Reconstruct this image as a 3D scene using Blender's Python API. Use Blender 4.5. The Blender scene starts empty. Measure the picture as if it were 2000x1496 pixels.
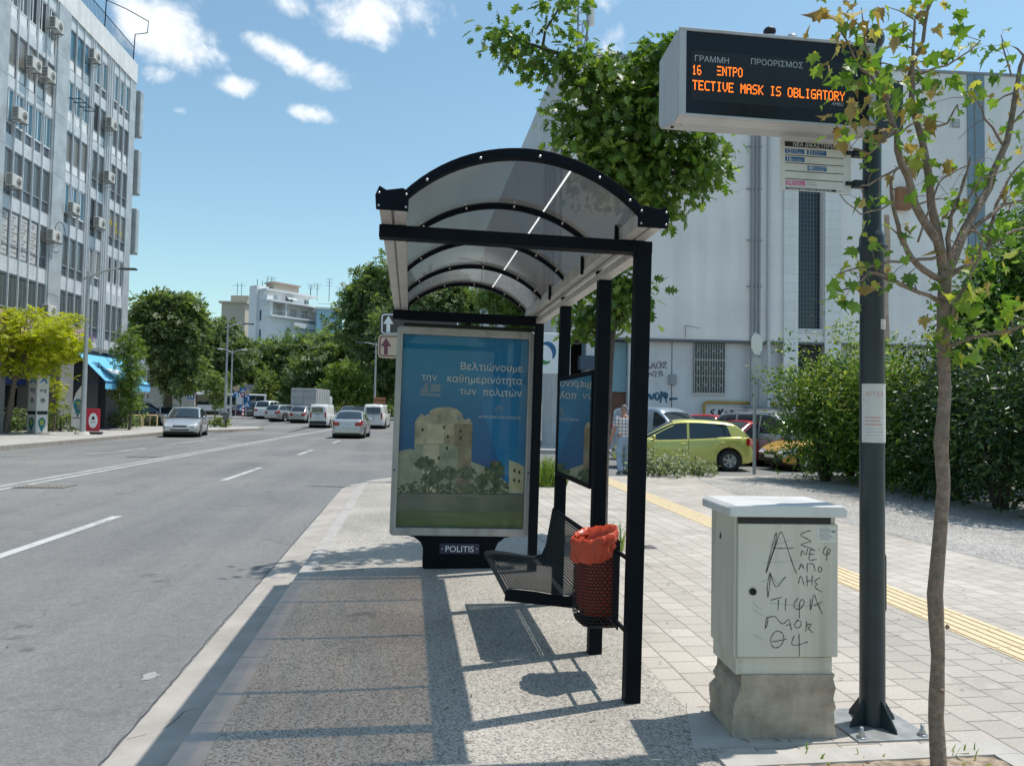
import bpy, bmesh, math, random
import numpy as np
from mathutils import Vector as V, Matrix
rnd = random.Random(11)
nr = np.random.default_rng(5)
S = bpy.context.scene
COL = S.collection
# ---------------------------------------------------------------- camera
FPX, CAMH = 1480.0, 1.5
psi, pit, rho = math.radians(7.66), math.atan((806 - 748) / 1480.0), 0.018
Z = V((0, 0, 1))
F0 = V((math.sin(psi), math.cos(psi), 0)); R0 = V((math.cos(psi), -math.sin(psi), 0))
CF = math.cos(pit) * F0 + math.sin(pit) * Z
U1 = -math.sin(pit) * F0 + math.cos(pit) * Z
CR = math.cos(rho) * R0 + math.sin(rho) * U1
CU = math.cos(rho) * U1 - math.sin(rho) * R0
CP = V((0, 0, CAMH))
cd = bpy.data.cameras.new('camera'); cam = bpy.data.objects.new('camera', cd); COL.objects.link(cam)
cd.sensor_fit = 'HORIZONTAL'; cd.sensor_width = 36; cd.lens = FPX / 2000 * 36
cd.clip_start = 0.05; cd.clip_end = 5000
cam.matrix_world = Matrix(((CR.x, CU.x, -CF.x, CP.x), (CR.y, CU.y, -CF.y, CP.y), (CR.z, CU.z, -CF.z, CP.z), (0, 0, 0, 1)))
S.camera = cam
# ---------------------------------------------------------------- sun, sky, exposure
SUNV = V((0.385, 0.105, 1)).normalized()
SUN_STRENGTH, SKY_STRENGTH, EXPOSURE = 4.0, 0.14, 0.05
sl = bpy.data.lights.new('sun', 'SUN'); so = bpy.data.objects.new('sun', sl); COL.objects.link(so)
sl.energy = SUN_STRENGTH; sl.angle = math.radians(0.5); sl.color = (1, 0.95, 0.88)
so.rotation_euler = SUNV.to_track_quat('Z', 'Y').to_euler(); so.location = (0, 0, 60)
S.view_settings.view_transform = 'Standard'; S.view_settings.look = 'None'
S.view_settings.exposure = EXPOSURE; S.view_settings.gamma = 1.0
S.cycles.use_denoising = True
S.cycles.max_bounces = 7; S.cycles.transparent_max_bounces = 14
S.cycles.diffuse_bounces = 3; S.cycles.glossy_bounces = 3; S.cycles.transmission_bounces = 4
S.cycles.sample_clamp_indirect = 8.0

def ray(px, py): return CF + (px - 1000) / FPX * CR - (py - 748) / FPX * CU
def G(px, py, z=0.0):
    d = ray(px, py); return CP + d * ((z - CAMH) / d.z)
def A(px, py, D): return CP + ray(px, py) * D
def AY(px, py, Y):
    d = ray(px, py); return CP + d * (Y / d.y)
def AX(px, py, X):
    d = ray(px, py); return CP + d * (X / d.x)

W = bpy.data.worlds.new('World'); S.world = W; W.use_nodes = True
def build_sky():
    nt = W.node_tree; N = nt.nodes; L = nt.links; N.clear()
    out = N.new('ShaderNodeOutputWorld'); bg = N.new('ShaderNodeBackground'); bg.inputs[1].default_value = SKY_STRENGTH
    sky = N.new('ShaderNodeTexSky'); sky.sky_type = 'NISHITA'; sky.sun_disc = False
    sky.sun_elevation = math.asin(SUNV.z); sky.sun_rotation = math.atan2(SUNV.x, SUNV.y)
    sky.air_density = 1.2; sky.dust_density = .8; sky.ozone_density = 2.2; sky.altitude = 50
    tc = N.new('ShaderNodeTexCoord')
    def mth(op, a, b=None, c=None):
        m = N.new('ShaderNodeMath'); m.operation = op
        for i, x in enumerate((a, b, c)):
            if x is None: continue
            if isinstance(x, (int, float)): m.inputs[i].default_value = x
            else: L.new(x, m.inputs[i])
        return m.outputs[0]
    def vdot(vec):
        m = N.new('ShaderNodeVectorMath'); m.operation = 'DOT_PRODUCT'
        L.new(tc.outputs['Generated'], m.inputs[0]); m.inputs[1].default_value = vec; return m.outputs['Value']
    def noise(scale, det, rough, dist=0.0):
        n = N.new('ShaderNodeTexNoise'); n.inputs['Scale'].default_value = scale; n.inputs['Detail'].default_value = det
        n.inputs['Roughness'].default_value = rough; n.inputs['Distortion'].default_value = dist
        L.new(tc.outputs['Generated'], n.inputs['Vector']); return n.outputs[0]
    n1 = noise(15, 9, 0.62, 0.4); n2 = noise(38, 7, 0.65, 0.2)
    nn = mth('ADD', mth('MULTIPLY', n1, 0.72), mth('MULTIPLY', n2, 0.28))
    # each cloud: pixel of its middle in the photograph -> a direction of the sky dome, widths, tilt, weight
    clouds = [(318, 62, 105, 62, 0.25, 1.0), (395, 105, 62, 32, 0.3, .85), (318, 148, 42, 26, 0, .75), (560, 112, 108, 30, 0.3, .95), (458, 165, 55, 26, 0.1, .75),
              (555, 8, 55, 30, 0.2, .72), (735, 25, 120, 62, -0.2, .85), (605, 222, 52, 20, 0.1, .78), (1205, 80, 70, 45, -0.5, .5), (1180, 10, 70, 40, -.4, .5), (352, 217, 22, 12, 0, .62), (250, 40, 40, 50, 0, .8)]
    dens = None
    for px, py, rx, ry, tl, wt in clouds:
        d = ray(px, py).normalized()
        taz = V((d.y, -d.x, 0)).normalized(); tel = taz.cross(d).normalized()
        ca, sa = math.cos(-tl), math.sin(-tl)
        e1 = taz * ca + tel * sa; e2 = tel * ca - taz * sa
        k = FPX * 1.0
        a = mth('MULTIPLY', mth('SUBTRACT', vdot(e1), d.dot(e1)), k / rx); b = mth('MULTIPLY', mth('SUBTRACT', vdot(e2), d.dot(e2)), k / ry)
        r2 = mth('ADD', mth('MULTIPLY', a, a), mth('MULTIPLY', b, b))
        front = mth('GREATER_THAN', vdot(d), 0.0)
        m = mth('MULTIPLY', mth('MULTIPLY', mth('POWER', 2.718, mth('MULTIPLY', r2, -0.9)), wt), front)
        dens = m if dens is None else mth('MAXIMUM', dens, m)
    x = mth('ADD', mth('MULTIPLY', mth('SUBTRACT', nn, 0.5), 2.3), mth('MULTIPLY', mth('SUBTRACT', dens, 0.47), 1.3))
    mr = N.new('ShaderNodeMapRange'); mr.interpolation_type = 'SMOOTHSTEP'
    L.new(x, mr.inputs['Value']); mr.inputs['From Min'].default_value = -0.12; mr.inputs['From Max'].default_value = 0.5
    fac = mth('MULTIPLY', mth('MULTIPLY', mr.outputs[0], 0.96), mth('GREATER_THAN', dens, 0.04))
    shade = N.new('ShaderNodeMixRGB'); L.new(n2, shade.inputs[0])
    shade.inputs[1].default_value = (6.0, 6.6, 7.1, 1); shade.inputs[2].default_value = (8.6, 8.7, 8.8, 1)
    hs = N.new('ShaderNodeMixRGB'); hs.blend_type = 'MULTIPLY'; hs.inputs[0].default_value = 1.0
    L.new(sky.outputs[0], hs.inputs[1]); hs.inputs[2].default_value = SKY_TINT
    mx = N.new('ShaderNodeMixRGB'); L.new(fac, mx.inputs[0]); L.new(hs.outputs[0], mx.inputs[1]); L.new(shade.outputs[0], mx.inputs[2])
    L.new(mx.outputs[0], bg.inputs[0]); L.new(bg.outputs[0], out.inputs[0])
SKY_TINT = (1.06, 1.20, 1.09, 1)
build_sky()

# ---------------------------------------------------------------- mesh builder
class MB:
    def __init__(s): s.v = []; s.f = []; s.sm = []; s.uv = None
    def add(s, vs, fs, sm=False):
        o = len(s.v); s.v += [tuple(v) for v in vs]; s.f += [tuple(i + o for i in f) for f in fs]; s.sm += [sm] * len(fs); return s
    def box(s, c, d, ax=None):
        c = V(c); hx, hy, hz = d[0] / 2, d[1] / 2, d[2] / 2
        ex, ey, ez = ax if ax else (V((1, 0, 0)), V((0, 1, 0)), Z)
        vs = [c + ex * (hx * i) + ey * (hy * j) + ez * (hz * k) for i in (-1, 1) for j in (-1, 1) for k in (-1, 1)]
        return s.add(vs, [(0, 1, 3, 2), (4, 6, 7, 5), (0, 4, 5, 1), (2, 3, 7, 6), (0, 2, 6, 4), (1, 5, 7, 3)])
    def span(s, a, b):   # box from corner to corner
        a = V(a); b = V(b); return s.box((a + b) / 2, [abs(x) for x in (b - a)])
    def bar(s, a, b, w, h=None, up=Z):
        a = V(a); b = V(b); d = (b - a); l = d.length; d.normalize(); h = h or w
        x = d.cross(up)
        if x.length < 1e-4: x = d.cross(V((1, 0, 0)))
        x.normalize(); y = x.cross(d)
        return s.box((a + b) / 2, (w, l, h), (x, d, y))
    def tube(s, pts, r, n=8, cap=True, sm=True):
        pts = [V(p) for p in pts]; m = len(pts)
        rs = r if isinstance(r, (list, tuple)) else [r] * m
        vs = []; prev = None
        for i, p in enumerate(pts):
            t = (pts[min(i + 1, m - 1)] - pts[max(i - 1, 0)]).normalized()
            x = prev if prev is not None else (V((1, 0, 0)) if abs(t.x) < .9 else V((0, 1, 0)))
            x = (x - t * x.dot(t)).normalized(); prev = x; y = t.cross(x)
            for k in range(n):
                a = 2 * math.pi * k / n; vs.append(p + (x * math.cos(a) + y * math.sin(a)) * rs[i])
        fs = [(i * n + k, i * n + (k + 1) % n, (i + 1) * n + (k + 1) % n, (i + 1) * n + k) for i in range(m - 1) for k in range(n)]
        s.add(vs, fs, sm)
        if cap: s.add(vs[:n], [tuple(reversed(range(n)))]); s.add(vs[-n:], [tuple(range(n))])
        return s
    def lathe(s, prof, c=(0, 0, 0), n=24, axis='Z', sm=True, a0=0.0, a1=2 * math.pi):
        c = V(c); ax = {'Z': (V((1, 0, 0)), V((0, 1, 0)), Z), 'Y': (Z, V((1, 0, 0)), V((0, 1, 0))), 'X': (V((0, 1, 0)), Z, V((1, 0, 0)))}[axis] if isinstance(axis, str) else axis
        full = abs(a1 - a0 - 2 * math.pi) < 1e-6; k = n if full else n + 1
        vs = []
        for r, z in prof:
            for i in range(k):
                a = a0 + (a1 - a0) * i / n; vs.append(c + ax[0] * (r * math.cos(a)) + ax[1] * (r * math.sin(a)) + ax[2] * z)
        fs = [(j * k + i, j * k + (i + 1) % k, (j + 1) * k + (i + 1) % k, (j + 1) * k + i) for j in range(len(prof) - 1) for i in range(n)]
        return s.add(vs, fs, sm)
    def prism(s, poly, t0, t1, fr, sm=False):   # polygon (a,b) extruded from t0 to t1 along the frame's normal
        n = len(poly); o, ex, ey = fr; nz = ex.cross(ey)
        vs = [o + ex * a + ey * b + nz * t0 for a, b in poly] + [o + ex * a + ey * b + nz * t1 for a, b in poly]
        s.add(vs, [tuple(reversed(range(n))), tuple(range(n, 2 * n))])
        o2 = len(s.v) - 2 * n
        s.f += [tuple(o2 + q for q in (i, (i + 1) % n, n + (i + 1) % n, n + i)) for i in range(n)]; s.sm += [sm] * n
        return s
    def grid(s, rows, sm=True, closed=False):
        m = len(rows[0]); vs = [p for r in rows for p in r]
        q = m if closed else m - 1
        return s.add(vs, [(i * m + j, i * m + (j + 1) % m, (i + 1) * m + (j + 1) % m, (i + 1) * m + j) for i in range(len(rows) - 1) for j in range(q)], sm)
    def ribbon(s, pts, w, fr, off=0.001):   # flat stroke on a surface
        o, ex, ey = fr; nz = ex.cross(ey); P = [V((a, b)) for a, b in pts]; vs = []
        for i, p in enumerate(P):
            t = (P[min(i + 1, len(P) - 1)] - P[max(i - 1, 0)])
            t = t.normalized() if t.length > 1e-9 else V((1, 0)); nn = V((-t.y, t.x)) * (w / 2) * (1 + .3 * math.sin(i * 1.7 + len(P)) + .15 * math.sin(i * .53))
            for q in (p + nn, p - nn): vs.append(o + ex * q.x + ey * q.y + nz * off)
        return s.add(vs, [(2 * i + 1, 2 * i + 3, 2 * i + 2, 2 * i) for i in range(len(P) - 1)])
    def text(s, body, size, fr, off=0.001, weight=0.0, align='LEFT', sx=1.0, depth=0.0):
        vs, fs = text_data(body, 0.0, align); o, ex, ey = fr; nz = ex.cross(ey); d = max(0.0, weight) * size; st = max(2e-5, size * .0015)
        for k, (dx, dy) in enumerate([(0, 0), (d, 0), (-d, 0), (0, d), (0, -d)] if d > 0 else [(0, 0)]):
            s.add([o + ex * (a * size * sx + dx) + ey * (b * size + dy) + nz * (off + k * st) for a, b, c in vs], fs)
        return s

_tc = {}
# three letters whose outlines overlap in the built-in font are drawn as plain strokes instead
STROKES = {'π': ([[(.01, .50), (.56, .50)], [(.14, .50), (.13, .0)], [(.42, .50), (.42, .10), (.45, .03), (.53, .02)]], .60),
           'θ': ([[(.29 + .20 * math.cos(a), .36 + .34 * math.sin(a)) for a in np.linspace(0, 2 * math.pi, 21)], [(.10, .36), (.48, .36)]], .60),
           'κ': ([[(.12, 0), (.12, .54)], [(.12, .22), (.43, .54)], [(.22, .31), (.46, 0)]], .53)}
def text_data(body, weight, align):
    k = (body, weight, align)
    if k not in _tc and any(c in STROKES for c in body):
        vs, fs, x, seg = [], [], 0.0, ''
        wid = lambda q: max(v[0] for v in text_data(q, 0.0, 'LEFT')[0])
        def flush(x, seg):
            if not seg: return x
            if seg.strip():
                a, b = text_data(seg, 0.0, 'LEFT'); o = len(vs); vs.extend((p[0] + x, p[1], p[2]) for p in a); fs.extend(tuple(i + o for i in f) for f in b)
            return x + wid('l' + seg + 'l') - wid('ll')
        for c in body:
            if c in STROKES:
                x = flush(x, seg); seg = ''; mb = MB()
                for st in STROKES[c][0]:
                    P = [V(p) for p in st]; w = .042
                    for a, b in zip(P[:-1], P[1:]):
                        t = (b - a).normalized(); n = V((-t.y, t.x)) * w; e = t * (.012 if len(P) > 3 else 0.0); mb.add([(q.x + x, q.y, 0) for q in (a - e - n, b + e - n, b + e + n, a - e + n)], [(0, 1, 2, 3)])
                o = len(vs); vs.extend((p[0], p[1], p[2]) for p in mb.v); fs.extend(tuple(i + o for i in f) for f in mb.f); x += STROKES[c][1]
            else: seg += c
        x = flush(x, seg); sh = {'LEFT': 0, 'RIGHT': -x, 'CENTER': -x / 2}[align]
        _tc[k] = ([(a + sh, b, c + i * 1e-5 * 0) for i, (a, b, c) in enumerate(vs)], fs)
    if k not in _tc:
        c = bpy.data.curves.new('t', 'FONT'); c.body = body; c.size = 1; c.offset = weight; c.align_x = align; c.resolution_u = 3; c.dimensions = '2D'; c.fill_mode = 'FRONT'
        o = bpy.data.objects.new('t', c); COL.objects.link(o)
        dg = bpy.context.evaluated_depsgraph_get(); dg.update()
        me = bpy.data.meshes.new_from_object(o.evaluated_get(dg))
        _tc[k] = ([tuple(v.co) for v in me.vertices], [tuple(p.vertices) for p in me.polygons])
        bpy.data.objects.remove(o); bpy.data.curves.remove(c); bpy.data.meshes.remove(me)
    return _tc[k]

def obj(name, mb, mats, parent=None, loc=None, bevel=0.0, seg=2, rot=None, smooth_all=False):
    me = bpy.data.meshes.new(name); me.from_pydata(mb.v, [], mb.f); me.update()
    if mb.sm: me.polygons.foreach_set('use_smooth', [True] * len(mb.f) if smooth_all else mb.sm)
    if mb.uv is not None:
        ul = me.uv_layers.new(name='UVMap')
        for li, l in enumerate(me.loops): ul.data[li].uv = mb.uv[l.vertex_index]
    me.materials.append(mats)
    o = bpy.data.objects.new(name, me); COL.objects.link(o)
    if parent is not None: o.parent = parent
    if loc is not None: o.location = loc
    if rot is not None: o.rotation_euler = rot
    if bevel:
        b = o.modifiers.new('bevel', 'BEVEL'); b.width = bevel; b.segments = seg; b.limit_method = 'ANGLE'; b.angle_limit = math.radians(40); b.harden_normals = False
    return o
def tag(o, label, cat, group=None, kind=None):
    o['label'] = label; o['category'] = cat
    if group: o['group'] = group
    if kind: o['kind'] = kind
    return o
def thing(name, label, cat, loc=(0, 0, 0), rotz=0.0, group=None, rot=None):
    o = bpy.data.objects.new(name, None); COL.objects.link(o); o.empty_display_size = .2
    o.location = loc; o.rotation_euler = rot if rot else (0, 0, rotz)
    return tag(o, label, cat, group)
def struct(name, mb, m, loc=None):
    o = obj(name, mb, m, None, loc); o['kind'] = 'structure'; return o
def copy_tree(o, parent=None):
    c = o.copy(); COL.objects.link(c)
    if parent is not None: c.parent = parent
    for ch in list(o.children): copy_tree(ch, c)
    return c
def FRM(o, ex, ey): return (V(o), V(ex), V(ey))

# ---------------------------------------------------------------- materials
def nm(name):
    m = bpy.data.materials.new(name); m.use_nodes = True; nt = m.node_tree; nt.nodes.clear()
    out = nt.nodes.new('ShaderNodeOutputMaterial'); return m, nt, nt.nodes, nt.links, out
def c4(c, k=1.0): return (c[0] * k, c[1] * k, c[2] * k, 1)
def pm(name, col, rough=.6, metal=0.0, var=.12, vs=6.0, bump=0.0, bs=60.0, col2=None, coat=0.0, det=5.0, spec=.5, stain=None):
    m, nt, N, L, out = nm(name)
    b = N.new('ShaderNodeBsdfPrincipled'); L.new(b.outputs[0], out.inputs[0])
    b.inputs['Roughness'].default_value = rough; b.inputs['Metallic'].default_value = metal
    b.inputs['Coat Weight'].default_value = coat; b.inputs['Coat Roughness'].default_value = .08; b.inputs['Specular IOR Level'].default_value = spec
    tc = N.new('ShaderNodeTexCoord')
    n = N.new('ShaderNodeTexNoise'); n.inputs['Scale'].default_value = vs; n.inputs['Detail'].default_value = det; n.inputs['Roughness'].default_value = .6
    L.new(tc.outputs['Object'], n.inputs['Vector'])
    r = N.new('ShaderNodeMapRange'); L.new(n.outputs[0], r.inputs[0]); r.inputs[1].default_value = .3; r.inputs[2].default_value = .7
    mx = N.new('ShaderNodeMixRGB'); L.new(r.outputs[0], mx.inputs[0])
    mx.inputs[1].default_value = c4(col, 1 - var); mx.inputs[2].default_value = c4(col2) if col2 else c4(col, 1 + var)
    cur = mx.outputs[0]
    if stain:   # vertical dirt streaks: (colour, amount, scale)
        mp = N.new('ShaderNodeMapping'); mp.inputs['Scale'].default_value = (stain[2], stain[2], stain[2] * .08)
        L.new(tc.outputs['Object'], mp.inputs[0]); n3 = N.new('ShaderNodeTexNoise'); n3.inputs['Scale'].default_value = 1; n3.inputs['Detail'].default_value = 6
        L.new(mp.outputs[0], n3.inputs['Vector']); r3 = N.new('ShaderNodeMapRange'); L.new(n3.outputs[0], r3.inputs[0])
        r3.inputs[1].default_value = .48; r3.inputs[2].default_value = .75; r3.inputs[4].default_value = stain[1]
        m3 = N.new('ShaderNodeMixRGB'); L.new(r3.outputs[0], m3.inputs[0]); L.new(cur, m3.inputs[1]); m3.inputs[2].default_value = c4(stain[0]); cur = m3.outputs[0]
    L.new(cur, b.inputs['Base Color'])
    r2 = N.new('ShaderNodeMapRange'); L.new(n.outputs[0], r2.inputs[0]); r2.inputs[3].default_value = max(.02, rough - .1); r2.inputs[4].default_value = min(1, rough + .1)
    L.new(r2.outputs[0], b.inputs['Roughness'])
    if bump:
        n2 = N.new('ShaderNodeTexNoise'); n2.inputs['Scale'].default_value = bs; n2.inputs['Detail'].default_value = 4
        L.new(tc.outputs['Object'], n2.inputs['Vector'])
        bp = N.new('ShaderNodeBump'); bp.inputs['Strength'].default_value = bump; bp.inputs['Distance'].default_value = .01
        L.new(n2.outputs[0], bp.inputs['Height']); L.new(bp.outputs[0], b.inputs['Normal'])
    return m
def leafmat(name, c1, c2, c3=None, trans=.35, rough=.45, vs=1.2):
    m, nt, N, L, out = nm(name)
    g = N.new('ShaderNodeNewGeometry'); cr = N.new('ShaderNodeValToRGB'); L.new(g.outputs['Random Per Island'], cr.inputs[0])
    e = cr.color_ramp.elements; e[0].color = c4(c1); e[1].color = c4(c2); e[1].position = .8
    if c3: x = e.new(.95); x.color = c4(c3)
    b = N.new('ShaderNodeBsdfPrincipled'); L.new(cr.outputs[0], b.inputs['Base Color']); b.inputs['Roughness'].default_value = rough; b.inputs['Specular IOR Level'].default_value = .35
    t = N.new('ShaderNodeBsdfTranslucent'); hs = N.new('ShaderNodeMixRGB'); hs.blend_type = 'MULTIPLY'; hs.inputs[0].default_value = 1
    L.new(cr.outputs[0], hs.inputs[1]); hs.inputs[2].default_value = (1.7, 1.75, .6, 1); L.new(hs.outputs[0], t.inputs[0])
    mx = N.new('ShaderNodeMixShader'); mx.inputs[0].default_value = trans; L.new(b.outputs[0], mx.inputs[1]); L.new(t.outputs[0], mx.inputs[2]); L.new(mx.outputs[0], out.inputs[0])
    return m
def glassmat(name, col, rough=.05, alpha=0.0, spec=.6):
    m, nt, N, L, out = nm(name)
    b = N.new('ShaderNodeBsdfPrincipled'); b.inputs['Base Color'].default_value = c4(col); b.inputs['Roughness'].default_value = rough; b.inputs['Specular IOR Level'].default_value = spec
    tc = N.new('ShaderNodeTexCoord'); n = N.new('ShaderNodeTexNoise'); n.inputs['Scale'].default_value = 1.3; L.new(tc.outputs['Object'], n.inputs['Vector'])
    bp = N.new('ShaderNodeBump'); bp.inputs['Strength'].default_value = .04; bp.inputs['Distance'].default_value = .05; L.new(n.outputs[0], bp.inputs['Height']); L.new(bp.outputs[0], b.inputs['Normal'])
    if alpha:
        t = N.new('ShaderNodeBsdfTransparent'); mx = N.new('ShaderNodeMixShader'); mx.inputs[0].default_value = alpha
        L.new(b.outputs[0], mx.inputs[1]); L.new(t.outputs[0], mx.inputs[2]); L.new(mx.outputs[0], out.inputs[0])
    else: L.new(b.outputs[0], out.inputs[0])
    return m
# ---------------------------------------------------------------- ground materials
def ground_asphalt():
    m, nt, N, L, out = nm('asphalt')
    b = N.new('ShaderNodeBsdfPrincipled'); L.new(b.outputs[0], out.inputs[0]); b.inputs['Roughness'].default_value = .78; b.inputs['Specular IOR Level'].default_value = .3
    tc = N.new('ShaderNodeTexCoord')
    def no(sc, det, vec=None, ro=.6):
        n = N.new('ShaderNodeTexNoise'); n.inputs['Scale'].default_value = sc; n.inputs['Detail'].default_value = det; n.inputs['Roughness'].default_value = ro
        L.new(vec if vec else tc.outputs['Object'], n.inputs['Vector']); return n.outputs[0]
    mp = N.new('ShaderNodeMapping'); mp.inputs['Scale'].default_value = (1.0, .07, 1); L.new(tc.outputs['Object'], mp.inputs[0])
    lanes = no(.9, 5, mp.outputs[0]); big = no(.16, 7); grain = no(75, 4, None, .85); mid = no(14, 6)
    def mixc(f, c1, c2, lo=.35, hi=.65, src=None):
        r = N.new('ShaderNodeMapRange'); r.inputs[1].default_value = lo; r.inputs[2].default_value = hi; L.new(f, r.inputs[0])
        x = N.new('ShaderNodeMixRGB'); L.new(r.outputs[0], x.inputs[0])
        if src: L.new(src, x.inputs[1])
        else: x.inputs[1].default_value = c1
        x.inputs[2].default_value = c2; return x
    a = mixc(lanes, (.166, .165, .166, 1), (.218, .215, .209, 1))
    a2 = mixc(big, None, (.25, .244, .230, 1), .46, .66, a.outputs[0]); oil = no(.42, 9, mp.outputs[0], .7); a2 = mixc(oil, None, (.105, .105, .11, 1), .60, .78, a2.outputs[0])
    g = N.new('ShaderNodeMapRange'); L.new(grain, g.inputs[0]); g.inputs[1].default_value = .25; g.inputs[2].default_value = .75; g.inputs[3].default_value = .45; g.inputs[4].default_value = 1.5
    g2 = N.new('ShaderNodeMapRange'); L.new(mid, g2.inputs[0]); g2.inputs[1].default_value = .3; g2.inputs[2].default_value = .7; g2.inputs[3].default_value = .9; g2.inputs[4].default_value = 1.1
    k = N.new('ShaderNodeMath'); k.operation = 'MULTIPLY'; L.new(g.outputs[0], k.inputs[0]); L.new(g2.outputs[0], k.inputs[1])
    vv = N.new('ShaderNodeVectorMath'); vv.operation = 'SCALE'; L.new(a2.outputs[0], vv.inputs[0]); L.new(k.outputs[0], vv.inputs['Scale'])
    # cracks
    vo = N.new('ShaderNodeTexVoronoi'); vo.feature = 'DISTANCE_TO_EDGE'; vo.inputs['Scale'].default_value = .35
    dn = N.new('ShaderNodeTexNoise'); dn.inputs['Scale'].default_value = 1.6; dn.inputs['Detail'].default_value = 5; L.new(tc.outputs['Object'], dn.inputs['Vector'])
    ad = N.new('ShaderNodeVectorMath'); ad.operation = 'ADD'; L.new(tc.outputs['Object'], ad.inputs[0]); L.new(dn.outputs['Color'], ad.inputs[1]); L.new(ad.outputs[0], vo.inputs['Vector'])
    cr = N.new('ShaderNodeMapRange'); L.new(vo.outputs['Distance'], cr.inputs[0]); cr.inputs[1].default_value = 0; cr.inputs[2].default_value = .010; cr.inputs[3].default_value = .5; cr.inputs[4].default_value = 0
    pa = N.new('ShaderNodeMath'); pa.operation = 'MULTIPLY'; L.new(cr.outputs[0], pa.inputs[0]); L.new(big, pa.inputs[1])
    mx = N.new('ShaderNodeMixRGB'); L.new(pa.outputs[0], mx.inputs[0]); L.new(vv.outputs[0], mx.inputs[1]); mx.inputs[2].default_value = (.05, .05, .052, 1)
    L.new(mx.outputs[0], b.inputs['Base Color'])
    bp = N.new('ShaderNodeBump'); bp.inputs['Strength'].default_value = .35; bp.inputs['Distance'].default_value = .006; L.new(grain, bp.inputs['Height']); L.new(bp.outputs[0], b.inputs['Normal'])
    return m
def pebble_mat(name, c1, c2, c3, scale=62, warm=None):
    m, nt, N, L, out = nm(name)
    b = N.new('ShaderNodeBsdfPrincipled'); L.new(b.outputs[0], out.inputs[0]); b.inputs['Roughness'].default_value = .75; b.inputs['Specular IOR Level'].default_value = .3
    tc = N.new('ShaderNodeTexCoord')
    mp = N.new('ShaderNodeMapping'); mp.inputs['Rotation'].default_value = (0, 0, .5); mp.inputs['Scale'].default_value = (1, .75, 1); L.new(tc.outputs['Object'], mp.inputs[0])
    vo = N.new('ShaderNodeTexVoronoi'); vo.inputs['Scale'].default_value = scale; vo.inputs['Randomness'].default_value = 1; L.new(mp.outputs[0], vo.inputs['Vector'])
    sp = N.new('ShaderNodeSeparateColor'); L.new(vo.outputs['Color'], sp.inputs[0])
    cr = N.new('ShaderNodeValToRGB'); L.new(sp.outputs[0], cr.inputs[0]); e = cr.color_ramp.elements
    e[0].color = c4(c1); e[0].position = .18; e[1].color = c4(c3); x = e.new(.42); x.color = c4(c2); cr.color_ramp.elements[2].position = .9
    d = N.new('ShaderNodeMapRange'); L.new(vo.outputs['Distance'], d.inputs[0]); d.inputs[1].default_value = .35; d.inputs[2].default_value = .7
    mx = N.new('ShaderNodeMixRGB'); L.new(d.outputs[0], mx.inputs[0]); L.new(cr.outputs[0], mx.inputs[1]); mx.inputs[2].default_value = c4([(a + q) / 2 * .85 for a, q in zip(c2, c3)])
    n = N.new('ShaderNodeTexNoise'); n.inputs['Scale'].default_value = .8; n.inputs['Detail'].default_value = 8; L.new(tc.outputs['Object'], n.inputs['Vector'])
    r = N.new('ShaderNodeMapRange'); L.new(n.outputs[0], r.inputs[0]); r.inputs[1].default_value = .3; r.inputs[2].default_value = .7; r.inputs[3].default_value = .78; r.inputs[4].default_value = 1.12
    vv = N.new('ShaderNodeVectorMath'); vv.operation = 'SCALE'; L.new(mx.outputs[0], vv.inputs[0]); L.new(r.outputs[0], vv.inputs['Scale']); L.new(vv.outputs[0], b.inputs['Base Color'])
    bp = N.new('ShaderNodeBump'); bp.inputs['Strength'].default_value = .4; bp.inputs['Distance'].default_value = .006; bp.invert = True; L.new(vo.outputs['Distance'], bp.inputs['Height']); L.new(bp.outputs[0], b.inputs['Normal'])
    return m
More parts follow.
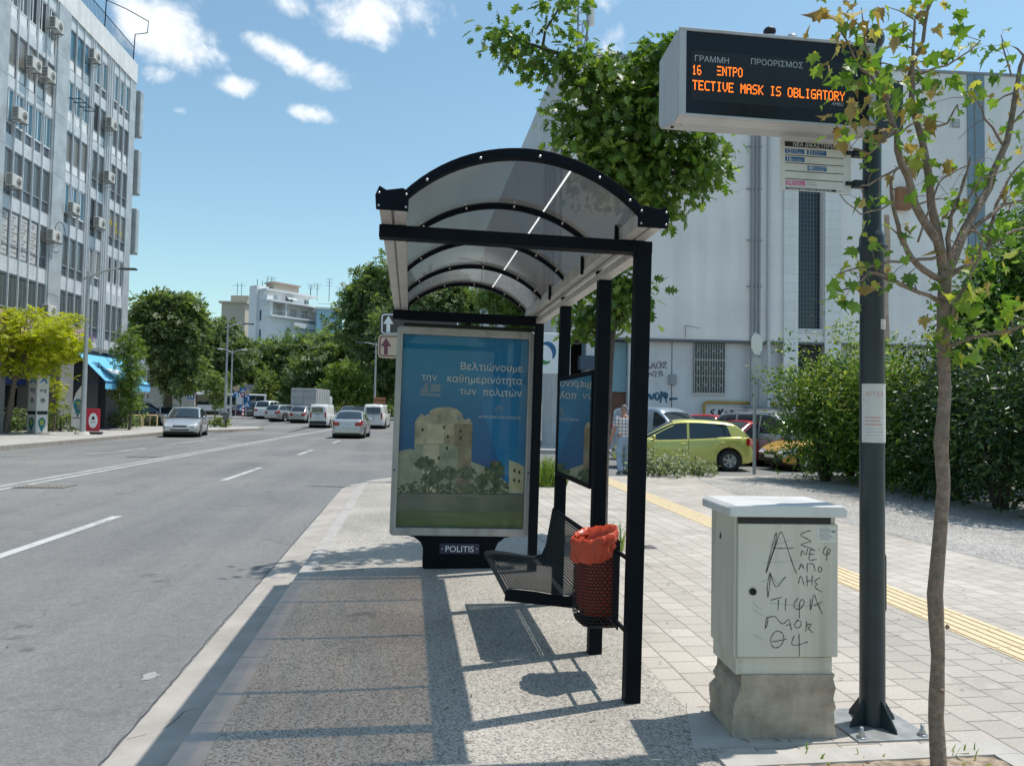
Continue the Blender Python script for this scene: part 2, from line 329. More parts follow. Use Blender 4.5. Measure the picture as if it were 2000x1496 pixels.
def paver_mat(name, c1, c2, mort, bw=.2, bh=.2, rot=0.0, ms=.006):
    m, nt, N, L, out = nm(name)
    b = N.new('ShaderNodeBsdfPrincipled'); L.new(b.outputs[0], out.inputs[0]); b.inputs['Roughness'].default_value = .8; b.inputs['Specular IOR Level'].default_value = .3
    tc = N.new('ShaderNodeTexCoord'); mp = N.new('ShaderNodeMapping'); mp.inputs['Rotation'].default_value = (0, 0, rot); L.new(tc.outputs['Object'], mp.inputs[0])
    dn = N.new('ShaderNodeTexNoise'); dn.inputs['Scale'].default_value = 3; L.new(mp.outputs[0], dn.inputs['Vector'])
    dv = N.new('ShaderNodeVectorMath'); dv.operation = 'SCALE'; dv.inputs['Scale'].default_value = .02; L.new(dn.outputs['Color'], dv.inputs[0])
    av = N.new('ShaderNodeVectorMath'); av.operation = 'ADD'; L.new(mp.outputs[0], av.inputs[0]); L.new(dv.outputs[0], av.inputs[1])
    br = N.new('ShaderNodeTexBrick'); L.new(av.outputs[0], br.inputs['Vector']); br.inputs['Scale'].default_value = 1; br.inputs['Brick Width'].default_value = bw; br.inputs['Row Height'].default_value = bh
    br.inputs['Mortar Size'].default_value = ms; br.inputs['Mortar Smooth'].default_value = .3; br.inputs['Color1'].default_value = c4(c1); br.inputs['Color2'].default_value = c4(c2); br.inputs['Mortar'].default_value = c4(mort); br.offset = .5
    def no(sc, lo, hi, det=6):
        n = N.new('ShaderNodeTexNoise'); n.inputs['Scale'].default_value = sc; n.inputs['Detail'].default_value = det; L.new(tc.outputs['Object'], n.inputs['Vector'])
        r = N.new('ShaderNodeMapRange'); L.new(n.outputs[0], r.inputs[0]); r.inputs[1].default_value = .3; r.inputs[2].default_value = .7; r.inputs[3].default_value = lo; r.inputs[4].default_value = hi; return r.outputs[0]
    k = N.new('ShaderNodeMath'); k.operation = 'MULTIPLY'; L.new(no(.7, .84, 1.12, 8), k.inputs[0]); L.new(no(60, .9, 1.1), k.inputs[1])
    vv = N.new('ShaderNodeVectorMath'); vv.operation = 'SCALE'; L.new(br.outputs['Color'], vv.inputs[0]); L.new(k.outputs[0], vv.inputs['Scale']); L.new(vv.outputs[0], b.inputs['Base Color'])
    bp = N.new('ShaderNodeBump'); bp.inputs['Strength'].default_value = .5; bp.inputs['Distance'].default_value = .006; bp.invert = True; L.new(br.outputs['Fac'], bp.inputs['Height']); L.new(bp.outputs[0], b.inputs['Normal'])
    return m
m_asph = ground_asphalt()
m_pebble = pebble_mat('washed_pebble_concrete', (.15, .140, .128), (.37, .34, .30), (.60, .555, .485), 115)
m_pebble2 = pebble_mat('washed_pebble_far', (.13, .125, .12), (.34, .32, .295), (.58, .55, .51), 50)
m_paver = paver_mat('grey_paving', (.435, .395, .345), (.525, .475, .42), (.25, .23, .20), .2, .2, math.pi / 2)
m_pave_far = paver_mat('pale_far_paving', (.40, .385, .36), (.45, .43, .41), (.33, .31, .29), .4, .4)
m_kerb = pm('kerb_concrete', (.40, .375, .35), .85, var=.14, vs=5, bump=.25, bs=90, det=9)
m_gutter = pm('gutter_concrete', (.40, .365, .325), .85, var=.18, vs=3, bump=.3, bs=70, det=10)
m_kerbL = pm('old_kerb_stone', (.30, .27, .24), .85, var=.2, vs=3)
def worn_paint():
    m, nt, N, L, out = nm('worn_road_paint'); b = N.new('ShaderNodeBsdfPrincipled'); b.inputs['Base Color'].default_value = (.56, .56, .54, 1); b.inputs['Roughness'].default_value = .75
    t = N.new('ShaderNodeBsdfTransparent'); tc = N.new('ShaderNodeTexCoord'); n = N.new('ShaderNodeTexNoise'); n.inputs['Scale'].default_value = 22; n.inputs['Detail'].default_value = 10; n.inputs['Roughness'].default_value = .75; L.new(tc.outputs['Object'], n.inputs['Vector'])
    n2 = N.new('ShaderNodeTexNoise'); n2.inputs['Scale'].default_value = 1.1; n2.inputs['Detail'].default_value = 4; L.new(tc.outputs['Object'], n2.inputs['Vector']); a = N.new('ShaderNodeMath'); a.operation = 'MULTIPLY_ADD'; a.inputs[1].default_value = .5; L.new(n2.outputs[0], a.inputs[0]); L.new(n.outputs[0], a.inputs[2])
    r = N.new('ShaderNodeMapRange'); L.new(a.outputs[0], r.inputs[0]); r.inputs[1].default_value = .74; r.inputs[2].default_value = .92; r.inputs[3].default_value = .06; r.inputs[4].default_value = .85
    x = N.new('ShaderNodeMixShader'); L.new(r.outputs[0], x.inputs[0]); L.new(b.outputs[0], x.inputs[1]); L.new(t.outputs[0], x.inputs[2]); L.new(x.outputs[0], out.inputs[0]); return m
m_line = worn_paint()
m_iron = pm('iron_cover', (.12, .115, .11), .6, var=.3, vs=20)
m_tact = pm('tactile_yellow', (.70, .565, .36), .75, var=.1, vs=8)
m_soil = pm('dry_soil', (.30, .22, .15), .95, var=.4, vs=25, bump=.8, bs=60, col2=(.48, .38, .28))
m_paleconc = pm('pale_concrete', (.47, .44, .40), .85, var=.12, vs=6, bump=.3, bs=80, det=9)

def zroad(Y):
    t = min(1, max(0, (Y - 52) / 28.0)); return -0.1 + 0.55 * t * t * (3 - 2 * t)
# ---------------------------------------------------------------- ground, road
mb = MB()
ys = [-30, -8] + [0, 10, 20, 30, 40, 50] + list(range(53, 84, 3)) + [120, 300, 900, 2500]
xs = [-1500, -300, -80, -40, -20, -5, 5, 20, 60, 300, 1500]
mb.grid([[V((x, y, zroad(y))) for x in xs] for y in ys], sm=True)
struct('road', mb, m_asph)
def sheet(name, poly, z0, z1, m):   # a flat slab with vertical sides
    mb = MB(); mb.prism(poly, z0, z1, FRM((0, 0, 0), (1, 0, 0), (0, 1, 0))); return struct(name, mb, m)
# right-hand pavement: kerb line, rounded at the far corner
KX = -0.83
def corner(cx, cy, r, a0, a1, n=8): return [(cx + r * math.cos(math.radians(a0 + (a1 - a0) * i / n)), cy + r * math.sin(math.radians(a0 + (a1 - a0) * i / n))) for i in range(n + 1)]
inner = [(KX, -6), (KX, 15.6)] + corner(KX + 2.4, 15.6, 2.4, 180, 100, 9) + [(5.5, 17.9), (11.4, 18.6), (26, 18.9)]
kerb_w = .145
outer = [(KX - kerb_w, -6), (KX - kerb_w, 15.6)] + corner(KX + 2.4, 15.6, 2.4 + kerb_w, 180, 100, 9) + [(5.5, 18.05), (11.4, 18.75), (26, 19.05)]
sheet('pavement', inner + [(26, -6)], -.3, 0.0, m_paver)
mb = MB()
for i in range(len(inner) - 1):
    a, b, c, d = [V(q) for q in (inner[i], inner[i + 1], outer[i + 1], outer[i])]; n_ = max(1, int(round((b - a).length / 1.0)))
    for k in range(n_):   # separate kerb stones with open joints
        e = .004 / max(.3, (b - a).length / n_); f0, f1 = (k + e) / n_, (k + 1 - e) / n_; j = [rnd.uniform(-.003, .003) for _ in range(2)]
        mb.prism([tuple(a.lerp(b, f0)), tuple(a.lerp(b, f1)), tuple(d.lerp(c, f1) + V((j[0], 0))), tuple(d.lerp(c, f0) + V((j[0], 0)))], -.3, .004 + j[1], FRM((0, 0, 0), (1, 0, 0), (0, 1, 0)))
kb_ = struct('kerb', mb, m_kerb); bv_ = kb_.modifiers.new('bevel', 'BEVEL'); bv_.width = .008; bv_.segments = 2
mb = MB()
o2 = [(x - .34, y) for x, y in outer[:2]] + corner(KX + 2.4, 15.6, 2.4 + kerb_w + .34, 180, 100, 9)
mb.grid([[V((p[0], p[1], -.093)), V((q[0], q[1], -.072))] for p, q in zip(o2, outer)], sm=False)
struct('gutter', mb, m_gutter)
# washed pebble strip by the kerb, and the far pebble field
sheet('pebble_strip', [(KX, -6), (KX, 15.6)] + corner(KX + 2.4, 15.6, 2.4, 180, 120, 6) + [(1.44, 17.6), (1.44, -6)], -.02, .004, m_pebble)
sheet('pebble_field', [(6.15, -4), (6.26, 9), (6.30, 14.2), (6.9, 17.6), (25, 18.2), (25, -4)], -.02, .004, m_pebble2)
# tactile strip
mb = MB(); xa = lambda y: 3.84 + (y - 4.3) * .0357; xb = lambda y: 4.27 + (y - 4.8) * .0357
mb.prism([(xa(-3), -3), (xb(-3), -3), (xb(17.6), 17.6), (xa(17.6), 17.6)], -.02, .004, FRM((0, 0, 0), (1, 0, 0), (0, 1, 0)))
for k in range(5):
    f = (k + .5) / 5
    for y0 in np.arange(-3, 17.5, .4):
        x0, x1 = xa(y0) + (xb(y0) - xa(y0)) * f, xa(y0 + .39) + (xb(y0 + .39) - xa(y0 + .39)) * f
        mb.bar((x0, y0, .006), (x1, y0 + .39, .006), .045, .008)
struct('tactile_path', mb, m_tact)
# road markings
mb = MB()
zl = -.096
def stripe(pts, w):
    mb.grid([[V((x - w / 2, y, zroad(y) + .004)), V((x + w / 2, y, zroad(y) + .004))] for x, y in pts], sm=False)
for y0, y1 in ((2.2, 4.8), (8.0, 11.7), (17.4, 21.2), (27.2, 30.4), (37, 40), (47, 50)):
    f = lambda y: -4.28 + (y - 6) * .0225
    stripe([(f(y0), y0), (f(y1), y1)], .14)
for off in (-.16, .16):
    stripe([(-7.75 + (y - 12) * .0265 + off + max(0, y - 46) ** 2 * .004, y) for y in [0] + list(range(10, 67, 3))], .12)
stripe([(-10.5, 26.6), (-10.05, 27.6), (-9.9, 30.5)], .14); stripe([(-10.0, 33), (-9.6, 42)], .1)
struct('road_markings', mb, m_line)
# iron gratings in the road
for k, (x, y, sx, sy, lab) in enumerate(((-7.0, 15.9, .95, .62, 'dark iron drain grating set in the road beside the double white line'), (-8.25, 25.4, .95, .6, 'dark iron cover in the far lane beyond the double white line'))):
    t = thing('drain_cover', lab, 'drain cover', (x, y, -.096), group='iron covers in the road')
    mb = MB(); mb.span((-sx / 2, -sy / 2, -.03), (sx / 2, sy / 2, .004)); obj('cover_plate', mb, m_iron, t)
    mb = MB()
    for i in range(12): mb.span((-sx / 2 + .04 + i * sx / 12.5, -sy / 2 + .05, .004), (-sx / 2 + .07 + i * sx / 12.5, sy / 2 - .05, .016))
    obj('grating', mb, m_kerbL, t)
# pale patches and tar seams on the asphalt
m_patch = pm('pale_patch', (.36, .35, .33), .85, var=.25, vs=12)
c = G(292, 1322, -.1); mb = MB(); pl = [(c.x + .055 * math.cos(a) * rnd.uniform(.5, 1.3), c.y + .075 * math.sin(a) * rnd.uniform(.6, 1.2)) for a in np.linspace(0, 6.28, 15)[:-1]]
mb.prism(pl, -.12, -.0955, FRM((0, 0, 0), (1, 0, 0), (0, 1, 0))); struct('road_patch', mb, m_patch)
m_tar = pm('tar_seam', (.085, .085, .09), .6, var=.2, vs=5)
mb = MB()
for pts in ([(0, 893), (90, 889)], [(320, 870), (390, 864)], [(410, 848), (500, 838), (540, 832)], [(470, 862), (525, 856)], [(690, 882), (770, 878)], [(560, 845), (620, 836)]):
    P = [G(x, y, -.1) for x, y in pts]
    mb.grid([[V((p.x - .06, p.y - .05, zroad(p.y) + .004)), V((p.x + .06, p.y + .05, zroad(p.y) + .004))] for p in P], sm=False)
struct('tar_seams', mb, m_tar)
mb = MB()   # cracks and joints in the gutter and the kerbside asphalt
for pts in ([(-1.30, 3.9), (-1.16, 3.98), (-1.12, 4.2), (-1.0, 4.22)], [(-1.31, 6.2), (-1.15, 6.3), (-.99, 6.28)], [(-1.31, 9.4), (-.99, 9.45)], [(-1.31, 2.6), (-.99, 2.62)], [(-1.33, 3.0), (-1.325, 4.4), (-1.34, 5.8), (-1.325, 7.6), (-1.335, 10.5), (-1.33, 13)]):
    Q = []
    for (x0, y0), (x1, y1) in zip(pts[:-1], pts[1:]):
        k = max(2, int(math.hypot(x1 - x0, y1 - y0) / .06)); Q += [(x0 + (x1 - x0) * i / k + rnd.uniform(-.008, .008), y0 + (y1 - y0) * i / k + rnd.uniform(-.008, .008)) for i in range(k)]
    zf = lambda x: -.0945 if x < -1.33 else -.093 + .021 * (x + 1.315) / .34 + .0012
    mb.grid([[V((x - .0035, y - .0035, zf(x) + .0005)), V((x + .0035, y + .0035, zf(x) + .0005))] for x, y in Q], sm=False)
struct('pavement_cracks', mb, m_tar)
def film(name, col, a):   # a thin see-through stain lying on the ground
    m, nt, N, L, out = nm(name); d = N.new('ShaderNodeBsdfDiffuse'); d.inputs[0].default_value = c4(col); t = N.new('ShaderNodeBsdfTransparent'); x = N.new('ShaderNodeMixShader')
    tc = N.new('ShaderNodeTexCoord'); n = N.new('ShaderNodeTexNoise'); n.inputs['Scale'].default_value = 9; n.inputs['Detail'].default_value = 8; L.new(tc.outputs['Object'], n.inputs['Vector']); r = N.new('ShaderNodeMapRange'); L.new(n.outputs[0], r.inputs[0]); r.inputs[1].default_value = .35; r.inputs[2].default_value = .65; r.inputs[4].default_value = a
    L.new(r.outputs[0], x.inputs[0]); L.new(t.outputs[0], x.inputs[1]); L.new(d.outputs[0], x.inputs[2]); L.new(x.outputs[0], out.inputs[0]); return m
def spots(mb, n, xr, yr, rr, z):
    for k in range(n):
        cx, cy, r = rnd.uniform(*xr), rnd.uniform(*yr), rnd.uniform(*rr); q = 14; mb.add([V((cx + r * math.cos(6.283 * i / q) * rnd.uniform(.7, 1.2), cy + r * math.sin(6.283 * i / q) * rnd.uniform(.7, 1.4), z + k * 1e-6)) for i in range(q)], [tuple(range(q))])
mb = MB(); spots(mb, 60, (-.75, 3.7), (2.6, 9), (.008, .022), .0062); spots(mb, 16, (4.4, 6), (4, 12), (.01, .03), .0062); struct('chewing_gum_spots', mb, film('trodden_gum', (.13, .125, .12), .5))
mb = MB(); spots(mb, 9, (-.6, 1.2), (3.0, 8), (.06, .2), .0056); spots(mb, 14, (1.5, 3.7), (3.2, 12), (.06, .24), .0056); struct('pavement_stains', mb, film('damp_stain', (.16, .15, .135), .14))
mb = MB(); spots(mb, 30, (-3.1, -2.1), (2.5, 30), (.02, .10), -.0945); spots(mb, 26, (-6.3, -5.2), (6, 40), (.02, .14), -.0945); struct('oil_drips', mb, film('oil_film', (.06, .06, .062), .22))
# left pavement and the far traffic island
LK = -13.76
lin = [(LK, -6), (LK, 46), (LK + .6, 49), (LK + 2.2, 53), (LK + 3.2, 57), (LK + 2.0, 62), (LK - 2.0, 66)]
mb = MB(); mb.prism([(-60, -6)] + [(LK, -6)] + lin[1:] + [(-60, 66)], -.4, .05, FRM((0, 0, 0), (1, 0, 0), (0, 1, 0))); struct('left_pavement', mb, m_pave_far)
mb = MB()
for i in range(len(lin) - 1):
    a, b = V((*lin[i], 0)), V((*lin[i + 1], 0)); mb.bar(a + Z * -.09, b + Z * -.09, .2, .30)
struct('left_kerb', mb, m_kerbL)
mb = MB(); mb.prism([(-24, 78), (-17, 76.5), (-15.2, 78), (-16, 81), (-24, 83)], 0, .58, FRM((0, 0, 0), (1, 0, 0), (0, 1, 0))); struct('traffic_island', mb, m_pave_far)
# the pavement below the right-hand building
mb = MB(); mb.prism([(3.5, 29.6), (30, 28.0), (30, 34), (3.0, 34)], -.3, .06, FRM((0, 0, 0), (1, 0, 0), (0, 1, 0))); struct('far_pavement', mb, m_pave_far)
# concrete tree pit in the near right corner
mb = MB(); px0, px1, py0, py1 = 1.50, 2.62, 2.30, 3.12; e = .13
for a, b in (((px0 - e, py1, -.05), (px1 + e, py1 + e, .018)), ((px1, py0 - e, -.05), (px1 + e, py1 - .002, .018)), ((px0 - e, py0 - e, -.05), (px0, py1 - .002, .018))): mb.span(a, b)
struct('tree_pit_edge', mb, m_paleconc)
mb = MB(); q = 26
mb.grid([[V((px0 + (px1 - px0) * i / q, py0 + (py1 - py0) * j / q, .006 + rnd.uniform(0, .012))) for i in range(q + 1)] for j in range(q + 1)], sm=True); struct('tree_pit_soil', mb, m_soil)
# plain concrete apron under the cabinet
sheet('concrete_apron', [(1.30, 3.33), (1.44, 3.78), (1.47, 3.86), (1.52, 3.72), (1.56, 3.36), (2.1, 3.33)], -.02, .007, m_paleconc)
# ---------------------------------------------------------------- street furniture materials
m_black = pm('dark_painted_steel', (.005, .0075, .0115), .58, var=.25, vs=7, spec=.09, bump=.03, bs=40)
m_blackm = pm('dark_matt_steel', (.007, .008, .010), .5, var=.3, vs=9)
m_alu = pm('anodised_aluminium', (.40, .39, .375), .42, .35, var=.10, vs=5, stain=((.16, .15, .14), .5, 9))
m_alulight = pm('pale_aluminium', (.55, .53, .50), .45, .2, var=.08, vs=6, stain=((.25, .24, .22), .4, 8))
m_bolt = pm('zinc_bolt', (.45, .45, .45), .35, .7, var=.2, vs=30)
m_white = pm('white_paint', (.72, .72, .70), .5, var=.06, vs=5)
m_whitesheet = pm('white_sheet', (.68, .68, .65), .45, var=.05, vs=4, stain=((.45, .43, .38), .35, 10))
m_ink = pm('black_ink', (.015, .015, .017), .6, var=.2)
m_letter = pm('white_lettering', (.75, .77, .78), .5, var=.03)
m_gletter = pm('grey_lettering', (.42, .44, .46), .5, var=.03)
m_blueink = pm('blue_ink', (.03, .13, .33), .5, var=.08); m_pinkink = pm('pink_ink', (.62, .17, .34), .5, var=.08)
def polycarb():
    m, nt, N, L, out = nm('smoked_polycarbonate')
    t = N.new('ShaderNodeBsdfTransparent'); t.inputs[0].default_value = (.55, .425, .315, 1)
    d = N.new('ShaderNodeBsdfDiffuse'); d.inputs[0].default_value = (.05, .052, .055, 1)
    tr = N.new('ShaderNodeBsdfTranslucent'); tr.inputs[0].default_value = (.16, .15, .14, 1)
    tc = N.new('ShaderNodeTexCoord'); mp = N.new('ShaderNodeMapping'); mp.inputs['Scale'].default_value = (5, .7, 5); mp.inputs['Rotation'].default_value = (0, 0, .5); L.new(tc.outputs['Object'], mp.inputs[0])
    n = N.new('ShaderNodeTexNoise'); n.inputs['Scale'].default_value = 1.6; n.inputs['Detail'].default_value = 7; n.inputs['Distortion'].default_value = .6; L.new(mp.outputs[0], n.inputs['Vector'])
    r = N.new('ShaderNodeMapRange'); L.new(n.outputs[0], r.inputs[0]); r.inputs[1].default_value = .3; r.inputs[2].default_value = .72; r.inputs[3].default_value = .42; r.inputs[4].default_value = .60
    a = N.new('ShaderNodeMixShader'); a.inputs[0].default_value = .5; L.new(d.outputs[0], a.inputs[1]); L.new(tr.outputs[0], a.inputs[2])
    b = N.new('ShaderNodeMixShader'); L.new(r.outputs[0], b.inputs[0]); L.new(t.outputs[0], b.inputs[1]); L.new(a.outputs[0], b.inputs[2])
    g = N.new('ShaderNodeBsdfGlossy'); g.inputs['Roughness'].default_value = .18; g.inputs[0].default_value = (.8, .85, .9, 1)
    f = N.new('ShaderNodeLayerWeight'); f.inputs[0].default_value = .22
    c = N.new('ShaderNodeMixShader'); fr = N.new('ShaderNodeMath'); fr.operation = 'MULTIPLY'; fr.inputs[1].default_value = .45; L.new(f.outputs['Fresnel'], fr.inputs[0])
    L.new(fr.outputs[0], c.inputs[0]); L.new(b.outputs[0], c.inputs[1]); L.new(g.outputs[0], c.inputs[2]); L.new(c.outputs[0], out.inputs[0]); return m
m_poly = polycarb()
def seam_mat():
    m, nt, N, L, out = nm('clear_joint_strip'); t = N.new('ShaderNodeBsdfTranslucent'); t.inputs[0].default_value = (.95, .95, .92, 1)
    d = N.new('ShaderNodeBsdfDiffuse'); d.inputs[0].default_value = (.8, .8, .8, 1); x = N.new('ShaderNodeMixShader'); x.inputs[0].default_value = .85
    L.new(d.outputs[0], x.inputs[1]); L.new(t.outputs[0], x.inputs[2]); tp = N.new('ShaderNodeBsdfTransparent'); y = N.new('ShaderNodeMixShader'); y.inputs[0].default_value = .3; L.new(x.outputs[0], y.inputs[1]); L.new(tp.outputs[0], y.inputs[2]); L.new(y.outputs[0], out.inputs[0]); return m
m_seam = seam_mat()
def clearglass(name, refl=.5, tint=(.93, .95, .95)):
    m, nt, N, L, out = nm(name); t = N.new('ShaderNodeBsdfTransparent'); t.inputs[0].default_value = c4(tint)
    g = N.new('ShaderNodeBsdfGlossy'); g.inputs['Roughness'].default_value = .015; f = N.new('ShaderNodeFresnel'); f.inputs[0].default_value = 1.5
    k = N.new('ShaderNodeMath'); k.operation = 'MULTIPLY'; k.inputs[1].default_value = refl * 2; L.new(f.outputs[0], k.inputs[0])
    x = N.new('ShaderNodeMixShader'); L.new(k.outputs[0], x.inputs[0]); L.new(t.outputs[0], x.inputs[1]); L.new(g.outputs[0], x.inputs[2]); L.new(x.outputs[0], out.inputs[0]); return m
m_clear = clearglass('clear_glass', .34)
TILT = (0, math.radians(.85), 0)

# ---------------------------------------------------------------- bus shelter (local: origin at the foot of the nearest post)
O = V((1.185, 3.91, 0))
sh = thing('bus_shelter', 'black arched bus shelter with smoked roof panels over the kerbside waiting area', 'bus shelter', O, rot=TILT)
PY = [0.0, .80, 2.02, 3.26]
for i, y in enumerate(PY):
    mb = MB(); w = .082; top = 2.40 if i == 0 else 2.36
    mb.span((-w / 2, y - w / 2, -.02), (w / 2, y + w / 2, top)); obj('post', mb, m_black, sh, bevel=.006)
mb = MB()
for y in PY[:3]: mb.span((-.075, y - .07, .0), (.075, y + .075, .008))
GX0, GX1 = -1.385, .0          # outer faces of the two gutters
YN, YF = -.36, 3.42
# gutters: a light aluminium channel with a groove, each end closed by a dark cap
for nme, x0, x1 in (('gutter_beam', GX0, GX0 + .125), ('gutter_beam', GX1 - .125, GX1)):
    mb = MB()
    mb.span((x0, YN + .012, 2.425), (x0 + .056, YF - .01, 2.50)); mb.span((x0 + .069, YN + .012, 2.425), (x1, YF - .01, 2.50)); mb.span((x0 + .054, YN + .014, 2.445), (x0 + .071, YF - .012, 2.498))
    g = obj(nme, mb, m_alulight, sh, bevel=.003)
    for y in (YN, YF):
        mb = MB(); s = -1 if x0 < -.5 else 1; xo = x0 - .012 if s < 0 else x1 + .012; xi = x1 + .012 if s < 0 else x0 - .012
        mb.prism([(xi, 2.415), (xi, 2.508), (xi + s * .03, 2.520), (xo - s * .045, 2.506), (xo - s * .012, 2.524), (xo + s * .006, 2.48), (xo, 2.415)][::(1 if s > 0 else -1)], -.012, .012, FRM((0, y, 0), (1, 0, 0), (0, 0, 1)))
        c = obj('end_cap', mb, m_black, g, bevel=.003)
        mb = MB(); sy = -1 if y < 1 else 1
        for bx in (xi + s * .012, xo - s * .012):
            for bz in (2.43, 2.49): mb.lathe([(0, -.004), (.006, -.003), (.006, .003)], (bx, y + sy * .013, bz), 8, axis=(V((1, 0, 0)), Z, V((0, -sy * 1.0, 0))))
        obj('bolt', mb, m_bolt, g)
# crossbars that carry the roof
mb = MB(); mb.span((GX0 - .01, -.045, 2.36), (.041, .045, 2.424)); obj('crossbar', mb, m_black, sh, bevel=.005)
mb = MB(); mb.span((GX0 - .01, 3.225, 2.335), (.041, 3.295, 2.424)); obj('crossbar', mb, m_black, sh, bevel=.005)
mb = MB(); mb.span((-.045, .06, 2.355), (.03, 3.2, 2.40)); obj('side_rail', mb, m_alulight, sh, bevel=.004)
for y in (.04, .86, 2.0):
    mb = MB(); mb.span((-.04, y - .02, 2.36), (.02, y + .02, 2.44)); obj('roof_bracket', mb, m_black, sh, bevel=.002)
    mb = MB(); mb.span((-.145, y - .012, 2.40), (-.127, y + .012, 2.52)); obj('roof_stay', mb, m_black, sh, bevel=.002)
# arched roof
XL, XR, ZS, RISE = GX0 + .10, GX1 - .10, 2.455, .262
def arc(u, dz=0.0):
    x = XL + (XR - XL) * u; hw = (XR - XL) / 2; r = (hw * hw + RISE * RISE) / (2 * RISE); cx = (XL + XR) / 2
    return V((x, 0, ZS + RISE - r + math.sqrt(max(0, r * r - (x - cx) ** 2)) + dz))
RY = [YN + .02, .56, 1.52, 2.48, YF - .02]
nseg = 26; SLIT = .700
def sheetgrid(u0, u1, y0, y1, dz):
    mb = MB(); k = max(2, int(nseg * (u1 - u0)))
    def row(y, d): return [arc(u0 + (u1 - u0) * i / k, d) + V((0, y, 0)) for i in range(k + 1)]
    mb.grid([row(y0 + (y1 - y0) * j / 4, dz) for j in range(5)], sm=True); return mb
for i in range(4):
    y0, y1 = RY[i] + .012, RY[i + 1] - .012
    obj('roof_panel', sheetgrid(0.0, SLIT - .004, y0, y1, .022), m_poly, sh); obj('roof_panel', sheetgrid(SLIT + .004, 1.0, y0, y1, .022), m_poly, sh)
    obj('joint_strip', sheetgrid(SLIT - .005, SLIT + .005, y0, y1, .025), m_seam, sh)
for i, y in enumerate(RY):
    end = i in (0, 4); mb = MB(); h = .040 if end else .03; w = .05 if end else .028
    rows = []
    for k in range(nseg + 1):
        u = k / nseg; p = arc(u); q = arc(u)
        rows.append([V((p.x, y - w / 2, p.z - .010)), V((p.x, y + w / 2, p.z - .010)), V((p.x, y + w / 2, p.z + h)), V((p.x, y - w / 2, p.z + h))])
    mb.grid(rows, sm=False, closed=True); r = obj('roof_arch', mb, m_black, sh, bevel=.004)
    mb = MB()
    for u in (.1, .31, .55, .8, .93):
        p = arc(u); mb.lathe([(0, -.004), (.007, -.003), (.007, .003)], (p.x, y - w / 2 - .002, p.z + .006), 8, axis=(V((1, 0, 0)), Z, V((0, 1, 0))))
    obj('screw', mb, m_bolt, r)
# perforated L-shaped seat carried by the posts
def perf_mat(name, col, nx, ny, fill, edge=.06):
    m, nt, N, L, out = nm(name)
    b = N.new('ShaderNodeBsdfPrincipled'); b.inputs['Base Color'].default_value = c4(col); b.inputs['Roughness'].default_value = .5; b.inputs['Specular IOR Level'].default_value = .2
    t = N.new('ShaderNodeBsdfTransparent'); uv = N.new('ShaderNodeUVMap'); sp = N.new('ShaderNodeSeparateXYZ'); L.new(uv.outputs[0], sp.inputs[0])
    def mth(op, a, b2):
        q = N.new('ShaderNodeMath'); q.operation = op
        for i, x in enumerate((a, b2)):
            if isinstance(x, (int, float)): q.inputs[i].default_value = x
            else: L.new(x, q.inputs[i])
        return q.outputs[0]
    row = mth('FLOOR', mth('MULTIPLY', sp.outputs[1], ny), 0)
    sh_ = mth('MULTIPLY', mth('MODULO', row, 2.0), .5)
    fx = mth('FRACT', mth('ADD', mth('MULTIPLY', sp.outputs[0], nx), sh_), 0); fy = mth('FRACT', mth('MULTIPLY', sp.outputs[1], ny), 0)
    ax = mth('ABSOLUTE', mth('SUBTRACT', fx, .5), 0); ay = mth('ABSOLUTE', mth('SUBTRACT', fy, .5), 0)
    hole = mth('MULTIPLY', mth('LESS_THAN', ax, fill[0] / 2), mth('LESS_THAN', ay, fill[1] / 2))
    for o_ in (sp.outputs[0], sp.outputs[1]):
        hole = mth('MULTIPLY', hole, mth('LESS_THAN', mth('ABSOLUTE', mth('SUBTRACT', o_, .5), 0), .5 - edge))
    x = N.new('ShaderNodeMixShader'); L.new(hole, x.inputs[0]); L.new(b.outputs[0], x.inputs[1]); L.new(t.outputs[0], x.inputs[2]); L.new(x.outputs[0], out.inputs[0]); return m
m_perf = perf_mat('perforated_black_steel', (.014, .018, .022), 72, 52, (.52, .30), .03)
prof = [(-.585, .375), (-.575, .398), (-.52, .408), (-.40, .396), (-.28, .376), (-.19, .366), (-.135, .372), (-.105, .40), (-.088, .46), (-.072, .55), (-.058, .65), (-.048, .725), (-.040, .742), (-.028, .735)]
def seat_mesh(y0, y1):
    mb = MB(); mb.uv = []; m = len(prof); n = 8; L_ = [0]
    for i in range(1, m): L_.append(L_[-1] + math.dist(prof[i], prof[i - 1]))
    rows = []
    for j in range(n + 1):
        y = y0 + (y1 - y0) * j / n; rows.append([V((x, y, z)) for x, z in prof]); mb.uv += [(j / n, l / L_[-1]) for l in L_]
    mb.grid(rows, sm=True); return mb
bs_ = thing('shelter_bench', 'black perforated metal bench seat fixed to the shelter posts', 'bench', O + V((0, .68, 0)), rot=TILT)
obj('seat_shell', seat_mesh(.09, 1.40), m_perf, bs_)
for y, sg in ((.085, 1), (1.405, 1)):
    mb = MB(); mb.prism([(-.585, .335), (-.575, .402), (-.52, .405), (-.40, .392), (-.28, .372), (-.19, .362), (-.12, .38), (-.09, .45), (-.075, .55), (-.045, .74), (-.02, .74), (-.02, .30), (-.10, .285)], -.008, .008, FRM((0, y, 0), (1, 0, 0), (0, 0, 1)))
    obj('side_plate', mb, m_black, bs_, bevel=.003)
mb = MB(); mb.tube([(-.57, .08, .372), (-.57, 1.41, .372)], .012, 8); mb.tube([(-.035, .08, .735), (-.035, 1.41, .735)], .012, 8); obj('edge_rail', mb, m_black, bs_)
mb = MB()
for y in (.12, 1.34): mb.span((-.10, y - .02, .30), (-.02, y + .02, .36))
obj('bracket', mb, m_black, bs_)
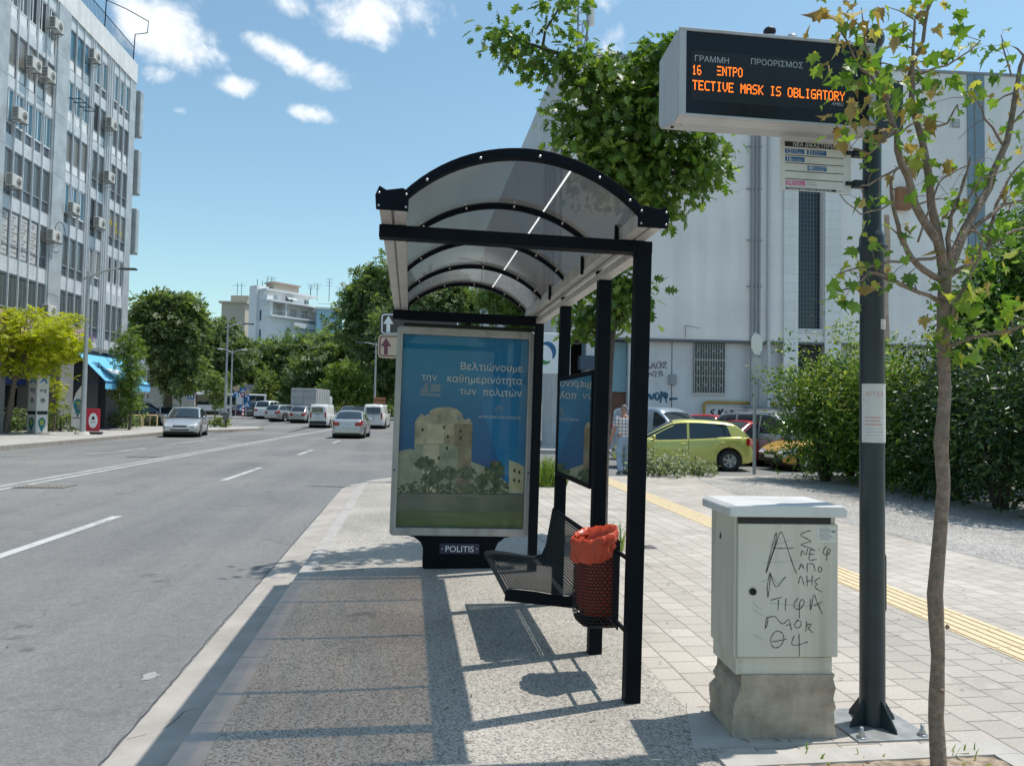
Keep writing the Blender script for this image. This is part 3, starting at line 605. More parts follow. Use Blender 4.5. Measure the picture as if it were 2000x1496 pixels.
# litter bin with an orange bag between the first two posts
lb = thing('litter_bin', 'black perforated litter bin lined with an orange bag between shelter posts', 'litter bin', O + V((-.085, .36, 0)), rot=TILT)
m_perfb = perf_mat('perforated_bin_steel', (.012, .013, .016), 26, 27, (.72, .60), .04)
def binring(z, s=1.0): return [V((x * s, y * s, z)) for x, y in ([(.06, -.148), (-.04, -.15), (-.105, -.142), (-.140, -.105), (-.150, 0), (-.140, .105), (-.105, .142), (-.04, .15), (.06, .148)])]
mb = MB(); mb.uv = []; rows = []
for j, (z, s) in enumerate(((.315, .82), (.33, .95), (.36, 1), (.55, 1), (.72, 1), (.795, 1))):
    rows.append(binring(z, s)); mb.uv += [(i / 8, (z - .315) / .48) for i in range(9)]
mb.grid(rows, sm=True); obj('bin_shell', mb, m_perfb, lb)
mb = MB(); mb.prism([(-.145, .31), (.145, .31), (.145, .80), (-.145, .80)], 0, .006, FRM((.062, 0, 0), (0, 1, 0), (0, 0, 1))); r = binring(.325, .9); mb.add(r, [tuple(range(9))]); obj('back_plate', mb, m_blackm, lb)
mb = MB()
for z in (.36, .74):
    mb.span((.045, -.33, z - .009), (.062, -.14, z + .009)); mb.span((.045, .14, z - .009), (.062, .40, z + .009))
obj('mounting_strap', mb, m_black, lb)
m_bag = pm('orange_plastic_bag', (.50, .062, .025), .36, var=.18, vs=12, bump=.4, bs=26, spec=.35)
mb = MB(); n = 90
def bagring(s, z, wob, ph):
    P = []
    for i in range(n):
        a = 2 * math.pi * i / n; w = wob * (math.sin(4 * a + ph) * .45 + math.sin(11 * a + 3 * ph) * .35 + math.sin(23 * a - 2 * ph) * .25 + math.sin(37 * a + 5 * ph) * .16)
        P.append(V((-.045 + (.128 + w) * s * math.cos(a) * .92, (.160 + w) * s * math.sin(a), z + w * .9 + .035 * math.cos(a))))
    return P
for z, s, w, ph in [(.70, 1.0, .012, 0)]: pass
mb.grid([bagring(.70, .60, .004, 1), bagring(.80, .74, .004, .8), bagring(.85, .79, .006, .8), bagring(.97, .805, .010, .9), bagring(1.03, .826, .009, .6), bagring(1.09, .822, .010, .3), bagring(1.12, .80, .012, .1), bagring(1.13, .78, .012, -.1), bagring(1.10, .765, .010, -.3), bagring(1.13, .745, .013, -.5), bagring(1.12, .725, .014, -.8), bagring(1.09, .705, .014, -1.0), bagring(1.085, .69, .016, -1.1)], sm=True, closed=True)
o = obj('bin_bag', mb, m_bag, lb); o['label'] = 'crumpled orange plastic bag folded over the rim'
mb = MB(); mb.grid([[p + V((rnd.uniform(-.004, .004), rnd.uniform(-.004, .004), 0)) for p in binring(z, s)] for z, s in ((.79, .90), (.72, .93), (.62, .94), (.52, .93), (.43, .90), (.37, .74), (.36, .1))], sm=True); obj('bag_bottom', mb, m_bag, lb)

# ---------------------------------------------------------------- advertising panel (faces the camera at the far end)
ap = thing('advertising_panel', 'grey framed advertising lightbox with a blue poster of a round tower on a dark foot', 'advertising panel', (.50, 7.36, 0), rot=TILT)
FW, FH0, FH1 = 1.335, .315, 2.30
hw = FW / 2
def rrect(x0, z0, x1, z1, r, n=5):
    P = []
    for cx, cz, a in ((x1 - r, z0 + r, -90), (x1 - r, z1 - r, 0), (x0 + r, z1 - r, 90), (x0 + r, z0 + r, 180)):
        for i in range(n + 1): P.append((cx + r * math.cos(math.radians(a + 90 * i / n)), cz + r * math.sin(math.radians(a + 90 * i / n))))
    return P
XZ = lambda y: FRM((0, y, 0), (1, 0, 0), (0, 0, 1))      # normal points to -Y
def ringprism(mb, outer, inner, y0, y1):
    n = len(outer); vs = [V((a, y, b)) for y in (y0, y1) for P in (outer, inner) for a, b in P]
    f = lambda q, p, i: (q * 2 + p) * n + i % n
    fs = []
    for i in range(n):
        fs += [(f(0, 0, i), f(0, 0, i + 1), f(0, 1, i + 1), f(0, 1, i)), (f(1, 0, i + 1), f(1, 0, i), f(1, 1, i), f(1, 1, i + 1)), (f(0, 0, i + 1), f(0, 0, i), f(1, 0, i), f(1, 0, i + 1)), (f(0, 1, i), f(0, 1, i + 1), f(1, 1, i + 1), f(1, 1, i))]
    mb.add(vs, fs)
ix0, ix1, iz0, iz1 = -hw + .058, hw - .058, FH0 + .075, FH1 - .075
mb = MB(); ringprism(mb, rrect(-hw, FH0, hw, FH1, .04), rrect(ix0, iz0, ix1, iz1, .006), -.085, .07); obj('frame', mb, m_alu, ap, bevel=.008)
mb = MB(); mb.span((ix0 - .01, -.02, iz0 - .01), (ix1 + .01, .069, iz1 + .01)); obj('backing', mb, m_blackm, ap)
mb = MB(); mb.add([V((ix0 + .002, -.066, iz0 + .002)), V((ix1 - .002, -.066, iz0 + .002)), V((ix1 - .002, -.066, iz1 - .002)), V((ix0 + .002, -.066, iz1 - .002))], [(0, 1, 2, 3)]); gl = obj('glass_pane', mb, m_clear, ap)
mb = MB(); mb.prism([(-hw + .06, 2.305), (hw - .01, 2.305), (hw - .01, 2.335), (-hw + .06, 2.335)], -.08, .06, XZ(0)); obj('top_cover', mb, m_blackm, ap)
mb = MB()   # flared foot
mb.prism([(-.33, 0), (.33, 0), (.345, .02), (.345, .19), (.37, .25), (.43, .295), (.50, .313), (-.50, .313), (-.43, .295), (-.37, .25), (-.345, .19), (-.345, .02)], -.05, .07, XZ(.01)); obj('foot', mb, m_black, ap, bevel=.006)
mb = MB(); mb.span((-.19, -.074, .145), (.19, -.0605, .245)); o = obj('name_plate', mb, pm('dark_violet_plate', (.02, .018, .055), .4), ap, bevel=.003)
mb = MB(); mb.text('POLITIS', .082, XZ(-.074), .0015, 0.0, 'CENTER', 1.0); mb.v = [(x, y, z + .165) for x, y, z in mb.v]
for sx in (-.165, .165): mb.lathe([(0, .003), (.006, .002), (.006, 0)], (sx, -.074, .195), 8, axis=(V((1, 0, 0)), Z, V((0, -1, 0))))
obj('name_lettering', mb, m_letter, o)
mb = MB()
for sx in (-hw + .025, hw - .025): mb.lathe([(0, .002), (.009, .002), (.009, 0)], (sx, -.0855, .93), 10, axis=(V((1, 0, 0)), Z, V((0, -1, 0))))
obj('key_hole', mb, m_ink, ap)
# the printed poster: flat printed shapes and a painted reflection band, one sheet above the other
def print_mat(name, c1, c2, sc=3.0, det=6, zr=None, rough=.5):
    m, nt, N, L, out = nm(name); b = N.new('ShaderNodeBsdfPrincipled'); b.inputs['Roughness'].default_value = rough; L.new(b.outputs[0], out.inputs[0]); b.inputs['Specular IOR Level'].default_value = .2
    tc = N.new('ShaderNodeTexCoord'); n = N.new('ShaderNodeTexNoise'); n.inputs['Scale'].default_value = sc; n.inputs['Detail'].default_value = det; L.new(tc.outputs['Object'], n.inputs['Vector'])
    r = N.new('ShaderNodeMapRange'); L.new(n.outputs[0], r.inputs[0]); r.inputs[1].default_value = .32; r.inputs[2].default_value = .68
    f = r.outputs[0]
    if zr:   # the printed picture itself runs from one ink to the other up the sheet
        sp = N.new('ShaderNodeSeparateXYZ'); L.new(tc.outputs['Object'], sp.inputs[0]); q = N.new('ShaderNodeMapRange'); L.new(sp.outputs[2], q.inputs[0]); q.inputs[1].default_value = zr[0]; q.inputs[2].default_value = zr[1]
        k = N.new('ShaderNodeMath'); k.operation = 'MULTIPLY_ADD'; L.new(r.outputs[0], k.inputs[0]); k.inputs[1].default_value = .22; L.new(q.outputs[0], k.inputs[2]); k.use_clamp = True; f = k.outputs[0]
    x = N.new('ShaderNodeMixRGB'); L.new(f, x.inputs[0]); x.inputs[1].default_value = c4(c1); x.inputs[2].default_value = c4(c2); L.new(x.outputs[0], b.inputs['Base Color']); return m
mp_sky = print_mat('poster_blue', (.07, .13, .33), (.03, .28, .50), 2.0, 5, (.85, 2.0)); mp_stone = print_mat('poster_stone', (.36, .33, .23), (.84, .70, .50), 7, 12); mp_stone2 = print_mat('poster_pale_stone', (.62, .62, .46), (.36, .37, .25), 7, 12)
mp_tree = print_mat('poster_tree', (.05, .085, .05), (.20, .26, .14), 22, 8); mp_lawn = print_mat('poster_lawn', (.16, .23, .06), (.24, .26, .15), 3, 8, (.32, .62)); mp_water = print_mat('poster_quay', (.16, .19, .15), (.32, .31, .24), 3, 8)
mp_dark = print_mat('poster_dark_figure', (.02, .025, .03), (.05, .06, .05), 10, 6); mp_facade = print_mat('poster_ochre_house', (.62, .54, .30), (.75, .70, .5), 8, 6); mp_reflect = print_mat('painted_reflection_blue', (.06, .30, .54), (.03, .24, .50), 3, 4)
pw, ph = ix1 - ix0, iz1 - iz0
def PP(px, py): return (ix0 + pw * (px - 60) / 888.0, iz1 - ph * (py - 55) / 1385.0)   # print position in the poster sheet
pb = []
mb = MB(); mb.prism([(ix0, iz0), (ix1, iz0), (ix1, iz1), (ix0, iz1)], 0, .002, XZ(-.022)); poster = obj('poster', mb, mp_sky, ap)
def pshape(name, polys, m, lay):
    mb = MB()
    for P in polys: mb.prism([PP(*p) for p in P][::-1], 0, .0006, XZ(-.0242 - lay * .0007))
    return obj(name, mb, m, poster)
def blob(cx, cy, rx, ry, k=26, j=.22): return [(cx + rx * math.cos(a) * (1 + rnd.uniform(-j, j)), cy + ry * math.sin(a) * (1 + rnd.uniform(-j, j))) for a in np.linspace(0, 2 * math.pi, k + 1)[:-1]]
pshape('painted_reflection_band', [[(505, 56), (948, 56), (948, 1160), (835, 1165), (640, 600)]], mp_reflect, 0)  # reflection in the glass, painted as a lighter blue band on the sheet
pshape('printed_quay', [[(60, 1195), (948, 1190), (948, 1320), (60, 1330)]], mp_water, 1); pshape('printed_lawn', [[(60, 1325), (948, 1318), (948, 1438), (60, 1438)]], mp_lawn, 2)
pshape('printed_wall', [[(60, 900), (140, 880), (200, 900), (560, 960), (700, 1010), (840, 1120), (840, 1195), (60, 1200)]], mp_stone2, 1)
tw = [(165, 1195)] + [(170 + 0 * i, 1190) for i in range(1)] + [(165, 690), (180, 655), (200, 640)]
n_ = 15
for i in range(n_): x = 200 + (555 - 200) * i / n_; tw += [(x, 640 + 30 * (i / n_) ** 2 * .9 - (0 if i % 2 else 14)), (x + 14, 640 + 30 * (i / n_) ** 2 * .9 - (0 if i % 2 else 14))]
tw += [(568, 690), (568, 1190)]
pshape('printed_tower', [tw], mp_stone, 3)
pshape('printed_turret', [[(265, 640), (265, 606), (285, 590), (330, 575), (400, 570), (455, 585), (490, 612), (495, 645)]], mp_stone, 2)
pshape('printed_lower_drum', [[(170, 850), (300, 838), (460, 850), (568, 885), (568, 1190), (165, 1190)]], mp_stone2, 4)
pshape('printed_shade', [[(440, 690), (568, 690), (568, 884), (480, 858), (440, 850)], [(470, 860), (568, 888), (568, 1190), (470, 1190)]], print_mat('poster_shaded_stone', (.24, .20, .13), (.52, .41, .27), 8, 12), 5)
pshape('printed_light', [[(250, 700), (370, 690), (370, 838), (300, 838), (250, 842)], [(230, 850), (340, 846), (340, 1190), (230, 1190)]], print_mat('poster_lit_stone', (.60, .52, .36), (.86, .76, .54), 9, 12), 5)
mb = MB(); jj = 0
for row in range(30):
    y = 672 + row * 17.3
    for c_ in range(14):
        x = 170 + c_ * 28 + (row % 2) * 14 + rnd.uniform(-4, 4)
        if x > 552 or rnd.random() < .35: continue
        a, b = PP(x, y + rnd.uniform(-2, 2)), PP(x + rnd.uniform(10, 24), y + 2.6); mb.prism([(a[0], b[1]), (b[0], b[1]), (b[0], a[1]), (a[0], a[1])], 0, .0003, XZ(-.0279))
obj('printed_courses', mb, print_mat('poster_mortar', (.20, .17, .11), (.40, .33, .22), 6), poster)
pshape('printed_windows', [[(x, y), (x + 14, y), (x + 14, y + 22), (x, y + 22)] for x, y in ((870, 1010), (905, 1020), (870, 1080), (905, 1085), (212, 730), (360, 708), (478, 732), (390, 776), (480, 782), (386, 858), (332, 932))], mp_dark, 6)
tr = [blob(rnd.uniform(70, 830), rnd.uniform(1120, 1192), rnd.uniform(8, 26), rnd.uniform(6, 16), 9, .5) for _ in range(120)]
for cx, cy, rx, ry in ((250, 980, 70, 60), (330, 1060, 50, 70), (420, 1050, 52, 55), (540, 1045, 62, 55), (640, 1090, 48, 45), (740, 1050, 72, 95), (270, 1090, 50, 40)):
    for _ in range(60):
        a, q = rnd.uniform(0, 6.28), math.sqrt(rnd.random()) * .95; tr += [blob(cx + q * rx * math.cos(a), cy + q * ry * math.sin(a) * .9, rx * rnd.uniform(.12, .28), ry * rnd.uniform(.10, .24), 9, .5)]
    tr += [[(cx - 5, cy + ry * .6), (cx + 5, cy + ry * .6), (cx + 14, 1195), (cx + 2, 1195)]]
for k, P in enumerate(tr): pass
mb = MB()
for k, P in enumerate(tr): mb.prism([PP(*p) for p in P][::-1], 0, .0005, XZ(-.0279 - k * .000010))
obj('printed_trees', mb, mp_tree, poster)
pshape('printed_house', [[(835, 945), (900, 965), (945, 990), (945, 1185), (845, 1185)]], mp_facade, 3)
m_boat = print_mat('poster_sail_grey', (.30, .38, .45), (.25, .32, .42), 5)
pshape('printed_sailboat', [[(238, 390), (246, 390), (250, 470), (188, 468)], [(185, 474), (345, 478), (330, 496), (200, 494)], [(262, 405), (335, 410), (330, 462), (262, 466)]], m_boat, 4)
mb = MB()
def ptext(body, px, py, size, wgt, right=True, sx=1.0):
    x, z = PP(px, py); mb.text(body, size, FRM((x, -.0335, z), (1, 0, 0), (0, 0, 1)), .0005, wgt, 'RIGHT' if right else 'LEFT', sx)
ptext('Βελτιώνουμε', 915, 295, .098, .010, sx=1.02); ptext('καθημερινότητα', 912, 388, .098, .010, sx=.98); ptext('την', 308, 382, .092, -.004, sx=1.0); ptext('πολιτών', 914, 478, .098, .010, sx=1.0); ptext('των', 590, 474, .092, -.004, sx=1.0); ptext('ΘΕΣΣΑΛΟΝΙΚΗΣ', 912, 643, .036, .006); ptext('ΔΗΜΟΣ', 706, 643, .036, -.004)
obj('printed_lettering', mb, m_letter, poster)
mb = MB()   # emblem: a small profile head made of strokes
ex, ez = PP(752, 580)
for a, b in ([(-.02, .03), (0, .042), (.02, .035), (.028, .015), (.024, 0), (.032, -.010), (.024, -.014), (.026, -.024), (.016, -.03), (.012, -.044)], [(-.02, .03), (-.036, .01), (-.034, -.015), (-.02, -.03), (-.012, -.046)], [(-.024, .018), (-.01, .03), (.01, .026)], [(-.028, .0), (-.012, .014), (.006, .012)], [(-.026, -.016), (-.012, -.004), (0, 0)], [(.008, .006), (.016, .006)]) if False else ():
    pass
for st in ([(-.02, .03), (0, .042), (.02, .035), (.028, .015), (.024, 0), (.032, -.010), (.024, -.014), (.026, -.024), (.016, -.03), (.012, -.044)], [(-.02, .03), (-.036, .01), (-.034, -.015), (-.02, -.03), (-.012, -.046)], [(-.024, .018), (-.01, .03), (.01, .026)], [(-.028, .0), (-.012, .014), (.006, .012)], [(-.026, -.016), (-.012, -.004), (0, 0)], [(.008, .006), (.016, .006)]):
    mb.ribbon(st, .004, FRM((ex, -.0335, ez), (1, 0, 0), (0, 0, 1)), .0006)
obj('printed_emblem', mb, pm('pale_bronze_ink', (.55, .50, .45), .5), poster)
# second information panel hung between two posts, its glass to the kerb side
ip = thing('information_panel', 'black framed glazed notice panel hung between the second and third shelter posts', 'notice panel', O + V((-.01, .84, 0)), rot=TILT)
mb = MB(); mb.span((-.028, .02, 1.02), (.03, 1.135, 1.785)); obj('case', mb, m_blackm, ip, bevel=.006)
mb = MB(); ringprism(mb, [(.02, 1.02), (1.135, 1.02), (1.135, 1.785), (.02, 1.785)], [(.05, 1.05), (1.105, 1.05), (1.105, 1.755), (.05, 1.755)], -.0, .0) if False else None
for a, b in (((-.036, .02, 1.02), (-.0285, 1.135, 1.052)), ((-.036, .02, 1.753), (-.0285, 1.135, 1.785)), ((-.036, .02, 1.053), (-.0285, .052, 1.752)), ((-.036, 1.103, 1.053), (-.0285, 1.135, 1.752))): mb.span(a, b)
obj('frame', mb, m_black, ip)
mp_info = print_mat('notice_blue_sheet', (.02, .10, .20), (.06, .18, .30), 3, 6, (1.1, 1.7)); mb = MB(); mb.span((-.0295, .056, 1.056), (-.0286, 1.10, 1.75)); obj('notice_sheet', mb, mp_info, ip)
mb = MB(); mb.span((-.034, .054, 1.054), (-.0315, 1.101, 1.751)); obj('glass_pane', mb, clearglass('dark_reflecting_glass', 1.6, (.5, .55, .6)), ip)
mb = MB()
for y in (-.01, 1.16):
    for z in (1.12, 1.68): mb.span((-.012, y - .03, z - .02), (.012, y + .03, z + .02))
obj('clamp', mb, m_black, ip)
# ---------------------------------------------------------------- pole with the electronic display
m_pole = pm('dark_green_grey_paint', (.018, .032, .038), .42, var=.22, vs=6, spec=.5, bump=.04, bs=30)
m_shell = pm('light_grey_box_paint', (.46, .465, .47), .42, .1, var=.06, vs=4, stain=((.28, .25, .22), .45, 8))
m_screen = pm('display_black', (.008, .010, .013), .25, var=.1, spec=.3)
m_screen2 = pm('display_matrix', (.016, .019, .021), .4, var=.1, spec=.3)
PO = V((2.288, 3.51, 0))
pole = thing('display_pole', 'dark green steel pole with ball top and bolted foot beside the cabinet', 'pole', PO)
mb = MB(); mb.lathe([(.059, .012), (.058, 1.2), (.057, 2.33), (.060, 2.335), (.066, 2.345), (.068, 2.36), (.062, 2.372), (.060, 2.385), (.060, 2.41), (.052, 2.43), (.046, 2.445), (.044, 2.5), (.044, 3.33)], n=32); obj('post', mb, m_pole, pole)
mb = MB(); mb.lathe([(.0585, 2.352), (.074, 2.356), (.075, 2.362), (.0585, 2.368)], n=32); obj('collar', mb, m_pole, pole)
mb = MB(); mb.lathe([(.046, 3.32), (.050, 3.33), (.040, 3.35), (.036, 3.365)] + [(.060 * math.sin(a), 3.425 - .060 * math.cos(a)) for a in np.linspace(.6, math.pi, 14)], n=28); obj('ball_finial', mb, m_pole, pole)
mb = MB(); mb.span((-.19, -.19, -.004), (.19, .19, .010)); bp_ = obj('base_plate', mb, pm('galvanised_plate', (.30, .31, .31), .55, .3, var=.25, vs=12), pole, bevel=.002)
for a in (0.25, 1.82, 3.39, 4.96):
    d = V((math.cos(a), math.sin(a), 0)); mb = MB(); mb.prism([(.05, .010), (.145, .010), (.14, .028), (.058, .14), (.05, .14)], -.004, .004, FRM((0, 0, 0), d, Z)); obj('gusset', mb, m_pole, pole)
for sx in (-.155, .155):
    for sy in (-.155, .155):
        mb = MB(); mb.lathe([(0, .016), (.024, .016), (.024, .010)], (sx, sy, 0), 16); mb.lathe([(0, .036), (.015, .036), (.016, .018)], (sx, sy, 0), 6, sm=False); mb.lathe([(0, .060), (.0085, .060), (.0085, .03)], (sx, sy, 0), 10); obj('anchor_bolt', mb, m_bolt, pole)
mb = MB(); mb.prism(rrect(-.022, .55, .022, .84, .02), -.004, .006, FRM((.057, 0, 0), (0, 1, 0), (0, 0, 1))); obj('access_hatch', mb, m_pole, pole, bevel=.002)
m_paper = pm('faded_paper', (.62, .61, .58), .8, var=.08, vs=14, bump=.15, bs=12)
def wrap(mb, r, a0, a1, z0, z1, n=16): mb.grid([[V((r * math.sin(a0 + (a1 - a0) * i / n), -r * math.cos(a0 + (a1 - a0) * i / n), z)) for i in range(n + 1)] for z in (z0, (z0 + z1) / 2, z1)], sm=True)
t = tag(obj('paper_notice', (lambda m: (wrap(m, .0605, -1.45, 1.5, 1.385, 1.675), m)[1])(MB()), m_paper, None, PO), 'white paper notice with faded red print wrapped round the dark pole', 'notice', 'papers on the pole')
mb = MB(); fade = pm('faded_red_print', (.62, .36, .33), .8); fg = pm('faded_grey_print', (.45, .42, .42), .8)
def wraptext(mb, body, size, r, a0, z, wgt=.01):
    vs, fs = text_data(body, wgt, 'LEFT'); mb.add([V((r * math.sin(a0 + a * size / r), -r * math.cos(a0 + a * size / r), z + b * size)) for a, b, c in vs], fs)
wraptext(mb, 'ΑΓΓΕΛ', .030, .0612, -1.1, 1.615); obj('faded_heading', mb, fade, t)
mb = MB()
for z, l in ((1.505, 1.3), (1.488, 1.2), (1.47, 1.35)): wrap(mb, .0611, -1.15, -1.15 + l, z, z + .007)
obj('faded_lines', mb, fade, t)
mb = MB()
for z, l in ((1.452, 1.5), (1.436, 1.5), (1.42, 1.1)): wrap(mb, .0611, -1.15, -1.15 + l, z, z + .0025)
obj('small_print', mb, fg, t)
t = tag(obj('sticker', (lambda m: (wrap(m, .0605, .12, .95, 1.945, 1.995), m)[1])(MB()), m_paper, None, PO), 'small torn white sticker high on the dark pole', 'sticker', 'papers on the pole')
mb = MB()
for z, l in ((1.985, .45), (1.972, .3), (1.962, .6), (1.954, .55)): wrap(mb, .0611, .22, .22 + l, z, z + .005)
obj('small_print', mb, fg, t)
# display
DX0, DX1, DY0, DY1, DZ0, DZ1 = 1.19, 2.165, 3.30, 3.575, 2.875, 3.285
db = thing('electronic_display', 'grey electronic bus arrivals display with orange dot letters on the pole', 'display', (DX0, DY0, DZ0))
w, d, h = DX1 - DX0, DY1 - DY0, DZ1 - DZ0
mb = MB()
sec = [(0.0, .028), (.0, h - .005), (.02, h), (d, h - .03), (d, .06), (d - .03, .03), (.06, -.010), (.0, .0)]
mb.prism(sec, 0, w, FRM((0, 0, 0), (0, 1, 0), (0, 0, 1)))
obj('housing', mb, m_shell, db, bevel=.006)
mb = MB()   # projecting hood round the recessed screen
for a, b in (((0, -.012, h - .012), (w, .0, h + .003)), ((0, -.012, .001), (.034, .0, h - .0125)), ((w - .034, -.012, .001), (w, .0, h - .0125)), ((.0345, -.012, .001), (w - .0345, .0, .012))): mb.span(a, b)
obj('hood', mb, m_shell, db, bevel=.002)
fz0, fz1 = .012, h - .0125
mb = MB(); mb.span((.0345, -.006, fz0), (w - .0345, -.0005, fz1)); scr = obj('screen_glass', mb, m_screen, db)
XZd = FRM((0, -.0062, 0), (1, 0, 0), (0, 0, 1))
def DP(px, py):   # zoomed-crop pixel of the photograph -> position on the screen front
    P = AY(1270 + px * 450 / 1870, 40 + py * 360 / 1496, DY0 - .006); return (P.x - DX0, P.z - DZ0)
mb = MB(); a = DP(335, 245); b = DP(310, 645); mb.prism([(a[0], b[1]), (w - .11, b[1]), (w - .11, a[1]), (a[0], a[1])], 0, .0006, XZd); obj('matrix_window', mb, m_screen2, scr)
mb = MB()
for px, py, body, sz in ((357, 332, 'ΓΡΑΜΜΗ', .0385), (812, 358, 'ΠΡΟΟΡΙΣΜΟΣ', .0385)):
    x, z = DP(px, py); mb.text(body, sz, FRM((x, -.0062, z), (1, 0, 0), (0, 0, 1)), .0012, .0)
x, z = DP(1470, 690); mb.text('AMELI', .022, FRM((x, -.0062, z), (1, 0, 0), (0.2, 0, 1)), .0012, .01)
obj('printed_heading', mb, m_gletter, scr)
FONT = {'1': '0010001100001000010000100001000111', '6': '', }
F5 = {'T': ['11111', '00100', '00100', '00100', '00100', '00100', '00100'], 'E': ['11111', '10000', '10000', '11110', '10000', '10000', '11111'], 'C': ['01111', '10000', '10000', '10000', '10000', '10000', '01111'], 'I': ['01110', '00100', '00100', '00100', '00100', '00100', '01110'], 'V': ['10001', '10001', '10001', '10001', '10001', '01010', '00100'],
      'M': ['10001', '11011', '10101', '10101', '10001', '10001', '10001'], 'A': ['01110', '10001', '10001', '11111', '10001', '10001', '10001'], 'S': ['01111', '10000', '10000', '01110', '00001', '00001', '11110'], 'K': ['10001', '10010', '10100', '11000', '10100', '10010', '10001'], 'O': ['01110', '10001', '10001', '10001', '10001', '10001', '01110'],
      'B': ['11110', '10001', '10001', '11110', '10001', '10001', '11110'], 'L': ['10000', '10000', '10000', '10000', '10000', '10000', '11111'], 'G': ['01111', '10000', '10000', '10111', '10001', '10001', '01111'], 'R': ['11110', '10001', '10001', '11110', '10100', '10010', '10001'], 'Y': ['10001', '10001', '01010', '00100', '00100', '00100', '00100'],
      'N': ['10001', '11001', '10101', '10101', '10011', '10001', '10001'], 'P': ['11110', '10001', '10001', '11110', '10000', '10000', '10000'], '1': ['00100', '01100', '00100', '00100', '00100', '00100', '01110'], '6': ['01110', '10000', '10000', '11110', '10001', '10001', '01110'], 'e': ['11111', '00000', '00000', '11110', '00000', '00000', '11111'], ' ': ['00000'] * 7}
def led_mat():
    m, nt, N, L, out = nm('lit_orange_dot'); e = N.new('ShaderNodeEmission'); e.inputs[0].default_value = (1.0, .21, .025, 1); e.inputs[1].default_value = 2.0; L.new(e.outputs[0], out.inputs[0]); return m
m_led = led_mat()
mb = MB()
def dots(body, p0, p1, ptop):   # letters between two screen positions
    x0, zb = DP(*p0); x1, _ = DP(*p1); _, zt = DP(*ptop); n = len(body); adv = (x1 - x0) / n; cw = adv / 6.0; chh = (zt - zb) / 7.0
    for i, ch in enumerate(body):
        for r, rowb in enumerate(F5[ch]):
            for c, bit in enumerate(rowb):
                if bit == '1':
                    x = x0 + i * adv + c * cw; z = zb + (6 - r) * chh
                    mb.prism([(x, z), (x + cw * .90, z), (x + cw * .90, z + chh * .80), (x, z + chh * .80)], .0007, .0016, XZd)
dots('16', (340, 440), (420, 443), (340, 362)); dots('eNTPO', (542, 448), (755, 458), (542, 372))
dots('TECTIVE MASK IS OBLIGATORY', (342, 563), (1585, 622), (342, 484))
obj('lit_dots', mb, m_led, scr)
mb = MB()
for px, py in ((250, 822), (207, 872), (1510, 940)):
    P = AY(1270 + px * 450 / 1870, 40 + py * 360 / 1496, DY0 + .1); mb.lathe([(0, -.003), (.009, -.003), (.009, .004)], (P.x - DX0, .09 if py != 872 else .15, .0 if py != 872 else .005), 10)
obj('underside_screw', mb, m_ink, db)
mb = MB(); mb.span((w - .02, d - .02, .10), (w + .06, d + .03, .14)); mb.span((w - .02, d - .02, h - .14), (w + .06, d + .03, h - .10)); obj('pole_clamp', mb, m_pole, db)
mb = MB(); mb.span((w + .0, .12, .06), (w + .235, d - .02, h - .10)); obj('side_box', mb, m_pole, db, bevel=.006)
# bus stop plate
bp = thing('bus_stop_plate', 'white bus stop plate listing line numbers under the display', 'bus stop sign', (1.792, 3.50, 2.625))
pw2, ph2 = .375, .262
mb = MB(); mb.prism(rrect(0, 0, pw2, ph2, .012), -.002, .002, XZ(0)); obj('plate', mb, m_whitesheet, bp)
def BPx(px, py): return ((px - 1025) / 620.0 * .365, (1400 - py) / 440.0 * .262)
def bars(name, rects, m, off):
    mb = MB()
    for x0, y0, x1, y1 in rects:
        a = BPx(x0, y1); b = BPx(x1, y0); mb.prism([(a[0], a[1]), (b[0], a[1]), (b[0], b[1]), (a[0], b[1])], 0, .0006, XZ(-.0022 - off)); 
    return obj(name, mb, m, bp)
bars('black_band', [(1062, 990, 1588, 1033), (1072, 1376, 1525, 1393)] + [(1066, y - 3, 1592, y + 3) for y in (1105, 1170, 1238, 1304)], m_ink, 0)
bars('blue_route_box', [(1064, 1050, 1238, 1090), (1260, 1050, 1437, 1092), (1066, 1117, 1240, 1157), (1266, 1184, 1440, 1224)], m_blueink, 0)
bars('pink_route_box', [(1072, 1316, 1246, 1358)], m_pinkink, 0)
def ptxt(mb, body, px, py, size, wgt=.015, sx=1.0, al='LEFT'):
    x, z = BPx(px, py); mb.text(body, size, FRM((x, -.0030, z), (1, 0, 0), (0, 0, 1)), .0006, wgt, al, sx)
mb = MB(); ptxt(mb, 'ΝΕΑ ΔΙΚΑΣΤΗΡΙΑ', 1326, 1026, .0275, .003, 1.0, 'CENTER')
for s, x, y in (('12', 1072, 1087), ('31', 1268, 1089), ('16', 1074, 1153), ('40', 1272, 1220), ('39', 1078, 1355)): ptxt(mb, s, x, y, .031, .002, .95)
for s, x, y in (('Κ.Τ.Ε.Λ.', 1126, 1068), ('Κ. ΤΟΥΜΠΑ', 1126, 1086), ('ΒΟΥΛΓΑΡΗ', 1326, 1069), ('Κ.Τ.Ε.Λ.', 1326, 1087), ('ΕΛΕΥΘΕΡΙΑ', 1128, 1150), ('Ν.Σ. ΣΤΑΘΜΟΣ', 1328, 1202), ('ΚΑΛΟΧΩΡΙ', 1328, 1220), ('ΚΗΦΙΣΙΑ', 1128, 1334), ('ΚΑΛΑΜΑΡΙΑ', 1128, 1353)): ptxt(mb, s, x, y, .0098, .0, 1.0)
ptxt(mb, 'Πληροφορίες γραμμών αστικών  τηλ. 2310 981 100', 1082, 1390, .0105, .02, .95)
obj('route_lettering', mb, m_letter, bp)
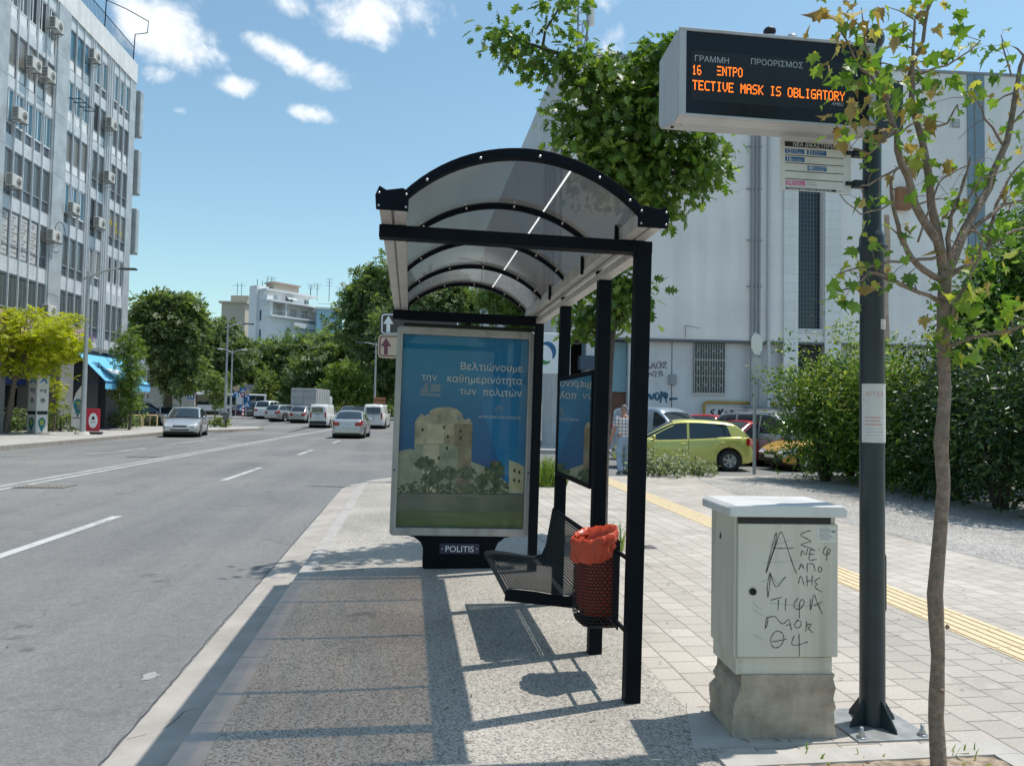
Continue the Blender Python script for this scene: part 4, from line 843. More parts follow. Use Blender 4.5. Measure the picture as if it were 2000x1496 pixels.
mb = MB(); ptxt(mb, 'ΠΡΟΣΟΧΗ', 1264, 1332, .009, .0); ptxt(mb, 'ΤΗΛ 01301', 1264, 1352, .011, .02); ptxt(mb, '01301', 1530, 1392, .012, .01); obj('small_lettering', mb, m_gletter, bp)
for z in (.205, .05):
    mb = MB(); mb.span((.345, -.012, z - .009), (.40, .008, z + .009)); mb.span((.385, -.018, z - .018), (.44, .014, z + .018)); mb.lathe([(0, .006), (.006, .004), (.006, 0)], (.352, -.012, z), 8, axis=(V((1, 0, 0)), Z, V((0, -1, 0)))); obj('pole_clip', mb, m_blackm, bp)

# ---------------------------------------------------------------- street cabinet on a rough concrete plinth
m_cab = pm('grey_green_cabinet_paint', (.63, .59, .50), .55, var=.05, vs=3, stain=((.36, .33, .26), .7, 9), bump=.03, bs=60)
m_plinth = pm('rough_concrete', (.39, .315, .24), .9, var=.3, vs=7, bump=.9, bs=35, det=10, col2=(.54, .455, .36))
cyaw = math.radians(-4.0)
cb = thing('utility_cabinet', 'grey green utility cabinet covered in black Greek scrawl on a chipped concrete plinth', 'utility cabinet', (1.775, 3.40, 0), cyaw)
cw, cdp = .49, .335
mb = MB()   # plinth with broken edges
nx, nz = 14, 10; ring = []
def plin(z):
    P = []
    for (ax, ay, bx, by) in ((-cw / 2, 0, cw / 2, 0), (cw / 2, 0, cw / 2, cdp), (cw / 2, cdp, -cw / 2, cdp), (-cw / 2, cdp, -cw / 2, 0)):
        for i in range(nx):
            t = i / nx; P.append((ax + (bx - ax) * t, ay + (by - ay) * t))
    return P
for k in range(nz + 1):
    z = -.01 + .305 * k / nz; row = []
    for j, (x, y) in enumerate(plin(z)):
        s = 1 + .018 * (1 - k / nz); e = .004 if j % nx else .018
        chip = 0.0
        if x > cw / 2 - .01 and y < .01 and .12 < k / nz: chip = .022 * abs(math.sin(k * 1.9))
        if x < -cw / 2 + .03 and k / nz > .55: chip = .07 * ((k / nz - .55) / .45) + .012 * math.sin(k * 2.3)
        row.append(V((x * s - math.copysign(chip, x) + rnd.uniform(-e, e) * .5, (y - cdp / 2) * s + cdp / 2 + rnd.uniform(-e, e) * .4, z)))
    ring.append(row)
mb.grid(ring, sm=False, closed=True); mb.add(ring[-1], [tuple(range(len(ring[-1])))]); obj('plinth', mb, m_plinth, cb)
z0, z1 = .29, 1.045
mb = MB(); mb.span((-cw / 2 + .012, .01, z0 + .004), (cw / 2 - .012, cdp, .372)); obj('base_skirt', mb, m_cab, cb, bevel=.003)
mb = MB(); mb.span((-cw / 2, .004, .375), (cw / 2, cdp + .002, z1)); obj('body', mb, m_cab, cb, bevel=.004)
mb = MB(); mb.span((-cw / 2 + .012, -.014, .380), (cw / 2 + .004, .003, 1.000)); door = obj('door', mb, m_cab, cb, bevel=.005)
mb = MB(); mb.prism([(-cw / 2 - .042, 1.036), (-cw / 2 - .042, 1.074), (-cw / 2 - .02, 1.090), (cw / 2 + .015, 1.090), (cw / 2 + .030, 1.076), (cw / 2 + .030, 1.036)], -.055, cdp + .03, FRM((0, 0, 0), (-1, 0, 0), (0, 0, 1)))
mb.v = [(-x, y, z) for x, y, z in mb.v]; mb.f = [tuple(reversed(f)) for f in mb.f]
obj('lid', mb, pm('pale_lid_paint', (.66, .66, .64), .5, var=.06, stain=((.35, .33, .3), .4, 7)), cb, bevel=.007, seg=3)
mb = MB(); mb.span((-cw / 2 + .014, -.010, 1.001), (cw / 2 - .03, .002, 1.036)); obj('shadow_gap', mb, m_ink, cb)
mb = MB(); mb.lathe([(0, .004), (.006, .004), (.0065, .002), (.011, .002), (.0115, .008), (.016, .008), (.017, .0)], (-.163, -.014, .685), 20, axis=(V((1, 0, 0)), Z, V((0, -1, 0)))); obj('lock', mb, m_blackm, door)
mb = MB()
for x in (-cw / 2 + .03, cw / 2 - .03):
    for z in (.315, .352): mb.lathe([(0, .0025), (.006, .002), (.006, 0)], (x, .010, z), 10, axis=(V((1, 0, 0)), Z, V((0, -1, 0))))
obj('rivet', mb, m_cab, cb)
CF_ = FRM((0, -.0142, 0), (1, 0, 0), (0, 0, 1))
def CX(px, py):   # position on the door from the 957 x 1496 crop of the photograph
    return (-cw / 2 + .012 + (px - 212) / 588.0 * (cw - .012), 1.000 - (py - 160) / 825.0 * .62)
mb = MB()
strokes = [[(375, 462), (400, 350), (420, 260), (432, 215), (440, 222), (425, 300), (385, 440), (374, 468), (380, 455), (430, 300), (462, 188), (490, 270), (530, 400), (556, 468)], [(415, 310), (470, 312), (538, 310)],
           [(640, 198), (590, 215), (575, 228), (620, 252), (650, 268), (600, 278), (575, 290), (625, 302), (655, 315)],
           [(582, 358), (588, 315), (612, 362), (622, 312)], [(640, 318), (632, 345), (628, 380), (640, 384), (676, 378)], [(640, 318), (668, 322)], [(634, 348), (662, 346)], [(688, 312), (692, 318)], [(735, 296), (716, 318), (714, 345), (738, 352), (758, 335), (755, 310), (738, 318), (736, 385)],
           [(570, 445), (585, 395), (600, 440)], [(575, 425), (600, 422)], [(620, 458), (618, 402), (632, 410), (655, 398), (668, 452)], [(690, 425), (682, 450), (698, 460), (710, 440), (700, 425), (688, 428)],
           [(567, 528), (582, 468), (602, 540)], [(618, 478), (620, 545)], [(650, 480), (648, 538)], [(620, 515), (650, 508)], [(698, 490), (655, 518), (690, 532), (655, 548), (708, 580)],
           [(388, 618), (380, 560), (396, 465), (402, 462), (398, 540), (388, 618)], [(400, 462), (425, 545), (445, 552), (490, 488)],
           [(404, 632), (470, 614)], [(450, 628), (448, 694)], [(494, 622), (490, 696)], [(568, 618), (540, 650), (545, 684), (575, 690), (605, 655), (598, 622), (572, 640), (575, 742)], [(638, 625), (640, 720), (658, 574), (680, 650), (712, 716)], [(660, 665), (708, 642)],
           [(372, 805), (380, 735), (390, 738), (384, 790), (372, 806)], [(384, 740), (430, 728), (445, 750), (468, 778), (488, 775), (512, 738), (528, 818)], [(495, 788), (525, 780)], [(568, 752), (545, 775), (548, 800), (570, 804), (588, 785), (580, 758), (560, 756)], [(618, 762), (612, 826)], [(614, 790), (645, 772), (640, 798), (618, 800), (655, 832)],
           [(440, 820), (408, 850), (404, 900), (428, 930), (465, 915), (486, 870), (475, 830), (440, 820)], [(415, 888), (500, 872)], [(545, 850), (522, 905), (560, 912), (625, 888)], [(572, 840), (575, 978)]]
def smooth_poly(P, it=2):
    P = [V(p) for p in P]
    for _ in range(it):
        if len(P) < 3: break
        Q = [P[0]]
        for i in range(len(P) - 1): Q += [P[i].lerp(P[i + 1], .25), P[i].lerp(P[i + 1], .75)]
        P = Q + [P[-1]]
    return [(p.x, p.y) for p in P]
for st in strokes: mb.ribbon([CX(*p) for p in smooth_poly(st)], .0032, CF_, .0012)
obj('marker_scrawl', mb, m_ink, door)
mb = MB()
for st in [[(400, 285), (470, 280), (525, 255)], [(365, 400), (470, 395), (580, 385)], [(300, 640), (330, 680), (360, 690)], [(305, 690), (370, 735)], [(400, 650), (560, 665), (710, 665)], [(300, 840), (360, 875)], [(420, 490), (440, 540), (470, 500), (500, 490)], [(345, 520), (420, 490)]]:
    mb.ribbon([CX(*p) for p in smooth_poly(st)], .003, CF_, .0008)
obj('faint_scrawl', mb, pm('faint_marker', (.42, .43, .40), .6), door)
mb = MB(); a = CX(678, 272); b = CX(790, 175); mb.prism([a, (b[0], a[1]), b, (a[0], b[1])], 0, .0008, CF_); st_ = obj('rating_label', mb, pm('aged_label', (.62, .62, .56), .6), door)
mb = MB()
for k, py in enumerate((188, 198, 208, 222, 232, 244, 256)): p = CX(690, py); mb.prism([p, (p[0] + .05 + .012 * (k % 3), p[1]), (p[0] + .05 + .012 * (k % 3), p[1] + .0025), (p[0], p[1] + .0025)], .0009, .0013, CF_)
p = CX(768, 212); mb.prism([p, (p[0] + .014, p[1]), (p[0] + .014, p[1] + .012), (p[0], p[1] + .012)], .0009, .0013, CF_); obj('label_print', mb, pm('label_grey_print', (.22, .22, .21), .6), st_)
mb = MB(); mb.prism([(.02, .90), (.045, .895), (.05, .915), (.035, .93), (.028, .91)], 0, .001, FRM((-cw / 2 - .0002, cdp - .10, 0), (0, -1, 0), (0, 0, 1))); obj('dark_smear', mb, m_ink, cb)
# ---------------------------------------------------------------- foliage helpers
def T_rhomb(l=1.0, w=.42, fold=.18): return [(0, 0, 0), (w * .5, l * .45, fold * l * .5), (0, l, 0), (-w * .5, l * .45, fold * l * .5)], [(0, 1, 2), (0, 2, 3)]
def T_maple():
    pts = [(0, 0), (.10, .06), (.32, -.02), (.30, .14), (.50, .30), (.36, .36), (.44, .60), (.22, .52), (.14, .66), (0, 1.0), (-.14, .66), (-.22, .52), (-.44, .60), (-.36, .36), (-.50, .30), (-.30, .14), (-.32, -.02), (-.10, .06)]
    v = [(x, y, .25 * abs(x) - .12 * y * y) for x, y in pts] + [(0, .35, -.02)]; n = len(pts)
    return v, [(n, i, (i + 1) % n) for i in range(n)]
def T_oak():
    pts = [(0, 0), (.05, .12), (.20, .10), (.14, .24), (.34, .34), (.13, .42), (.36, .62), (.12, .64), (.20, .84), (.06, .82), (0, 1.0), (-.06, .82), (-.20, .84), (-.12, .64), (-.36, .62), (-.13, .42), (-.34, .34), (-.14, .24), (-.20, .10), (-.05, .12)]
    v = [(x, y, .22 * abs(x) - .1 * y * y) for x, y in pts] + [(0, .45, -.02)]; n = len(pts)
    return v, [(n, i, (i + 1) % n) for i in range(n)]
def T_long(): return [(0, 0, 0), (.11, .3, .03), (.10, .7, -.03), (0, 1, -.12), (-.10, .7, -.03), (-.11, .3, .03)], [(0, 1, 2, 3), (0, 3, 4, 5)]
def T_spray():   # a small twig carrying several leaflets: reads as foliage at a distance
    v, f = [], []
    for a, y, l in ((-.9, .0, .55), (.9, .05, .55), (-.75, .3, .55), (.75, .35, .55), (-.3, .55, .5), (.3, .55, .5)):
        b, g = T_rhomb(l, l * .45, .2); ca, sa = math.cos(a), math.sin(a); o = len(v)
        v += [(x * ca + yy * sa, y + yy * ca - x * sa, z) for x, yy, z in b]; f += [tuple(i + o for i in q) for q in g]
    return v, f
def leaves_mesh(name, pos, size, tmpl, mat, parent, up=.4, out=None, jit=.35, droop=0.0):
    pos = np.asarray(pos, float); n = len(pos); tv, tf = tmpl; tv = np.asarray(tv, float); k = len(tv)
    nrm = nr.normal(size=(n, 3)); nrm[:, 2] += up * 2
    if out is not None: nrm += np.asarray(out) * .8
    nrm /= np.linalg.norm(nrm, axis=1)[:, None]
    d = nr.normal(size=(n, 3)); d[:, 2] -= droop * 2
    if out is not None: d += np.asarray(out) * .9
    d -= (d * nrm).sum(1)[:, None] * nrm; d /= np.linalg.norm(d, axis=1)[:, None]
    s = np.cross(d, nrm); sz = size * (1 + jit * nr.uniform(-1, 1, n))
    P = pos[:, None, :] + sz[:, None, None] * (tv[None, :, 0, None] * s[:, None, :] + tv[None, :, 1, None] * d[:, None, :] + tv[None, :, 2, None] * nrm[:, None, :])
    me = bpy.data.meshes.new(name); me.vertices.add(n * k); me.vertices.foreach_set('co', P.reshape(-1).astype(np.float32))
    lens = [len(f) for f in tf]; nl = sum(lens); base = np.concatenate([np.asarray(f) for f in tf])
    loops = (base[None, :] + (np.arange(n) * k)[:, None]).reshape(-1).astype(np.int32)
    me.loops.add(n * nl); me.loops.foreach_set('vertex_index', loops); me.polygons.add(n * len(tf))
    ls = np.concatenate([[0], np.cumsum(lens)[:-1]]); st = (ls[None, :] + (np.arange(n) * nl)[:, None]).reshape(-1).astype(np.int32)
    me.polygons.foreach_set('loop_start', st); me.polygons.foreach_set('loop_total', np.tile(lens, n).astype(np.int32)); me.update(calc_edges=True); me.validate()
    me.materials.append(mat); o = bpy.data.objects.new(name, me); COL.objects.link(o); o.parent = parent; return o
def crown_points(ells, ncl, per, sig, shell=.62, flat=.8):
    """ells: (centre, radii); clusters of leaves near the surface of the ellipsoids"""
    P, Oo = [], []; wts = np.array([e[1][0] * e[1][1] * e[1][2] for e in ells]) ** (2 / 3.0); wts /= wts.sum()
    for (c, r), w in zip(ells, wts):
        m = max(2, int(round(ncl * w)))
        for _ in range(m):
            u = nr.normal(size=3); u /= np.linalg.norm(u); rad = shell + (1.04 - shell) * nr.uniform() ** .6
            if nr.uniform() < .25: rad = nr.uniform(.2, shell)
            q = np.array(c) + u * np.array(r) * rad; s = sig * nr.uniform(.6, 1.35); k = max(3, int(per * nr.uniform(.5, 1.4)))
            pts = q + np.clip(nr.normal(size=(k, 3)), -1.5, 1.5) * s * np.array([1, 1, flat]); P.append(pts); Oo.append(np.tile(u, (k, 1)) * .6 + (pts - q) / max(s, 1e-3) * .3)
    return np.concatenate(P), np.concatenate(Oo)
m_bark = pm('grey_brown_bark', (.13, .105, .085), .9, var=.35, vs=14, bump=.8, bs=30); m_barkd = pm('dark_bark', (.06, .05, .042), .9, var=.35, vs=10, bump=.6, bs=20)
m_barky = pm('young_brown_bark', (.215, .158, .118), .8, var=.4, vs=34, bump=1.0, bs=55, stain=((.26, .22, .18), .5, 40))
def tree(name, label, base, trunk, rad, ells, ncl, per, sig, size, tmpl, lmat, bark=None, cat='tree', group=None, limbs=True, up=.4, droop=0.0, shell=.62, flat=.8, nlimb=7, extra=None):
    base = V(base); t = thing(name, label, cat, base, group=group); bark = bark or m_bark
    mb = MB(); tp = [V(p) - base for p in trunk]; r0 = rad[0]; m = len(tp)
    mb.tube(tp, [rad[0] + (rad[1] - rad[0]) * i / (m - 1) for i in range(m)], 10)
    if limbs:
        top = tp[-1]
        for c, r in ells:
            c = V(c) - base
            for k in range(nlimb):
                u = V((rnd.gauss(0, 1), rnd.gauss(0, 1), rnd.gauss(.2, .8))).normalized(); e = c + V((u.x * r[0], u.y * r[1], u.z * r[2])) * rnd.uniform(.5, .85)
                s = tp[-2].lerp(top, rnd.uniform(.3, 1)) if rnd.random() < .7 else top
                mid = s.lerp(e, .5) + V((rnd.uniform(-.1, .1), rnd.uniform(-.1, .1), rnd.uniform(0, .15))) * (e - s).length
                mb.tube([s, mid, e], [rad[1] * .6, rad[1] * .35, rad[1] * .08], 6)
    if extra: extra(mb, base)
    obj('trunk', mb, bark, t)
    P, Oo = crown_points([(V(c) - base, r) for c, r in ells], ncl, per, sig, shell, flat)
    leaves_mesh('crown', P, size, tmpl, lmat, t, up, Oo, droop=droop); return t
def EL(px, py, rx, ry, D, k=1.0):   # ellipsoid: photograph pixel and half sizes at a distance -> place and radii in metres
    c = A(px, py, D); s = D / FPX; return (c, (rx * s, (rx + ry) / 2 * s * k, ry * s))
# ---------------------------------------------------------------- buildings
def hit(px, py, o, n):
    d = ray(px, py); return CP + d * ((V(o) - CP).dot(n) / d.dot(n))
m_clad = pm('weathered_aluminium_cladding', (.64, .66, .675), .45, .1, var=.16, vs=1.6, stain=((.38, .40, .42), .45, 2.2))
m_pilas = pm('grey_metal_pilaster', (.45, .47, .48), .42, .15, var=.22, vs=1.2, stain=((.42, .44, .46), .5, 1.8))
m_fin = pm('bright_aluminium_fin', (.68, .70, .72), .4, .15, var=.1, vs=3); m_fins = pm('dark_joint', (.12, .13, .14), .6)
m_parapet = pm('white_parapet', (.76, .76, .75), .7, var=.08, vs=2, stain=((.4, .4, .4), .4, 2)); m_whitepanel = pm('white_window_panel', (.80, .81, .82), .5, var=.03)
m_frame = pm('white_window_frame', (.68, .69, .70), .5, var=.05); m_framed = pm('grey_window_frame', (.26, .27, .28), .5, var=.1)
G_ = [glassmat('grey_window_glass', (.10, .115, .12), .06, spec=.9), glassmat('blue_window_glass', (.07, .18, .25), .05, spec=1.0), glassmat('curtained_glass', (.20, .20, .185), .08, spec=.7), glassmat('dark_open_window', (.02, .02, .022), .3)]
m_vent = pm('dark_lower_pane', (.075, .09, .105), .25, var=.2, spec=.8)
m_conc = pm('grey_concrete', (.22, .22, .22), .8, var=.12, vs=2); m_concd = pm('dark_pillar_render', (.10, .105, .115), .75, var=.12, vs=2)  # even mid grey for wall, soffit and pillars, then a darker pillar render
m_shopdark = pm('dark_shop_interior', (.02, .022, .026), .5, var=.5, vs=1.2); m_bluefascia = pm('dark_blue_fascia', (.012, .035, .17), .5, var=.15, vs=2)
aL = math.radians(2.6); C0 = V((-18.85, 53.5, 0.05)); uL = V((-math.sin(aL), -math.cos(aL), 0)); nL = V((math.cos(aL), -math.sin(aL), 0))
ob = thing('office_building', 'tall office block clad in weathered grey aluminium with rows of windows and shops below', 'building', C0, math.atan2(uL.y, uL.x))
def FU(px, py):
    p = hit(px, py, C0, nL) - C0; return (p.dot(uL), p.z)
def WL(u, y, z): return C0 + uL * u + nL * y + Z * z       # local -> world
UE = 38.0
ztop = [FU(241, y)[1] for y in (160, 249, 336, 424, 513, 604)]
zroof = FU(258, 116)[1]; zover = FU(243, 690)[1]
ub = lambda x: FU(x, 340)[0]
bays = [('A', ub(248.5), ub(215), 3), ('B', ub(203), ub(177), 2), ('C', ub(169.5), ub(123.5), 3), ('D', ub(98.5), ub(3), 5)]
bays.append(('E', bays[-1][2] + 1.5, bays[-1][2] + 8.5, 5))
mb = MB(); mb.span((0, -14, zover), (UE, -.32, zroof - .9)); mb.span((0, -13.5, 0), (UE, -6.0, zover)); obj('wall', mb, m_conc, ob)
mb = MB(); mb.span((-.02, -.31, zroof - 1.35), (UE, .06, zroof)); mb.span((-.02, -14, zroof - 1.0), (.25, -.32, zroof)); obj('parapet', mb, m_parapet, ob)
# spandrel bands and uprights
WH = 2.28
for k in range(6):
    zt = ztop[k]; up = (zroof - 1.36) if k == 0 else ztop[k - 1] - WH
    for b in bays:
        n = b[3]; wd = (b[2] - b[1]) / n
        if up - zt > .05:
            mb = MB()
            for i in range(n): mb.span((b[1] + i * wd + .012, -.30, zt + .01), (b[1] + (i + 1) * wd - .012, -.035, up - .01))
            obj('spandrel_panel', mb, m_clad, ob)
for b in bays:
    n = b[3]; wd = (b[2] - b[1]) / n
    mb = MB()
    for i in range(n): mb.span((b[1] + i * wd + .012, -.30, zover), (b[1] + (i + 1) * wd - .012, -.035, ztop[5] - WH - .02))
    obj('spandrel_panel', mb, m_clad, ob)
zs = [zover, zover + 2.4, zover + 5.6, zover + 8.9, zover + 12.2, zover + 15.5, zroof - 1.37]
for u0, u1, pr in ((0.02, bays[0][1] - .01, .03), (bays[0][2] + .01, bays[1][1] - .01, .0), (bays[1][2] + .01, bays[2][1] - .01, .0), (bays[2][2] + .02, bays[3][1] - .02, .12), (bays[3][2] + .02, bays[4][1] - .02, .12)):
    mb = MB()
    for a, b in zip(zs[:-1], zs[1:]): mb.span((u0, -.31, a + .008), (u1, pr, b - .008))
    obj('pilaster', mb, m_pilas, ob)
mb = MB()
for b in bays:
    n = b[3]; wd = (b[2] - b[1]) / n
    for i in range(n + 1):
        u = b[1] + i * wd; mb.span((u - .02, -.034, zover - .02), (u + .02, .045, zroof - 1.37))
for u in (bays[0][2] + .35, bays[1][1] - .2, bays[1][2] + .3, bays[2][2] + .12, bays[3][1] - .12): mb.tube([(u, .05, zover), (u, .05, zroof - 1.4)], .03, 6)
obj('facade_fins', mb, m_fin, ob)
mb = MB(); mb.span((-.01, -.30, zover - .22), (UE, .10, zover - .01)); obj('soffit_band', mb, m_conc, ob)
style = {'A': [1, 0, 0, 2, 3, 0], 'B': [1, 3, 0, 3, 2, 0], 'C': [1, 1, 2, 1, 0, 0], 'D': [3, 2, 1, 0, 4, 0], 'E': [0, 2, 1, 0, 4, 0]}
white = {('A', 1), ('A', 4), ('B', 1), ('C', 0), ('C', 1), ('C', 2), ('D', 0), ('D', 1)}
wframe = {('A', 0), ('B', 0), ('C', 3), ('D', 2), ('D', 0), ('B', 4), ('A', 4), ('C', 1)}
m_poster = pm('white_window_poster', (.55, .55, .54), .6, var=.06); m_postink = pm('grey_poster_print', (.22, .22, .23), .6)
m_orangesign = pm('salmon_sign', (.50, .36, .31), .6, var=.1, vs=3); m_purple = pm('purple_sign_letter', (.16, .06, .22), .6); m_yellowtxt = pm('yellow_window_letter', (.55, .45, .05), .6)
for b in bays:
    n = b[3]; wd = (b[2] - b[1]) / n
    for k in range(6):
        zt, zb = ztop[k], ztop[k] - WH; st = style[b[0]][k]; fm = m_frame if (b[0], k) in wframe else m_framed
        zs_ = zb + .62     # transom
        mb = MB()
        mb.span((b[1] + .03, -.28, zt - .07), (b[2] - .03, -.06, zt - .005)); mb.span((b[1] + .03, -.28, zs_ - .05), (b[2] - .03, -.05, zs_ + .03)); mb.span((b[1] + .03, -.28, zb), (b[2] - .03, -.05, zb + .06))
        for i in range(n):
            u = b[1] + i * wd
            mb.span((u + .03, -.28, zb + .061), (u + .075, -.07, zt - .071)); mb.span((u + wd - .075, -.28, zb + .061), (u + wd - .03, -.07, zt - .071))
            if (b[0], k) in wframe: mb.span((u + wd * .5 - .035, -.27, zs_ + .031), (u + wd * .5 + .035, -.075, zt - .071))
        wn = obj('window', mb, fm, ob)
        mb = MB(); mb2 = MB()
        for i in range(n):
            u = b[1] + i * wd
            if st == 4 and i > 0: continue
            opened = st == 3 and i in (1, 2)
            (mb2 if opened else mb).span((u + .074, -.26, zs_ + .03), (u + wd - .074, -.10, zt - .07))
        gm = G_[{0: 0, 1: 1, 2: 2, 3: 0, 4: 0}[st]]
        if mb.v: obj('pane', mb, gm, wn)
        if mb2.v: obj('open_pane', mb2, G_[3], wn)
        mb = MB()
        for i in range(n):
            u = b[1] + i * wd; mb.span((u + .086, -.30, zb + .06), (u + wd - .086, -.065 if (b[0], k) in white else -.1, zs_ - .05))
        obj('lower_panel', mb, m_whitepanel if (b[0], k) in white else m_vent, wn)
        if st == 4:
            mb = MB(); mt = MB()
            for i in range(1, n):
                u = b[1] + i * wd; mb.span((u + .09, -.26, zb + .1), (u + wd - .09, -.08, zt - .1))
                for q in range(10):
                    z = zt - .32 - q * .19; F = FRM((u + wd - .14, -.079, z), (-1, 0, 0), (0, 0, 1))
                    wd_ = ['ΑΣΙΑ', 'ΑΓΓΛΙΚΑ', 'ΠΛΗΡ', 'ΣΕΜΙΝΑΡΙΑ', 'ΤΕΣΤ', 'ΙΤΑΛΙΚΑ', 'ΓΑΛΛΙΚΑ', 'ΛΑΤΙΝ', 'ΔΙΠΛΩΜΑ', 'ΞΕΝΕΣ'][(q + i * 3) % 10]
                    if i == 1 and q == 0: mt.text('ASI', .34, FRM((u + wd - .12, -.079, z - .1), (-1, 0, 0), (0, 0, 1)), .002, .02)
                    elif not (i == 1 and q == 1): mt.text(wd_, .15, F, .002, .02)
            p_ = obj('window_poster', mb, m_poster, wn); obj('poster_print', mt, m_postink, p_)
        if (b[0], k) == ('A', 3):
            mt = MB(); mt.text('ΕΝΟΙΚ', .42, FRM((b[2] - .2, -.096, zs_ + .75), (-1, 0, -.0), (0, 0, 1)), .004, .03); mt.text('ΕΝΟΙΚΙ', .42, FRM((b[2] - .9, -.096, zs_ + .35), (-1, 0, 0), (0, 0, 1)), .004, .03); obj('window_lettering', mt, m_yellowtxt, wn)
# salmon sign boards below the lowest windows
for u0, u1, s in ((bays[2][1] - .3, bays[2][2] + .1, 'ΣΧΟΛΗ ΥΨΗΛ'), (bays[3][1], bays[3][2], 'ΣΕΜΙΝΑΡΙΑ ΣΧΟΛΗ')):
    zc = ztop[5] - 2.3; mb = MB(); mb.span((u0, .10, zc - .62), (u1, .18, zc + .42)); sb = obj('sign_board', mb, m_orangesign, ob)
    mb = MB(); mb.text(s, .62, FRM((u1 - .2, .18, zc - .3), (-1, 0, 0), (0, 0, 1)), .003, .03); obj('sign_lettering', mb, m_purple, sb)
# grey screens that stick out past the far corner
for ya, yb in ((160, 256), (282, 374), (402, 494)):
    z1, z0 = FU(257, ya)[1], FU(257, yb)[1]; mb = MB(); mb.span((-1.1, -.75, z0), (-.6, .12, z1)); mb.span((-.62, -.7, z0 + .3), (-.018, -.4, z0 + .5)); mb.span((-.62, -.7, z1 - .5), (-.018, -.4, z1 - .3)); obj('balcony_screen', mb, m_pilas, ob, bevel=.08)
# roof railing
m_rail = pm('dark_railing', (.03, .04, .05), .5)
mb = MB()
for z in (.12, 1.02): mb.tube([(.3, -.1, zroof + z), (UE, -.1, zroof + z)], .028, 6)
for i in range(210): u = .3 + i * .17; mb.tube([(u, -.1, zroof), (u, -.1, zroof + 1.02)], .011, 4, cap=False)
for u in (.35, 4.7):
    mb.tube([(u, -.1, zroof + .2), (u, -.05, zroof + 1.9), (u - .1, .7, zroof + 2.1), (u - .1, .75, zroof + 2.9), (u + .4, -.5, zroof + 3.4), (u + 2.5, -2.5, zroof + 3.5)], .035, 6)
mb.span((6, -1.2, zroof + 2.0), (UE, -1.15, zroof + 2.05)); mb.span((6, -1.2, zroof + .9), (UE, -1.15, zroof + .95))
for i in range(90): u = 6 + i * .34; mb.tube([(u, -1.18, zroof), (u, -1.18, zroof + 2.05)], .014, 4, cap=False)
obj('roof_railing', mb, m_rail, ob)
# ground floor: recessed shops between pillars
def pillar(x0, x1, y, m, dep=1.1):
    a, b = FU(x1, y)[0], FU(x0, y)[0]; mb = MB(); mb.span((a, -dep, 0), (b, .0, zover - .22)); return obj('pillar', mb, m, ob)
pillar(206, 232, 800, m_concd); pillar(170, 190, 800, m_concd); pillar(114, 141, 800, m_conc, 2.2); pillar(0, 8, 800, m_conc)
for x0, x1, y0, y1 in ((10, 112, 752, 838), (142, 168, 762, 838), (192, 204, 772, 838)):
    a, zt_ = FU(x1, y0); b = FU(x0, y0)[0]; mb = MB(); mb.span((a, -5.9, .02), (b, -2.3, zt_)); mb.v = [v for v in mb.v]; sw = obj('shop_window', mb, glassmat('shop_glass', (.02, .024, .03), .05, spec=.8), ob)
    mb = MB(); n = max(2, int((b - a) / 1.6))
    for i in range(n + 1): u = a + (b - a) * i / n; mb.span((u - .03, -2.29, .02), (u + .03, -2.22, zt_))
    mb.span((a, -2.29, zt_ - .08), (b, -2.20, zt_ + .02)); mb.span((a, -2.285, .9), (b, -2.225, .98)); obj('shop_frame', mb, m_framed, sw)
a, zt_ = FU(112, 712); b = FU(12, 712)[0]; zb_ = FU(60, 750)[1]; mb = MB(); mb.span((a, -2.1, zb_ + .0), (b, -1.6, zover - .25)); fb = obj('shop_fascia', mb, m_bluefascia, ob)
mb = MB()
for k in range(9): mb.lathe([(0, .002), (.16 + .1 * (k % 3), .002), (.16 + .1 * (k % 3), 0)], (a + 1 + k * 1.6, -1.6, zb_ + .5 + .35 * (k % 3)), 7, axis=(V((-1, 0, 0)), Z, V((0, 1, 0))))
obj('fascia_pattern', mb, pm('light_blue_print', (.10, .25, .5), .5), fb)
a = FU(170, 712)[0]; b = FU(141, 712)[0]; mb = MB(); mb.span((a - 3.4, -2.2, 2.9), (b, -1.5, zover - .25)); obj('shop_fascia', mb, m_bluefascia, ob)
# light blue awning
m_awn = pm('sky_blue_awning_cloth', (.16, .52, .80), .7, var=.05, vs=1.5); m_awnd = pm('dark_blue_seam', (.02, .06, .16), .7)
aw = thing('shop_awning', 'sky blue sloping shop awning with white lettering under the grey overhang', 'awning', C0, math.atan2(uL.y, uL.x))
ua, ubb = FU(243, 690)[0] - .2, FU(150, 690)[0]; zA = zover - .35; zB = zA - 1.75; dY = 1.75
mb = MB(); nA = 12
for s0, s1 in ((0, .45), (.463, 1)):
    mb.grid([[V((ua + (ubb - ua) * (s0 + (s1 - s0) * i / 6), -.1 + dY * j / 5, zA + (zB - zA) * (j / 5) ** .96)) for i in range(7)] for j in range(6)], sm=True)
    mb.grid([[V((ua + (ubb - ua) * (s0 + (s1 - s0) * i / 12), dY - .1 + (.0 if j else 0), zB - j * .40 - (j * .06 * (i % 2)))) for i in range(13)] for j in range(2)], sm=False)
obj('cloth', mb, m_awn, aw)
mb = MB(); mb.tube([(ua - .05, dY - .1, zB), (ubb + .05, dY - .1, zB)], .045, 8)
for u in (ua, ua + (ubb - ua) * .456, ubb): mb.tube([(u, -.12, zA - .02), (u, dY - .1, zB)], .035, 6); mb.tube([(u, -.1, zB - .1), (u, dY - .1, zB)], .02, 6)
obj('frame', mb, m_awnd, aw)
sl_ = V((0, dY, zB - zA)).normalized(); FA = FRM(V((ua + (ubb - ua) * .74, -.1, zA)) + sl_ * 1.75, (-1, 0, 0), -sl_)
